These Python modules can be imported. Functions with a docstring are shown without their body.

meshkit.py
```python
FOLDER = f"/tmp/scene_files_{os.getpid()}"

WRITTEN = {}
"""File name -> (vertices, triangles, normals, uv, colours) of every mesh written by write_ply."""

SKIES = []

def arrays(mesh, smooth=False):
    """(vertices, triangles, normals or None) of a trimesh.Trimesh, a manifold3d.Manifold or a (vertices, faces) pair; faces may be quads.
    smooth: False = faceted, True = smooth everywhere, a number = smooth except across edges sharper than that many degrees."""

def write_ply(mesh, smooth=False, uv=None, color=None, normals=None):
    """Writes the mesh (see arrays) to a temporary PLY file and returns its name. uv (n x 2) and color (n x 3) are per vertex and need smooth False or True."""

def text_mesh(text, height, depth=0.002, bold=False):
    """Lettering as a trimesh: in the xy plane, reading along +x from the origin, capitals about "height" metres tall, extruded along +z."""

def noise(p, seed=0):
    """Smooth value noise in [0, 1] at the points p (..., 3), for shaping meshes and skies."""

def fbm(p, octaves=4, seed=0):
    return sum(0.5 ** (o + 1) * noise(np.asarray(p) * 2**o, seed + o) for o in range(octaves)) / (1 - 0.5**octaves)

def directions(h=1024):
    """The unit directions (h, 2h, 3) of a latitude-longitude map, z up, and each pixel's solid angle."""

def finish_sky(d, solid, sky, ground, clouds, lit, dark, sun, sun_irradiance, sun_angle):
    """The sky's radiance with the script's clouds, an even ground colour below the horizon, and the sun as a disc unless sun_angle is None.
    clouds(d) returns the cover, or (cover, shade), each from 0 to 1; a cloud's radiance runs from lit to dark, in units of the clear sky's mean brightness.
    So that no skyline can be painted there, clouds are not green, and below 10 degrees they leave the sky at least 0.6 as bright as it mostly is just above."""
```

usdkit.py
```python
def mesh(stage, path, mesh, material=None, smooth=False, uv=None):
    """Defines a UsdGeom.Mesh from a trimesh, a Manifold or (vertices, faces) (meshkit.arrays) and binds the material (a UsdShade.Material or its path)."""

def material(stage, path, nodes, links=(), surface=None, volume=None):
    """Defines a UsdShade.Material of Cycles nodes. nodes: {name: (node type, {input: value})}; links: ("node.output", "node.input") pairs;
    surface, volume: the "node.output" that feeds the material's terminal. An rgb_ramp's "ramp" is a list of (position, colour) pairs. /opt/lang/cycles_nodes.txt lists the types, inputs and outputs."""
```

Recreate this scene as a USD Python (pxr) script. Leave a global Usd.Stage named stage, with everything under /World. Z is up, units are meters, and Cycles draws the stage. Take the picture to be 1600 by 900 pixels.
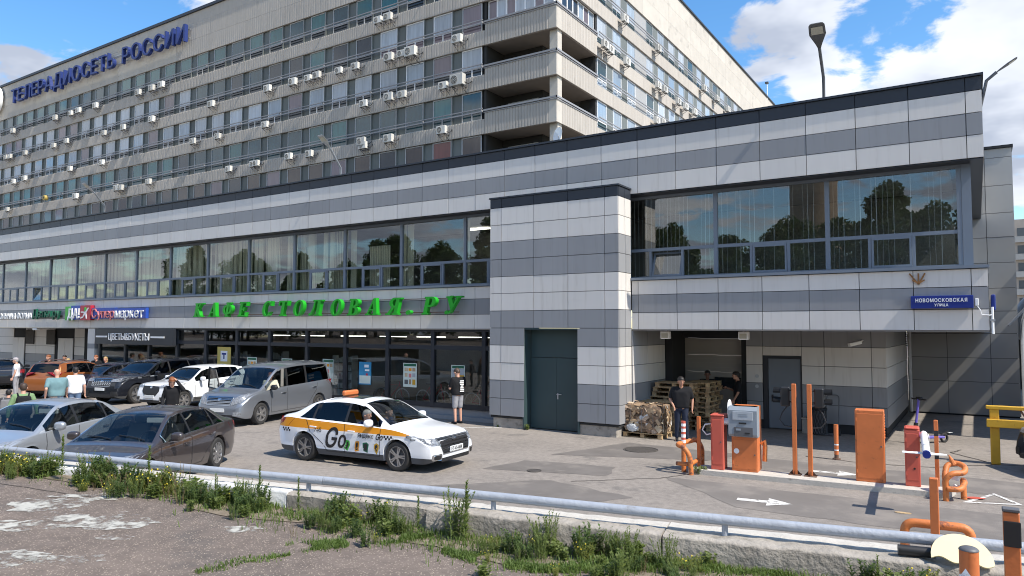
import math, random
import numpy as np, trimesh, manifold3d, shapely
from shapely.geometry import Polygon, box as sbox, LineString
from shapely.ops import unary_union
from shapely import affinity
import usdkit, meshkit
from pxr import Usd, UsdGeom, UsdLux, UsdShade, Gf, Sdf, Vt

rng = np.random.default_rng(7)
random.seed(7)
stage = Usd.Stage.CreateInMemory()
UsdGeom.SetStageUpAxis(stage, 'Z')
UsdGeom.SetStageMetersPerUnit(stage, 1.0)
world = UsdGeom.Xform.Define(stage, '/World')
UsdGeom.Scope.Define(stage, '/World/Looks')

# ------------------------------------------------------------------ camera, sky, sun, exposure
EYE = (0.0, 0.0, 3.1)
RIGHT = (0.84077717, 0.54137592, 0.00242236)
UP = (0.02837863, -0.04854047, 0.99841799)
BACK = (0.54063704, -0.83937831, -0.05617523)
cam = UsdGeom.Camera.Define(stage, '/World/camera')
cam.AddTransformOp().Set(Gf.Matrix4d(*RIGHT, 0, *UP, 0, *BACK, 0, *EYE, 1))
cam.CreateHorizontalApertureAttr(36.0)
cam.CreateVerticalApertureAttr(20.25)
cam.CreateFocalLengthAttr(36.0 * 1124 / 1600)
cam.CreateClippingRangeAttr(Gf.Vec2f(0.05, 5000))
cam.CreateExposureAttr(EXPOSURE := 0.74)

SUN = np.array([0.615, -0.062, 0.775]); SUN /= np.linalg.norm(SUN)
SKY_STRENGTH = 0.112
sun = UsdLux.DistantLight.Define(stage, '/World/sun_light')
zc = SUN; xc = np.cross([0, 0, 1.0], zc); xc /= np.linalg.norm(xc); yc = np.cross(zc, xc)
sun.AddTransformOp().Set(Gf.Matrix4d(*map(float, xc), 0, *map(float, yc), 0, *map(float, zc), 0, 0, 0, 0, 1))
sun.CreateIntensityAttr(1.02)
sun.CreateAngleAttr(0.53)
sun.CreateColorAttr(Gf.Vec3f(1.0, 0.94, 0.85))
sun.GetPrim().CreateAttribute('inputs:normalize', Sdf.ValueTypeNames.Bool).Set(True)

dome = UsdLux.DomeLight.Define(stage, '/World/sky')
def cdir(px, py):   # a compass direction, used only to say where in the sky the big clouds drift
    d = np.array(RIGHT) * (px - 800) + np.array(UP) * (450 - py) - np.array(BACK) * 1124
    return d / np.linalg.norm(d)
CLOUDS = [(1570, 35, 9.5), (1215, 75, 4.8), (1300, -35, 4.0), (1600, 190, 6.0), (1290, 122, 3.0), (1445, 165, 3.4), (12, 110, 2.4), (2100, 0, 20)]
CLOUD_DIRS = [((-0.45, -0.85, 0.22), 22), ((0.05, -0.95, 0.28), 20), ((-0.85, -0.45, 0.16), 24), ((-0.2, -0.8, 0.6), 20), ((0.6, -0.7, 0.3), 22), ((-0.75, -0.6, 0.35), 16)]
sky_nodes = {
    'sky': ('sky_texture', dict(sky_type='single_scattering', sun_disc=False, sun_elevation=float(math.asin(SUN[2])), sun_rotation=float(math.atan2(SUN[0], SUN[1])), altitude=200.0, air_density=1.15, aerosol_density=0.55, ozone_density=2.4)),
    'tc': ('texture_coordinate', {}),
    'sep': ('separate_xyz', {}),
    'zz': ('math', dict(math_type='add', value2=0.22)),
    'zm': ('math', dict(math_type='maximum', value2=0.12)),
    'dx': ('math', dict(math_type='divide')), 'dy': ('math', dict(math_type='divide')),
    'cmb': ('combine_xyz', dict(z=0.0)),
    'n1': ('noise_texture', dict(scale=5.2, detail=10.0, roughness=0.58, distortion=0.3)),
    'n2': ('noise_texture', dict(scale=2.1, detail=5.0, roughness=0.5)),
    'n3': ('noise_texture', dict(scale=0.9, detail=3.0, roughness=0.5)),
    'map2': ('mapping', dict(location=(0.33, 0.17, 0.4), scale=(1.0, 1.0, 1.0))),
    'cov': ('math', dict(math_type='add')),
    'cov0': ('math', dict(math_type='multiply_add', value2=0.5, value3=-0.25)),
    'cov1': ('math', dict(math_type='add')),
    'mask': ('map_range', dict(range_type='smoothstep', from_min=0.575, from_max=0.70, to_min=0.0, to_max=1.0)),
    'shade': ('rgb_ramp', {'ramp': [(0.34, (5.9, 6.1, 6.4)), (0.47, (4.7, 5.0, 5.6)), (0.57, (2.9, 3.25, 4.0)), (0.75, (2.4, 2.75, 3.5))]}),
    'hs': ('hsv', dict(hue=0.5, saturation=1.28, value=1.22, fac=1.0)),
    'mixc': ('mix_color', dict(use_clamp=True)),
    'bg': ('background_shader', dict(strength=SKY_STRENGTH)),
}
sky_links = [('tc.generated', 'sep.vector'), ('sep.z', 'zz.value1'), ('zz.value', 'zm.value1'), ('sep.x', 'dx.value1'), ('zm.value', 'dx.value2'),
    ('sep.y', 'dy.value1'), ('zm.value', 'dy.value2'), ('dx.value', 'cmb.x'), ('dy.value', 'cmb.y'), ('cmb.vector', 'n1.vector'), ('cmb.vector', 'map2.vector'),
    ('map2.vector', 'n2.vector'), ('cmb.vector', 'n3.vector'), ('n3.fac', 'cov0.value1'), ('cov0.value', 'cov1.value1'), ('n1.fac', 'cov1.value2')]
prev = 'cov1.value'
for i, (d, deg) in enumerate([(cdir(px, py), g) for px, py, g in CLOUDS] + [(np.array(q) / np.linalg.norm(q), g) for q, g in CLOUD_DIRS]):
    sky_nodes[f'c{i}'] = ('vector_math', dict(math_type='dot_product', vector2=tuple(map(float, d))))
    sky_nodes[f'm{i}'] = ('map_range', dict(range_type='smoothstep', from_min=math.cos(math.radians(deg)), from_max=math.cos(math.radians(deg * 0.25)), to_min=0.0, to_max=0.20))
    sky_nodes[f'a{i}'] = ('math', dict(math_type='add'))
    sky_links += [('tc.generated', f'c{i}.vector1'), (f'c{i}.value', f'm{i}.value'), (f'm{i}.result', f'a{i}.value2'), (prev, f'a{i}.value1')]
    prev = f'a{i}.value'
sky_nodes['cmax'] = ('math', dict(math_type='minimum', value2=0.9))
sky_links += [(prev, 'cmax.value1'), ('cmax.value', 'mask.value'), ('n2.fac', 'shade.fac'), ('mask.result', 'mixc.fac'), ('sky.color', 'hs.color'), ('hs.color', 'mixc.a'), ('shade.color', 'mixc.b'), ('mixc.result', 'bg.color')]
sky_mat = usdkit.material(stage, '/World/Looks/sky_clouds', sky_nodes, sky_links, surface='bg.background')
UsdShade.MaterialBindingAPI.Apply(dome.GetPrim()).Bind(sky_mat)

# ------------------------------------------------------------------ helpers
used = {}
def numbered(parent, name):
    k = (parent, name); used[k] = used.get(k, -1) + 1
    return name if used[k] == 0 else f'{name}_{used[k]:03d}'

def tag(prim, label=None, cat=None, group=None, kind=None):
    for k, v in (('label', label), ('category', cat), ('group', group), ('kind', kind)):
        if v: prim.SetCustomDataByKey(k, v)
    return prim

LOC = {}
def thing(name, label=None, cat=None, loc=(0, 0, 0), rot=0.0, group=None, kind=None, pitch=0.0):
    """An Xform at the thing's base; its parts are given in its own frame (x forward, z up)."""
    path = '/World/' + numbered('/World', name)
    x = UsdGeom.Xform.Define(stage, path)
    x.AddTranslateOp().Set(Gf.Vec3d(*map(float, loc)))
    if rot: x.AddRotateZOp().Set(math.degrees(rot))
    if pitch: x.AddRotateYOp().Set(math.degrees(pitch))
    LOC[path] = np.array(loc, float)
    return tag(x.GetPrim(), label, cat, group, kind)

def arr(m):
    if hasattr(m, 'to_mesh'):
        t = m.to_mesh(); return np.array(t.vert_properties[:, :3], float), np.array(t.tri_verts, int)
    if isinstance(m, trimesh.Trimesh): return np.array(m.vertices), np.array(m.faces)
    if isinstance(m, MB): return m.get()
    return np.asarray(m[0], float), np.asarray(m[1], int)

def part(parent, name, m, mat, smooth=False, world=False, label=None):
    v, f = arr(m)
    if len(f) == 0: return None
    pp = str(parent.GetPath()) if parent is not None else '/World'
    if world: v = v - LOC['/'.join(pp.split('/')[:3])]
    path = pp + '/' + numbered(pp, name)
    p = usdkit.mesh(stage, path, trimesh.Trimesh(v, f, process=False), mat, smooth=smooth).GetPrim()
    if label: p.SetCustomDataByKey('label', label)
    return p

def solo(name, m, mat, label=None, cat=None, group=None, kind=None, smooth=False):
    return tag(part(None, name, m, mat, smooth=smooth), label, cat, group, kind)

def copy(src, loc, rot=0.0, label=None, cat=None, group=None, scale=None, name=None):
    path = '/World/' + numbered('/World', name or src.GetName().split('_0')[0])
    x = UsdGeom.Xform.Define(stage, path)
    x.AddTranslateOp().Set(Gf.Vec3d(*map(float, loc))); x.AddRotateZOp().Set(math.degrees(rot))
    if scale: x.AddScaleOp().Set(Gf.Vec3f(*([scale] * 3 if np.ndim(scale) == 0 else scale)))
    p = x.GetPrim(); p.GetReferences().AddInternalReference(src.GetPath())
    p.SetInstanceable(True)
    was = src.GetCustomData()
    return tag(p, label or was.get('label'), cat or was.get('category'), group or was.get('group'))

def proto(name):
    """A class prim holding the parts of something that is repeated."""
    path = '/World/Kinds_' + name if False else '/World/' + numbered('/World', '_kind_' + name)
    stage.CreateClassPrim(path)
    p = stage.GetPrimAtPath(path); LOC[path] = np.zeros(3)
    return p

def use(src, name, loc, rot=0.0, label=None, cat=None, group=None, scale=None):
    path = '/World/' + numbered('/World', name)
    x = UsdGeom.Xform.Define(stage, path)
    x.AddTranslateOp().Set(Gf.Vec3d(*map(float, loc)))
    if rot: x.AddRotateZOp().Set(math.degrees(rot))
    if scale is not None: x.AddScaleOp().Set(Gf.Vec3f(*([scale] * 3 if np.ndim(scale) == 0 else scale)))
    p = x.GetPrim(); p.GetReferences().AddInternalReference(src.GetPath()); p.SetInstanceable(True)
    return tag(p, label, cat, group)

class MB:
    """Collects boxes, bars, tubes and sheets into one mesh."""
    def __init__(s): s.v, s.f, s.n = [], [], 0
    def add(s, v, f):
        v = np.asarray(v, float); f = np.asarray(f, int)
        if f.shape[1] == 4: f = np.vstack([f[:, [0, 1, 2]], f[:, [0, 2, 3]]])
        s.v.append(v); s.f.append(f + s.n); s.n += len(v); return s
    def mesh(s, m): return s.add(*arr(m))
    def get(s):
        if not s.v: return np.zeros((0, 3)), np.zeros((0, 3), int)
        return np.vstack(s.v), np.vstack(s.f)
    def box(s, x0, x1, y0, y1, z0, z1):
        x0, x1 = min(x0, x1), max(x0, x1); y0, y1 = min(y0, y1), max(y0, y1); z0, z1 = min(z0, z1), max(z0, z1)
        v = [(x, y, z) for z in (z0, z1) for x, y in ((x0, y0), (x1, y0), (x1, y1), (x0, y1))]
        return s.add(v, [(3, 2, 1, 0), (4, 5, 6, 7), (0, 1, 5, 4), (1, 2, 6, 5), (2, 3, 7, 6), (3, 0, 4, 7)])
    def cbox(s, x0, x1, y0, y1, z0, z1, c):
        """A box with chamfered edges."""
        x0, x1 = min(x0, x1), max(x0, x1); y0, y1 = min(y0, y1), max(y0, y1); z0, z1 = min(z0, z1), max(z0, z1)
        p = [(x0 + a, y0 + b, z0 + d) for a, b, d in ()]
        pts = []
        for X, sx in ((x0, 1), (x1, -1)):
            for Y, sy in ((y0, 1), (y1, -1)):
                for Z, sz in ((z0, 1), (z1, -1)):
                    pts += [(X, Y + sy * c, Z + sz * c), (X + sx * c, Y, Z + sz * c), (X + sx * c, Y + sy * c, Z)]
        return s.mesh(trimesh.convex.convex_hull(np.array(pts)))
    def quad(s, a, b, c, d): return s.add([a, b, c, d], [(0, 1, 2, 3)])
    def tube(s, pts, r, n=8, caps=True):
        pts = [np.asarray(p, float) for p in pts]; r = np.broadcast_to(r, len(pts))
        rings, up = [], np.array([0.0, 0, 1])
        T = [(pts[min(i + 1, len(pts) - 1)] - pts[max(i - 1, 0)]) for i in range(len(pts))]
        T = [t / max(np.linalg.norm(t), 1e-9) for t in T]
        a = np.cross(T[0], up); a = a if np.linalg.norm(a) > 1e-3 else np.cross(T[0], [1.0, 0, 0]); a /= np.linalg.norm(a)
        for p, t, rr in zip(pts, T, r):
            a = a - t * (a @ t); a /= np.linalg.norm(a); b = np.cross(t, a)
            th = np.arange(n) * 2 * math.pi / n
            rings.append(p + rr * (np.cos(th)[:, None] * a + np.sin(th)[:, None] * b))
        v = np.vstack(rings); f = []
        for i in range(len(pts) - 1):
            for k in range(n): f.append((i * n + k, i * n + (k + 1) % n, (i + 1) * n + (k + 1) % n, (i + 1) * n + k))
        s.add(v, f)
        if caps:
            c0, c1 = len(pts) - 1, 0
            s.add(np.vstack([rings[0], [pts[0]]]), [(n, (k + 1) % n, k) for k in range(n)])
            s.add(np.vstack([rings[-1], [pts[-1]]]), [(n, k, (k + 1) % n) for k in range(n)])
        return s
    def cyl(s, p, q, r, n=16): return s.tube([p, q], r, n)
    def bar(s, p, q, w, h, up=(0, 0, 1)):
        p, q = np.asarray(p, float), np.asarray(q, float); t = q - p; L = np.linalg.norm(t); t /= L
        a = np.cross(up, t); a = a if np.linalg.norm(a) > 1e-3 else np.cross((1, 0, 0), t); a /= np.linalg.norm(a); b = np.cross(t, a)
        v = [o + sx * a * w / 2 + sy * b * h / 2 for o in (p, q) for sx, sy in ((-1, -1), (1, -1), (1, 1), (-1, 1))]
        return s.add(v, [(3, 2, 1, 0), (4, 5, 6, 7), (0, 1, 5, 4), (1, 2, 6, 5), (2, 3, 7, 6), (3, 0, 4, 7)])
    def prism(s, poly, d0, d1, frame=None):
        """A 2-D polygon extruded from d0 to d1; frame = (origin, a, b, c): a, b span the polygon's plane, c its normal."""
        for g in getattr(poly, 'geoms', [poly]):
            if g.is_empty or g.area < 1e-9: continue
            m = trimesh.creation.extrude_polygon(g, abs(d1 - d0), engine='earcut'); v = np.array(m.vertices); v[:, 2] += min(d0, d1)
            if frame is not None:
                o, a, b, c = (np.asarray(x, float) for x in frame); v = o + v[:, :1] * a + v[:, 1:2] * b + v[:, 2:] * c
                f = np.array(m.faces) if np.dot(np.cross(a, b), c) > 0 else np.array(m.faces)[:, ::-1]
            else: f = np.array(m.faces)
            s.add(v, f)
        return s
    def sheet(s, poly, z):
        for g in getattr(poly, 'geoms', [poly]):
            if g.is_empty or g.area < 1e-7: continue
            v2, f = trimesh.creation.triangulate_polygon(g, engine='earcut')
            v = np.column_stack([v2, np.full(len(v2), z)]); f = np.array(f)
            n = np.cross(v[f[:, 1]] - v[f[:, 0]], v[f[:, 2]] - v[f[:, 0]])[:, 2]; f[n < 0] = f[n < 0][:, ::-1]
            s.add(v, f)
        return s
    def moved(s, M):
        v, f = s.get(); M = np.asarray(M, float); return MB().add(v @ M[:3, :3].T + M[:3, 3], f)

def rotz(a, t=(0, 0, 0)):
    M = np.eye(4); M[:2, :2] = [[math.cos(a), -math.sin(a)], [math.sin(a), math.cos(a)]]; M[:3, 3] = t; return M

# ------------------------------------------------------------------ materials
def look(name, color, rough=0.6, metal=0.0, var=0.06, scale=2.0, rand=0.0, bump=0.0, bscale=40.0, spec=0.5, coat=0.0, dirt=None, dirt_at=(0.55, 0.75), dscale=1.5, stretch=None, aniso=None):
    """A principled surface whose colour wanders a little with noise, differs from piece to piece, and can carry stains."""
    n = {'tc': ('texture_coordinate', {}), 'mp': ('mapping', dict(scale=stretch or (1.0, 1.0, 1.0))), 'n': ('noise_texture', dict(scale=scale, detail=5.0, roughness=0.6)),
         'r': ('rgb_ramp', {'ramp': [(0.25, tuple(c * (1 - var) for c in color)), (0.75, tuple(c * (1 + var) for c in color))]}),
         'p': ('principled_bsdf', dict(roughness=rough, metallic=metal, specular_ior_level=spec, coat_weight=coat, coat_roughness=0.04))}
    l = [('tc.object', 'mp.vector'), ('mp.vector', 'n.vector'), ('n.fac', 'r.fac')]
    out = 'r.color'
    if dirt is not None:
        n['dn'] = ('noise_texture', dict(scale=dscale, detail=8.0, roughness=0.65)); n['dr'] = ('map_range', dict(range_type='smoothstep', from_min=dirt_at[0], from_max=dirt_at[1]))
        n['dm'] = ('mix_color', dict(b=dirt)); l += [('mp.vector', 'dn.vector'), ('dn.fac', 'dr.value'), ('dr.result', 'dm.fac'), (out, 'dm.a')]; out = 'dm.result'
    if rand:
        n['oi'] = ('object_info', {}); n['mr'] = ('map_range', dict(to_min=1 - rand, to_max=1 + rand)); n['cb'] = ('combine_xyz', {})
        n['mu'] = ('vector_math', dict(math_type='multiply'))
        l += [('oi.random', 'mr.value'), ('mr.result', 'cb.x'), ('mr.result', 'cb.y'), ('mr.result', 'cb.z'), (out, 'mu.vector1'), ('cb.vector', 'mu.vector2')]; out = 'mu.vector'
    l.append((out, 'p.base_color'))
    if bump:
        n['bn'] = ('noise_texture', dict(scale=bscale, detail=4.0, roughness=0.6)); n['b'] = ('bump', dict(strength=bump, distance=0.02))
        l += [('mp.vector', 'bn.vector'), ('bn.fac', 'b.height'), ('b.normal', 'p.normal')]
    return usdkit.material(stage, '/World/Looks/' + name, n, l, surface='p.BSDF')

def glass(name, tint=(0.75, 0.8, 0.8), f0=0.06, rough=0.0, gloss=(1, 1, 1)):
    """See-through pane that mirrors more at a slant (Schlick), the same from both sides."""
    return usdkit.material(stage, '/World/Looks/' + name, {'t': ('transparent_bsdf', dict(color=tint)), 'g': ('glossy_bsdf', dict(color=gloss, roughness=rough)), 'lw': ('layer_weight', dict(blend=0.5)), 'pw': ('math', dict(math_type='power', value2=5.0)),
        'ma': ('math', dict(math_type='multiply_add', value2=1 - f0, value3=f0, use_clamp=True)), 'm': ('mix_closure', {})},
        [('lw.facing', 'pw.value1'), ('pw.value', 'ma.value1'), ('ma.value', 'm.fac'), ('t.BSDF', 'm.closure1'), ('g.BSDF', 'm.closure2')], surface='m.closure')

def leafy(name, c, t):
    return usdkit.material(stage, '/World/Looks/' + name, {'tc': ('texture_coordinate', {}), 'n': ('noise_texture', dict(scale=3.0, detail=3.0)), 'g': ('geometry', {}), 'ad': ('math', dict(math_type='multiply_add', value2=0.5)),
        'hf': ('math', dict(math_type='multiply', value2=0.5)),
        'r': ('rgb_ramp', {'ramp': [(0.2, tuple(x * 0.55 for x in c)), (0.5, c), (0.85, tuple(min(1, x * 1.55) for x in c))]}), 'd': ('principled_bsdf', dict(roughness=0.55, specular_ior_level=0.35)), 'tr': ('translucent_bsdf', dict(color=t)), 'm': ('mix_closure', dict(fac=0.28))},
        [('tc.object', 'n.vector'), ('n.fac', 'hf.value1'), ('g.random_per_island', 'ad.value1'), ('hf.value', 'ad.value3'), ('ad.value', 'r.fac'), ('r.color', 'd.base_color'), ('d.BSDF', 'm.closure1'), ('tr.BSDF', 'm.closure2')], surface='m.closure')

def ground_look(name, base, dark, speck, sscale=55.0, bump=0.35, stain=(0.09, 0.085, 0.08), speckle=(.6, .95)):
    n = {'tc': ('texture_coordinate', {}), 'n1': ('noise_texture', dict(scale=0.35, detail=6.0, roughness=0.62)), 'n2': ('noise_texture', dict(scale=7.0, detail=6.0, roughness=0.7)),
         'r1': ('rgb_ramp', {'ramp': [(0.3, dark), (0.62, base)]}), 'v': ('voronoi_texture', dict(scale=sscale)), 'vr': ('rgb_ramp', {'ramp': [(0.0, (1, 1, 1)), (0.22, (1, 1, 1)), (0.34, (0, 0, 0))]}),
         'wn': ('white_noise_texture', {}), 'wr': ('map_range', dict(from_min=speckle[0], from_max=speckle[1])), 'sm': ('math', dict(math_type='multiply')), 'm1': ('mix_color', dict(b=speck)),
         'o': ('mix_color', dict(blend_type='overlay', fac=0.55)), 's1': ('noise_texture', dict(scale=1.1, detail=7.0, roughness=0.6)), 'sr': ('map_range', dict(range_type='smoothstep', from_min=0.56, from_max=0.72, to_max=0.55)), 'm2': ('mix_color', dict(b=stain)),
         'bn': ('noise_texture', dict(scale=sscale * 1.6, detail=3.0, roughness=0.7)), 'b': ('bump', dict(strength=bump, distance=0.01)), 'p': ('principled_bsdf', dict(roughness=0.92, specular_ior_level=0.25))}
    l = [('tc.object', 'n1.vector'), ('tc.object', 'n2.vector'), ('tc.object', 'v.vector'), ('tc.object', 'bn.vector'), ('tc.object', 's1.vector'), ('n1.fac', 'r1.fac'), ('r1.color', 'o.a'), ('n2.color', 'o.b'),
         ('v.distance', 'vr.fac'), ('v.color', 'wn.vector'), ('wn.value', 'wr.value'), ('wr.result', 'sm.value1'), ('vr.color', 'sm.value2'), ('sm.value', 'm1.fac'), ('o.result', 'm2.a'), ('s1.fac', 'sr.value'), ('sr.result', 'm2.fac'), ('m2.result', 'm1.a'),
         ('m1.result', 'p.base_color'), ('bn.fac', 'b.height'), ('b.normal', 'p.normal')]
    n['bw'] = ('rgb_to_bw', {}); l = [x for x in l if x != ('n2.color', 'o.b')] + [('n2.color', 'bw.color')]
    n['gb'] = ('combine_xyz', {}); l += [('n2.fac', 'gb.x'), ('n2.fac', 'gb.y'), ('n2.fac', 'gb.z'), ('gb.vector', 'o.b')]
    return usdkit.material(stage, '/World/Looks/' + name, n, l, surface='p.BSDF')

M = {}
def worn(name, color, scale=9.0, lo=0.44, hi=0.54, big=1.6):
    """Paint worn away in flakes: the gaps are cut out of the sheet."""
    n = {'tc': ('texture_coordinate', {}), 'a': ('noise_texture', dict(scale=scale, detail=9.0, roughness=0.72)), 'b': ('noise_texture', dict(scale=big, detail=4.0, roughness=0.55)), 'ad': ('math', dict(math_type='multiply_add', value2=0.55)), 'hb': ('math', dict(math_type='multiply', value2=0.45)),
         'f': ('map_range', dict(range_type='smoothstep', from_min=lo, from_max=hi)), 'c': ('rgb_ramp', {'ramp': [(0.3, tuple(x * .78 for x in color)), (0.7, color)]}), 'p': ('principled_bsdf', dict(roughness=0.85, specular_ior_level=0.2)), 't': ('transparent_bsdf', {}), 'm': ('mix_closure', {})}
    l = [('tc.object', 'a.vector'), ('tc.object', 'b.vector'), ('b.fac', 'hb.value1'), ('a.fac', 'ad.value1'), ('hb.value', 'ad.value3'), ('ad.value', 'f.value'), ('a.fac', 'c.fac'), ('c.color', 'p.base_color'), ('f.result', 'm.fac'), ('t.BSDF', 'm.closure1'), ('p.BSDF', 'm.closure2')]
    return usdkit.material(stage, '/World/Looks/' + name, n, l, surface='m.closure')
M['lot'] = ground_look('asphalt_lot', (0.250, 0.221, 0.192), (0.192, 0.171, 0.150), (0.38, 0.34, 0.30), 55, 0.35)
M['patch'] = look('asphalt_patch', (0.150, 0.135, 0.122), 0.95, var=0.16, scale=1.2, bump=0.4, bscale=80, spec=0.2, dirt=(0.205, 0.183, 0.16), dirt_at=(0.5, 0.72), dscale=1.6)
M['patch2'] = look('worn_lane', (0.168, 0.151, 0.136), 0.95, var=0.14, scale=0.9, bump=0.4, bscale=80, spec=0.2, dirt=(0.225, 0.20, 0.175), dirt_at=(0.47, 0.68), dscale=0.9)
M['terrace'] = ground_look('asphalt_terrace', (0.165, 0.132, 0.110), (0.124, 0.101, 0.086), (0.42, 0.345, 0.265), 62, 0.6, speckle=(.30, .75))
M['paint'] = worn('worn_white_paint', (0.45, 0.435, 0.385), 13, .45, .56, 3.0)
M['concrete'] = look('old_concrete', (0.33, 0.30, 0.26), 0.95, var=0.2, scale=4, dirt=(0.13, 0.12, 0.10), dirt_at=(0.5, 0.72), dscale=3.5, bump=0.8, bscale=22, spec=0.2)
M['whitewash'] = look('whitewashed_concrete', (0.66, 0.66, 0.65), 0.9, var=0.08, scale=3, dirt=(0.30, 0.28, 0.25), dirt_at=(0.52, 0.66), dscale=5, bump=0.4, bscale=30, spec=0.2)
M['curb'] = look('pale_curb', (0.48, 0.45, 0.40), 0.9, var=0.15, scale=6, dirt=(0.22, 0.2, 0.18), dirt_at=(0.55, 0.75), dscale=6, bump=0.4, spec=0.2)
M['pw'] = look('white_panel', (0.645, 0.615, 0.575), 0.42, var=0.03, scale=0.8, rand=0.04, spec=0.35, dirt=(0.50, 0.465, 0.42), dirt_at=(0.5, 0.86), dscale=1.5, stretch=(5.0, 5.0, 0.4), bump=0.02, bscale=1.2)
M['pg'] = look('grey_panel', (0.272, 0.275, 0.282), 0.42, var=0.04, scale=0.8, rand=0.06, spec=0.35, dirt=(0.215, 0.215, 0.215), dirt_at=(0.5, 0.86), dscale=1.5, stretch=(5.0, 5.0, 0.4), bump=0.02, bscale=1.2)
M['pd'] = look('dark_panel', (0.026, 0.032, 0.043), 0.42, var=0.05, scale=1.0, rand=0.06, spec=0.4)
M['joint'] = look('joint_backing', (0.035, 0.036, 0.038), 0.8, spec=0.2)
M['beam'] = look('dark_frame', (0.022, 0.025, 0.032), 0.38, var=0.05, spec=0.4)
M['frame'] = look('grey_window_frame', (0.165, 0.195, 0.235), 0.4, var=0.04, spec=0.45)
M['soffit'] = look('soffit_plaster', (0.27, 0.24, 0.21), 0.85, var=0.08)
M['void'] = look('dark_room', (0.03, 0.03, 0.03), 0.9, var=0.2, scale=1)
M['room'] = look('room_wall', (0.20, 0.195, 0.18), 0.9, var=0.2, scale=1)
M['glass'] = glass('window_glass', (0.91, 0.93, 0.92), 0.09)
M['shopglass'] = glass('shop_glass', (0.84, 0.87, 0.87), 0.06)
M['blind'] = usdkit.material(stage, '/World/Looks/pale_blind', {'g': ('geometry', {}), 'r': ('rgb_ramp', {'ramp': [(0.0, (.62, .58, .42)), (0.35, (.80, .75, .57)), (0.8, (.88, .84, .66)), (1.0, (.45, .42, .32))]}), 'p': ('principled_bsdf', dict(roughness=.8, specular_ior_level=.2)), 'tr': ('translucent_bsdf', dict(color=(.5, .47, .36))), 'm': ('mix_closure', dict(fac=.2))},
    [('g.random_per_island', 'r.fac'), ('r.color', 'p.base_color'), ('p.BSDF', 'm.closure1'), ('tr.BSDF', 'm.closure2')], surface='m.closure')
M['blind2'] = look('white_blind_slat', (0.50, 0.53, 0.54), 0.8, rand=0.2, spec=0.2)
M['conc'] = look('ribbed_concrete', (0.45, 0.415, 0.37), 0.9, var=0.08, scale=1.2, rand=0.05, dirt=(0.27, 0.25, 0.22), dirt_at=(0.55, 0.8), dscale=1.0, stretch=(2.2, 2.2, 0.45), bump=0.2, bscale=15, spec=0.2)
M['conc2'] = look('cracked_render', (0.50, 0.465, 0.41), 0.9, var=0.08, scale=0.8, rand=0.05, dirt=(0.33, 0.31, 0.28), dirt_at=(0.55, 0.75), dscale=0.6, bump=0.2, bscale=10, spec=0.2)
M['mull'] = look('grey_green_infill', (0.135, 0.15, 0.145), 0.7, var=0.1, scale=2, rand=0.12, stretch=(3, 3, .5))
M['alu'] = look('pale_window_frame', (0.42, 0.43, 0.44), 0.5, var=0.05)
M['upvc'] = look('white_window_frame', (0.78, 0.79, 0.80), 0.45, var=0.03)
M['rail'] = look('grey_painted_rail', (0.28, 0.28, 0.29), 0.5, var=0.1, scale=3)
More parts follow.
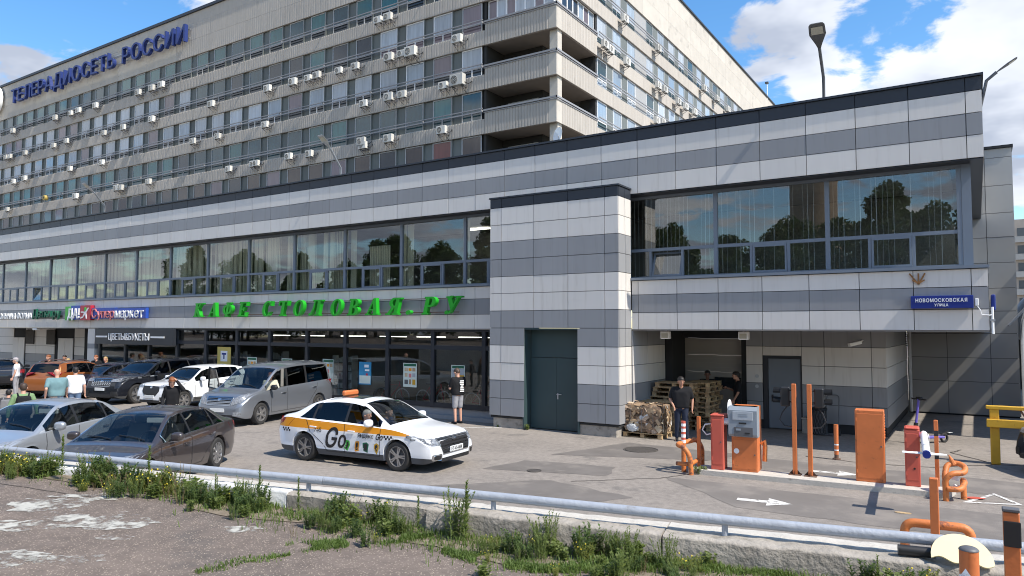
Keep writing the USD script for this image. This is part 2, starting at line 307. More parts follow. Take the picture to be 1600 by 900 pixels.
for k, c in dict(teal=(0.03, 0.115, 0.115), tealdark=(0.025, 0.06, 0.07), dark=(0.022, 0.028, 0.033), pale=(0.36, 0.41, 0.46), sky=(0.26, 0.33, 0.40), mauve=(0.14, 0.11, 0.13), brown=(0.045, 0.033, 0.028), red=(0.17, 0.05, 0.04)).items():
    M['bl_' + k] = look('pane_' + k, c, 0.05, var=0.25, scale=0.9, rand=0.18, stretch=(5, 5, 0.4), spec=0.9)
M['letter'] = look('blue_sign_letter', (0.014, 0.034, 0.17), 0.45, var=0.1)
M['white'] = look('white_paint', (0.80, 0.80, 0.79), 0.5, var=0.03)
M['acwhite'] = look('ac_casing', (0.60, 0.585, 0.54), 0.5, var=0.12, scale=4, rand=0.22)
M['black'] = look('black_plastic', (0.014, 0.014, 0.015), 0.5, var=0.1)
M['rubber'] = look('tyre_rubber', (0.025, 0.024, 0.023), 0.85, var=0.2, scale=8)
M['steel'] = look('galvanised_steel', (0.45, 0.46, 0.47), 0.45, metal=0.6, var=0.1, scale=4)
M['darksteel'] = look('dark_lamp_metal', (0.10, 0.10, 0.105), 0.5, var=0.1)
M['orange'] = look('orange_paint', (0.55, 0.155, 0.045), 0.5, var=0.12, scale=3, dirt=(0.20, 0.075, 0.035), dirt_at=(0.58, 0.74), dscale=7, bump=0.08, bscale=30)
M['orangerust'] = look('rusting_orange_paint', (0.54, 0.165, 0.04), 0.55, var=0.12, scale=4, dirt=(0.16, 0.06, 0.035), dirt_at=(0.52, 0.66), dscale=7, bump=0.2, bscale=30)
M['redor'] = look('faded_red_paint', (0.50, 0.095, 0.062), 0.5, var=0.07, scale=3, dirt=(0.35, 0.08, 0.055), dirt_at=(0.6, 0.8), dscale=6)
M['yellow'] = look('yellow_barrier_paint', (0.55, 0.31, 0.02), 0.55, var=0.12, scale=4, dirt=(0.22, 0.12, 0.02), dirt_at=(0.58, 0.75), dscale=5)
M['pipe'] = look('grey_rail_paint', (0.32, 0.345, 0.385), 0.42, var=0.08, scale=5, bump=0.5, bscale=14, dirt=(0.2, 0.19, 0.18), dirt_at=(0.62, 0.8), dscale=6)
M['green'] = look('green_sign_letter', (0.015, 0.36, 0.02), 0.35, var=0.06)
M['blue'] = look('street_sign_blue', (0.012, 0.028, 0.19), 0.35, var=0.05)
M['wood'] = look('pallet_wood', (0.43, 0.30, 0.16), 0.85, var=0.2, scale=6, stretch=(1, 6, 6), rand=0.22, dirt=(0.2, 0.13, 0.07), dirt_at=(0.5, 0.75), dscale=3)
M['wooddark'] = look('weathered_pallet_wood', (0.38, 0.255, 0.14), 0.9, var=0.25, scale=6, rand=0.3, dirt=(0.12, 0.08, 0.045), dirt_at=(0.48, 0.7), dscale=4)
M['door'] = look('green_steel_door', (0.035, 0.062, 0.066), 0.45, var=0.08, scale=1.5, dirt=(0.06, 0.055, 0.045), dirt_at=(0.6, 0.85), dscale=2)
M['doorgrey'] = look('blue_grey_door', (0.16, 0.185, 0.215), 0.5, var=0.05)
M['roller'] = look('roller_door', (0.34, 0.315, 0.28), 0.6, var=0.06)

# ------------------------------------------------------------------ ground
lot = MB().sheet(sbox(-600, -80, 600, 900), 0.0)
solo('ground', lot, M['lot'], kind='structure')
def wall_y(x): return 5.335 + 0.195 * x          # line of the pipe rail on the retaining wall
tz = 1.50
def tzf(x): return tz + 0.10 * min(1.0, max(0.0, (-x - 4) / 3.5))      # the pavement rises a little to the left
def laid(poly, dz):
    b = MB()
    for x0, x1 in ((-300, -7.5), (-7.5, -4.0), (-4.0, 300)):
        q = poly.intersection(sbox(x0, -500, x1, 500))
        q = unary_union([g for g in getattr(q, 'geoms', [q]) if g.geom_type == 'Polygon'])
        if q.is_empty: continue
        v, f = MB().sheet(q, 0.0).get()
        if len(f): v[:, 2] = [tzf(x) + dz for x in v[:, 0]]; b.add(v, f)
    return b
ter = laid(Polygon([(-120, -400), (120, -400), (120, wall_y(120) + 0.0), (-120, wall_y(-120) + 0.0)]), 0.0)
solo('raised_pavement', ter, M['terrace'], kind='structure')

def rough_poly(cx, cy, rx, ry, ang=0.0, n=90, amp=0.35, seed=0, f=2.2):
    t = np.linspace(0, 2 * math.pi, n, endpoint=False)
    k = 1 - amp + 2 * amp * meshkit.fbm(np.column_stack([np.cos(t) * f, np.sin(t) * f, np.full(n, seed * 3.1)]), 5, seed)
    x, y = rx * np.cos(t) * k, ry * np.sin(t) * k
    return Polygon(np.column_stack([cx + x * math.cos(ang) - y * math.sin(ang), cy + x * math.sin(ang) + y * math.cos(ang)])).buffer(0)
def flakes(cx, cy, rx, ry, ang, n, seed, smin=0.03, smax=0.18):
    r = random.Random(seed); out = []
    for k in range(n):
        a, q = r.uniform(0, 2 * math.pi), r.random() ** 0.5
        x, y = rx * q * math.cos(a), ry * q * math.sin(a); s = r.uniform(smin, smax)
        out.append(rough_poly(cx + x * math.cos(ang) - y * math.sin(ang), cy + x * math.sin(ang) + y * math.cos(ang), s * 1.8, s * 0.6, ang + r.uniform(-.3, .3), 26, 0.5, seed * 50 + k))
    return out
# old white paint on the raised pavement
PAINT = [[(-6.74, 3.13, .30, .22, .6), (-6.7, 3.49, .22, .09, .6)], [(-5.82, 3.19, .31, .21, .6), (-6.2, 3.04, .17, .10, .6)], [(-6.27, 2.66, .22, .13, .6), (-6.05, 2.85, .14, .05, .6)], [(-5.43, 2.98, .08, .04, .6)], [(-5.45, 2.3, .17, .15, .6)], [(-5.23, 2.52, .24, .07, .75)], [(-4.86, 3.67, .08, .06, .6)]]
for i, g in enumerate(PAINT):
    pol = unary_union([rough_poly(*a, n=160, amp=0.5, seed=i * 7 + j, f=2.4) for j, a in enumerate(g)] + sum([flakes(*a[:2], a[2] * 1.25, a[3] * 1.5, a[4], 14, i * 9 + j, 0.012, 0.05) for j, a in enumerate(g)], []))
    solo('paint_patch', laid(pol, 0.004), M['paint'], ['large flaking white paint patch on the raised pavement nearest the weeds', 'wedge-shaped white paint patch in the middle of the raised pavement', 'thin broken white paint streak left of the wedge-shaped paint patch', 'small white paint fleck in front of the wedge-shaped patch', 'white paint patch in the lower left corner of the raised pavement', 'curved white paint streak beside the lower left paint patch', 'small pale scuff alone on the right of the raised pavement'][i], 'paint mark')
# cracks in the raised pavement
def crack(pts, w, z, name, label, mat):
    pts = np.array(pts, float); d = []
    for k in range(len(pts) - 1):
        for t in np.linspace(0, 1, 9)[:-1]: d.append(pts[k] * (1 - t) + pts[k + 1] * t)
    d = np.array(d); d += rng.normal(0, w * 0.9, d.shape)
    solo(name, laid(LineString(d).buffer(w, cap_style=2, join_style=2), z - tz) if z > 1 else MB().sheet(LineString(d).buffer(w, cap_style=2, join_style=2), z), mat, label, 'crack')
M['crack'] = look('crack_dirt', (0.07, 0.062, 0.055), 0.95, spec=0.1)
crack([(-4.1, 1.8), (-3.0, 2.55), (-2.55, 2.95), (-2.1, 3.6)], 0.006, tz + 0.003, 'pavement_crack', 'crack in the raised pavement running up to the grass tuft', M['crack'])
crack([(-8.6, 3.1), (-7.2, 3.35), (-6.6, 3.5)], 0.006, tz + 0.003, 'pavement_crack', 'thin crack at the far left of the raised pavement', M['crack'])

# repairs, marks and covers on the lot
def quadpatch(pts, z, jitter=0.03):
    p = Polygon(pts).segmentize(0.4); xy = np.array(p.exterior.coords)[:-1]; return Polygon(xy + rng.normal(0, jitter, xy.shape)).buffer(0)
for i, (pts, lb) in enumerate([([(-8.9, 15.6), (-5.4, 16.9), (-4.9, 18.2), (-8.0, 18.4)], 'darker asphalt repair round the manhole in the lot'), ([(-9.3, 13.2), (-6.6, 14.0), (-6.9, 15.0), (-9.0, 14.6)], 'darker asphalt repair beside the front of the taxi'),
        ([(-9.2, 11.2), (-6.3, 11.0), (-5.4, 12.5), (-7.4, 13.0)], 'darker asphalt repair between the taxi and the pipe rail'), ([(-5.6, 14.6), (6, 14.9), (6, 12.9), (-3.6, 12.8)], 'worn darker driving lane in front of the traffic island'), ([(-4.4, 16.4), (6, 16.4), (6, 18.1), (-4.4, 18.0)], 'worn darker driving lane behind the traffic island')]):
    solo('asphalt_repair', MB().sheet(quadpatch(pts, 0), 0.004), M['patch2' if i > 2 else 'patch'] if 'patch2' in M else M['patch'], lb, 'asphalt patch')
crack([(-3.6, 18.85), (-2.2, 18.6), (-0.9, 18.9), (0.3, 20.1), (2.2, 20.6)], 0.018, 0.008, 'asphalt_crack', 'long crack across the lot towards the yellow barrier', M['crack'])
crack([(-7.0, 13.1), (-5.6, 14.4), (-5.2, 15.2)], 0.012, 0.008, 'asphalt_crack', 'crack in the lot running towards the left orange hoop', M['crack'])
crack([(0.1, 20.4), (-0.6, 21.4), (-0.4, 22.1)], 0.02, 0.008, 'asphalt_crack', 'branching crack in the lot behind the twisted orange hoop', M['crack'])
M['iron'] = look('cast_iron_cover', (0.075, 0.066, 0.058), 0.75, metal=0.3, var=0.3, scale=14, bump=0.8, bscale=30)
for x, y, r, lb in ((-7.31, 17.46, 0.40, 'round iron manhole cover in the lot in front of the cardboard bale'), (-8.18, 13.61, 0.14, 'small round valve cover in the lot beside the taxi')):
    t = thing('manhole_cover', lb, 'manhole cover', (x, y, 0.0))
    part(t, 'lid', MB().mesh(trimesh.creation.cylinder(r, 0.012, sections=28).apply_translation((0, 0, 0.008))), M['iron'])
    ring = MB(); [ring.tube([(r * 1.08 * math.cos(a), r * 1.08 * math.sin(a), 0.008) for a in np.linspace(0, 2 * math.pi, 29)], 0.012, 6, caps=False)]
    part(t, 'rim', ring, M['iron'])
M['line'] = worn('road_marking', (0.66, 0.64, 0.60), 8, .40, .50, 2.0)
def arrow(x, y, L, rot=0.0):
    return affinity.translate(affinity.rotate(Polygon([(0, .09), (L * .55, .09), (L * .55, .3), (L, 0), (L * .55, -.3), (L * .55, -.09), (0, -.09)]), rot, origin=(0, 0)), x, y)
solo('road_arrow', MB().sheet(arrow(-3.75, 13.42, 0.95, 8), 0.009), M['line'], 'worn white direction arrow on the lane nearest the pipe rail', 'road marking')
solo('road_arrow', MB().sheet(arrow(-3.1, 16.95, 0.95, 4), 0.009), M['line'], 'worn white direction arrow on the lane behind the orange posts', 'road marking')
tri = Polygon([(-0.3, 15.38), (0.62, 15.72), (0.2, 16.55)]); solo('road_triangle', MB().sheet(tri.difference(tri.buffer(-0.075)), 0.009), M['line'], 'white painted triangle outline at the right end of the traffic island', 'road marking')
solo('parking_line', MB().sheet(LineString([(-14.0, 17.9), (-12.6, 19.0)]).buffer(0.05, cap_style=2), 0.005), M['line'], 'white parking line in front of the cafe window', 'road marking')

# ------------------------------------------------------------------ retaining wall with the pipe rail
wt = thing('retaining_wall', 'low cracked concrete wall along the edge of the raised pavement, whitewashed at its left', 'wall', (0, 0, 0))
ux = np.array([1, 0.195, 0]) / math.hypot(1, 0.195); uy = np.array([-ux[1], ux[0], 0])
def wpt(x, off, z): return np.array([x, wall_y(x), 0]) + uy * off + np.array([0, 0, z])
def wall_block(x0, x1, o0, o1, zb, zt, seed, amp):
    n = max(4, int((x1 - x0) / 0.05)); xs = np.linspace(x0, x1, n); V, F = [], []
    prof = [(o0, zb), (o0, zb + (zt - zb) * .35), (o0, zb + (zt - zb) * .7), (o0, zt - 0.02), (o0 + 0.02, zt), ((o0 + o1) / 2, zt), (o1, zt), (o1, zb)]
    for x in xs:
        for o, z in prof:
            p = wpt(x, o, z); q = meshkit.fbm(np.array([[x * 3 + seed, o * 5, z * 9]]), 5, seed)[0] - 0.5
            q2 = meshkit.fbm(np.array([[x * 17, o * 5 + seed, z * 30]]), 3, seed + 5)[0] - 0.5
            V.append(p + uy * (amp * q + amp * 0.5 * q2) * (1 if z < zt else 0.5) + np.array([0, 0, amp * 0.7 * q2 * (z > zb + 0.02)]))
    m = len(prof)
    for i in range(n - 1):
        for k in range(m - 1): F.append((i * m + k, (i + 1) * m + k, (i + 1) * m + k + 1, i * m + k + 1))
    F += [tuple(range(0, 4)), (0, 3, 4, 7)][:0]
    b = MB().add(V, F)
    for i in (0, n - 1):
        c = [i * m + k for k in range(m)]; tri_ = [(c[0], c[k], c[k + 1]) if i else (c[0], c[k + 1], c[k]) for k in range(1, m - 1)]
        b.f.append(np.array(tri_))
    return b
def front_off(x): return -.055 if x < -3.8 else -.13
edges = [-34, -22, -16, -12.2, -9.6, -7.3, -5.1, -3.72, -1.9, 0.6, 3.4, 7]
for i in range(len(edges) - 1):
    a, b = edges[i], edges[i + 1]; white = b <= -5.0
    part(wt, 'coping_stone', wall_block(a + 0.006, b - 0.006, front_off((a + b) / 2), 0.035, 1.2, 1.672 + 0.006 * (i % 2), i, 0.05), M['whitewash'] if white else M['concrete'], smooth=35)
    part(wt, 'rear_curb_stone', wall_block(a + 0.006, b - 0.006, 0.055, 0.24, -0.05, 1.665 + 0.006 * ((i + 1) % 2), i + 40, 0.022), M['curb'], smooth=35)
pr = thing('pipe_rail', 'grey painted pipe rail on short posts along the concrete wall', 'railing', (0, 0, 0))
for a, b in ((-34, -14), (-14, -4.79), (-4.785, 7.2)):
    part(pr, 'rail_pipe', MB().tube([wpt(x, 0.045, 1.775 + 0.004 * math.sin(x * 1.3)) for x in np.linspace(a, b, 30)], 0.036, 14), M['pipe'], smooth=40)
for x in (-11.9, -9.6, -7.42, -4.95, -3.22, -1.5, 0.18, 1.9, 3.6):
    part(pr, 'post', MB().cyl(wpt(x, 0.045, 1.6), wpt(x, 0.045, 1.745), 0.021, 10), M['pipe'], smooth=40)

# ------------------------------------------------------------------ pavilion
FY = 19.85
pav = thing('pavilion', 'long two-storey pavilion clad in white and grey panels with cafe and shops', 'building', (0, FY, 0))
G = 0.008
def panel(x0, x1, z0, z1, y, kind, thing_=None, axis='y', sgn=-1, th=0.03):
    nm, mt = {'w': ('white_panel', 'pw'), 'g': ('grey_panel', 'pg'), 'd': ('dark_panel', 'pd')}[kind]
    b = MB(); o = rng.uniform(-0.003, 0.003)
    if axis == 'y': b.box(x0 + G, x1 - G, y + o, y + o - sgn * th, z0 + G, z1 - G)
    else: b.box(y + o, y + o - sgn * th, x0 + G, x1 - G, z0 + G, z1 - G)
    part(thing_ or pav, nm, b, M[mt], world=True)
XJ = [0.27, -0.06] + [-0.06 - 1.185 * k for k in range(1, 46)]
XJ = XJ[::-1]
UP_ROWS = [(7.12, 7.66, 'w'), (7.66, 8.19, 'g'), (8.19, 8.715, 'w'), (8.715, 9.05, 'd')]
LO_ROWS = [(3.08, 3.575, 'w'), (3.575, 4.10, 'g'), (4.10, 4.52, 'w')]
for a, b in zip(XJ[:-1], XJ[1:]):
    for z0, z1, k in UP_ROWS: panel(a, b, z0, z1, FY, k)
    for z0, z1, k in LO_ROWS:
        if b > -8.5 or a < -13.05: panel(max(a, -8.56) if b > -8.5 else a, b if (b > -8.5 or b < -13.05) else -13.05, z0, z1, FY, k)
XL, XR = XJ[0], 0.27
part(pav, 'coping', MB().box(XL, XR + 0.04, FY - 0.05, FY + 0.35, 9.054, 9.11).box(XR - 0.0, XR + 0.04, FY + 0.35, 31, 9.054, 9.11), M['pd'], world=True)
part(pav, 'backing_wall', MB().box(XL, XR - 0.03, FY + 0.035, FY + 0.3, 7.125, 9.05).box(XL, -13.06, FY + 0.035, FY + 0.3, 3.085, 4.5).box(-8.56, XR - 0.03, FY + 0.035, FY + 0.3, 3.085, 4.5), M['joint'], world=True)
part(pav, 'roof', MB().box(XL, XR - 0.03, FY + 0.3, 40.0, 8.6, 8.75), M['void'], world=True)
part(pav, 'window_soffit', MB().box(XL, XR - 0.012, FY + 0.031, FY + 0.75, 7.095, 7.122).box(-0.25, XR - 0.012, FY + 0.75, 31, 7.095, 7.122), M['beam'], world=True)
for r, (z0, z1, k) in enumerate(UP_ROWS):        # side of the upper fascia
    for y0, y1 in zip(np.arange(FY + 0.04, 30.8, 1.22), np.arange(FY + 0.04, 30.8, 1.22) + 1.22): panel(y0, min(y1, 30.85), z0, z1, XR, k, axis='x', sgn=1)
part(pav, 'sill_cap', MB().box(XL, -13.06, FY - 0.06, FY + 0.6, 4.53, 4.60).box(-8.57, XR + 0.03, FY - 0.06, FY + 0.6, 4.53, 4.60).box(-0.2, XR + 0.03, FY + 0.6, 30.8, 4.53, 4.60), M['frame'], world=True)
for (z0, z1, k) in LO_ROWS:
    for y0, y1 in zip(np.arange(FY + 0.04, 30.8, 1.22), np.arange(FY + 0.04, 30.8, 1.22) + 1.22): panel(y0, min(y1, 30.85), z0, z1, XR, k, axis='x', sgn=1)
part(pav, 'soffit', MB().box(XL, -13.06, FY + 0.005, 40, 3.05, 3.078).box(-8.57, XR - 0.01, FY + 0.005, 31, 3.05, 3.078), M['soffit'], world=True)
part(pav, 'upper_floor', MB().box(XL, XR - 0.04, FY + 0.31, 40, 4.2, 4.5), M['void'], world=True)
part(pav, 'upper_rooms', MB().box(XL, XL + .1, 20.5, 24.5, 4.5, 7.1).box(XL, -0.45, 24.5, 24.6, 4.5, 7.1).box(XL, -0.45, 20.9, 24.5, 7.13, 7.2), M['room'], world=True)
M['lamp'] = usdkit.material(stage, '/World/Looks/fluorescent_tube', {'e': ('emission', dict(color=(1, .95, .84), strength=2.2))}, surface='e.emission')
for k in (5,):
    x = -16.7
    for y in (23.2,): part(pav, 'office_lamp', MB().box(x - .6, x + .6, y, y + .3, 7.06, 7.1), M['lamp'], world=True)
# upper windows: bays of 2.97 m
WY = FY + 0.55
def sheet_pane(x0, x1, z0, z1, y, mat, parent=pav, tilt=0.0, name='pane'):
    b = MB().box(x0, x1, -0.004, 0.004, 0, z1 - z0); v, f = b.get()
    if tilt: v = np.column_stack([v[:, 0], v[:, 1] * math.cos(tilt) + v[:, 2] * math.sin(tilt), v[:, 2] * math.cos(tilt) - v[:, 1] * math.sin(tilt)])
    w = rng.normal(0, 0.004)         # panes never hang perfectly true
    v[:, 1] += w * (v[:, 0] - x0) + rng.normal(0, 0.004) * v[:, 2]
    part(parent, name, (v + [0, y, z0], f), mat, world=True)
bays = [(-0.25 - 2.97 * k, -0.25 - 2.97 * (k + 1)) for k in range(18)]
fr = MB().box(XL, -0.20, WY - 0.05, WY + 0.05, 4.60, 4.67).box(XL, -0.20, WY - 0.05, WY + 0.05, 7.02, 7.094).box(XL, -0.2, WY - 0.047, WY + 0.047, 5.42, 5.51)
part(pav, 'window_rails', fr, M['frame'], world=True)
part(pav, 'corner_post', MB().box(-0.20, 0.0, WY - 0.06, WY + 0.12, 4.6, 7.094), M['frame'], world=True)
for i, (b1, b0) in enumerate(bays):
    hidden = b0 < -8.6 and b1 > -12.9
    for x in {b0}: part(pav, 'mullion', MB().box(x - 0.055, x + 0.055, WY - 0.055, WY + 0.055, 4.67, 7.02), M['frame'], world=True)
    if i == 0: part(pav, 'mullion', MB().box(b1 - 0.055, b1 + 0.045, WY - 0.055, WY + 0.055, 4.67, 7.02), M['frame'], world=True)
    if b0 > -12.6 and b1 < -9: continue
    sheet_pane(b0 + .05, b1 - .05, 5.51, 7.02, WY, M['glass'])
    w = (b1 - b0) / 3
    for k in (1, 2): part(pav, 'lower_mullion', MB().box(b0 + w * k - .035, b0 + w * k + .035, WY - .045, WY + .045, 4.67, 5.42), M['frame'], world=True)
    for k in range(3):
        x0, x1 = b0 + w * k + .045, b0 + w * (k + 1) - .045
        opened = (i == 2 and k == 1) or (i == 15 and k == 1)
        if k == 1:
            sa = MB(); ins = .05
            for q in ((x0, x1, .67, .72), (x0, x1, 1.37, 1.42), (x0, x0 + ins, .72, 1.37), (x1 - ins, x1, .72, 1.37)): sa.box(q[0], q[1], -.02, .03, q[2] - .67, q[3] - .67)
            v, f = sa.get(); tl = 0.30 if opened else 0
            v = np.column_stack([v[:, 0], v[:, 1] - .035 + v[:, 2] * math.sin(tl), v[:, 2] * math.cos(tl)])
            part(pav, 'sash', (v + [0, WY, 4.67], f), M['frame'], world=True)
            sheet_pane(x0 + ins, x1 - ins, 4.72, 5.37, WY - .03, M['glass'], tilt=tl)
        else: sheet_pane(x0, x1, 4.67, 5.42, WY, M['glass'])
    # blinds behind the glass
    bl = MB(); r = random.Random(50 + i)
    if i <= 2:
        for x in np.arange(b0 + .1, b1 - .1, 0.13):
            if r.random() < 0.8: a = r.uniform(-.2, .2); bl.bar((x, WY + .30, 4.68), (x + r.uniform(-.02, .02), WY + .30, 7.08), 0.006 + 0.014 * r.random() ** 2, 0.002, up=(0, 1, 0.0))
        part(pav, 'blind', bl, M['blind2'], world=True)
    elif i in (5, 6): 
        for c0, c1 in ((b0 + .06, b0 + .32), (b1 - .3, b1 - .06)):
            for x in np.arange(c0, c1, .08): bl.box(x, x + .074, WY + .25, WY + .255 + .01 * r.random(), 4.68, 7.0)
        if i == 6:
            for x in np.arange(b0 + 1.1, b1 - .8, .09): bl.box(x, x + .07, WY + .25, WY + .255 + .01 * r.random(), 4.68, 6.3)
        part(pav, 'blind', bl, M['blind'], world=True)
    elif 7 <= i <= 15:
        gap = r.uniform(.35, .8) if i in (7, 8, 11, 12) else 2.0
        for x in np.arange(b0 + .10, b1 - .06, .094):
            f_ = (x - b0) / (b1 - b0)
            if gap < f_ < gap + .13 or r.random() < (.05 if i < 10 else .015): continue
            a_ = r.gauss(.15, .22); bl.bar((x, WY + .24, 4.69), (x + r.uniform(-.012, .012), WY + .24, 7.02), .092, .003, up=(math.sin(a_), math.cos(a_), 0))
        part(pav, 'blind', bl, M['blind'], world=True)
# side glazing at the right end of the window band
for y0, y1 in ((WY + .12, 23.6), (23.6, 27.0), (27.0, 30.8)):
    part(pav, 'side_mullion', MB().box(-0.14, -0.04, y1 - .05, y1 + .05, 4.6, 7.094).box(-0.13, -.05, y0, y1 - .05, 4.6, 4.67).box(-0.13, -.05, y0, y1 - .05, 5.42, 5.5), M['frame'], world=True)
    part(pav, 'side_pane', MB().box(-0.10, -0.09, y0, y1 - .05, 4.67, 7.09), M['glass'], world=True)

# entrance tower
TY, TX0, TX1 = 18.95, -13.05, -8.575
tr = [0.37, 0.912, 1.476, 2.023, 2.575, 3.115, 3.656, 4.204, 4.736, 5.287, 5.85, 6.392, 6.94]
tk = 'ggwwggwwggww'; tc = [TX0, -12.615, -11.42, -10.22, -9.01, TX1]
DX0, DX1 = -11.75, -9.91
for i, k in enumerate(tk):
    z0, z1 = tr[i], tr[i + 1]
    for a, b in zip(tc[:-1], tc[1:]):
        if i < 5:
            if a == -11.42: continue
            if a == -12.615: b = DX0
            elif a == -10.22: a = DX1
        panel(a, b, z0, z1, TY, k)
    for y0, y1 in ((TY + .03, 19.43), (19.43, FY - .002)): panel(y0, y1, z0, z1, TX1, k, axis='x', sgn=1)
    panel(TY + .03, FY - .002, z0, z1, TX0, k, axis='x', sgn=-1)
for a, b in zip(tc[:-1], tc[1:]): panel(a, b, 6.94, 7.24, TY, 'd')
for y0, y1 in ((TY + .03, 19.43), (19.43, FY - .002)): panel(y0, y1, 6.94, 7.24, TX1, 'd', axis='x', sgn=1)
panel(TY + .03, FY - .002, 6.94, 7.24, TX0, 'd', axis='x', sgn=-1)
part(pav, 'tower_coping', MB().box(TX0 - .03, TX1 + .03, TY - .03, FY - .003, 7.243, 7.29), M['pd'], world=True)
part(pav, 'tower_core', MB().box(TX0 + .035, TX1 - .035, TY + .04, FY + .03, 3.12, 7.24).box(TX0 + .035, DX0 - .06, TY + .04, FY + .1, .3, 3.12).box(DX1 + .06, TX1 - .035, TY + .04, FY + .1, .3, 3.12), M['joint'], world=True)
for a, b in ((TX0 + .12, DX0 - .02), (DX1 + .02, TX1 - .12)): part(pav, 'tower_plinth', MB().box(a, b, TY + .06, FY, -.05, .365), M['concrete'], world=True)
part(pav, 'door_jamb', MB().box(DX0 - .055, DX0 - .005, TY + .005, FY, .02, 3.108).box(DX1 + .005, DX1 + .055, TY + .005, FY, .02, 3.108).box(DX0 - .004, DX1 + .004, TY + .004, FY, 3.07, 3.11), M['door'], world=True)
for a, b in ((DX0 + .02, (DX0 + DX1) / 2 - .004), ((DX0 + DX1) / 2 + .004, DX1 - .02)):
    dl = part(pav, 'steel_door', MB().box(a, b, 19.33, 19.38, .03, 2.20), M['door'], world=True)
part(pav, 'door_transom', MB().box(DX0 + .02, DX1 - .02, 19.34, 19.38, 2.215, 3.065), M['door'], world=True)
hd = MB().cyl((-10.78, 19.33, 1.10), (-10.78, 19.27, 1.10), .014, 8).bar((-10.79, 19.27, 1.10), (-10.62, 19.27, 1.10), .02, .022).box(-10.80, -10.76, 19.322, 19.332, .95, 1.13)
part(pav, 'door_handle', hd, M['steel'], world=True)

# shop front
SY = 20.0
SM = [-38.4, -35.95, -33.85, -31.55, -29.35, -27.12, -24.95, -22.68, -20.52, -18.33, -16.18, -13.97]
part(pav, 'shop_plinth', MB().box(-38.5, -13.06, SY - .02, SY + .2, -.05, .33), M['pg'], world=True)
part(pav, 'shop_rails', MB().box(-38.5, -13.06, SY - .07, SY + .07, .335, .50).box(-38.5, -13.06, SY - .065, SY + .065, 2.35, 2.50).box(-38.5, -13.06, SY - .07, SY + .07, 2.98, 3.048), M['beam'], world=True)
part(pav, 'shop_step', MB().box(-18.6, -13.06, SY - .33, SY - .021, -.04, .12), M['pg'], world=True)
for x in SM: part(pav, 'shop_mullion', MB().box(x - .075, x + .075, SY - .075, SY + .075, .33, 3.045), M['beam'], world=True)
for a, b in zip(SM[:-1], SM[1:]):
    sheet_pane(a + .075, b - .075, .50, 2.35, SY, M['shopglass'], name='shop_pane')
    sheet_pane(a + .075, b - .075, 2.5, 2.98, SY, M['shopglass'], name='shop_pane')
sheet_pane(SM[-1] + .075, -13.06, .50, 2.98, SY, M['shopglass'], name='shop_pane')
part(pav, 'shop_interior', MB().box(-38.5, -13, 27.0, 27.1, 0, 3.05).box(-38.5, -13, 20.3, 27, .02, .06).box(-38.6, -38.5, 20.1, 27, 0, 3.05).box(-13.05, -12.95, 20.1, 27, 0, 3.05), M['room'], world=True)
for x in (-28.6, -26.2, -23.6, -21.2, -19.1, -16.9, -15.0): part(pav, 'ceiling_lamp', MB().box(x - .75, x + .75, 23.4, 23.47, 2.72, 2.76), M['lamp'], world=True)
for x, h in ((-30.5, 1.7), (-27.9, 2.0), (-25.7, 1.6), (-23.4, 1.9), (-36.8, 1.4), (-34.8, 1.5)):
    s_ = MB()
    for z in np.arange(.1, h, .38): s_.box(x - .6, x + .6, 22.6, 22.95, z, z + .03)
    for q in (-.6, .57): s_.box(x + q, x + q + .03, 22.6, 22.95, .06, h)
    r = random.Random(int(x * 10))
    for z in np.arange(.13, h, .38):
        for k in range(6): w_ = r.uniform(.06, .16); xx = x - .5 + k * .19; s_.box(xx, xx + w_, 22.62, 22.8, z + .002, z + r.uniform(.1, .3))
    part(pav, 'shelf', s_, M['blind2'], world=True)
for z0, z1 in ((-.02, 1.25), (2.0, 2.25)): part(pav, 'corner_column', MB().box(-39.45, -38.75, 19.88, 20.4, z0, z1), M['pg'], world=True)
for z0, z1 in ((1.255, 1.995), (2.255, 3.045)): part(pav, 'corner_column', MB().box(-39.45, -38.75, 19.885, 20.4, z0, z1), M['pw'], world=True)
# recessed bay with service doors at the far left
BY = 22.0
for a, b in ((-56, -52.9), (-51.25, -49.9), (-49.9, -48.6), (-48.6, -47.5), (-45.15, -43.5)):
    for z0, z1, k in ((.5, .95, 'g'), (.95, 1.45, 'g'), (1.45, 1.95, 'w'), (1.95, 2.5, 'w'), (2.5, 3.04, 'w')): panel(a, b, z0, z1, BY, k)
part(pav, 'bay_back_wall', MB().box(-56, -40, BY + .035, BY + .2, 0, 3.05).box(-43.4, -39.4, BY - .3, BY + .034, 0, 3.05).box(-56, -43.4, BY - .02, BY + .034, -.02, .49), M['joint'], world=True)
for x0, x1 in ((-52.85, -52.12), (-52.1, -51.3), (-46.95, -46.15), (-46.13, -45.2)):
    part(pav, 'service_door', MB().box(x0, x1, BY - .06, BY - .02, .02, 2.45), M['pw'], world=True)
for x0 in (-51.1, -48.4): part(pav, 'vent_grille', MB().mesh(MB().box(x0, x0 + 1.05, BY - .08, BY - .03, 2.05, 2.95)), M['iron'], world=True)

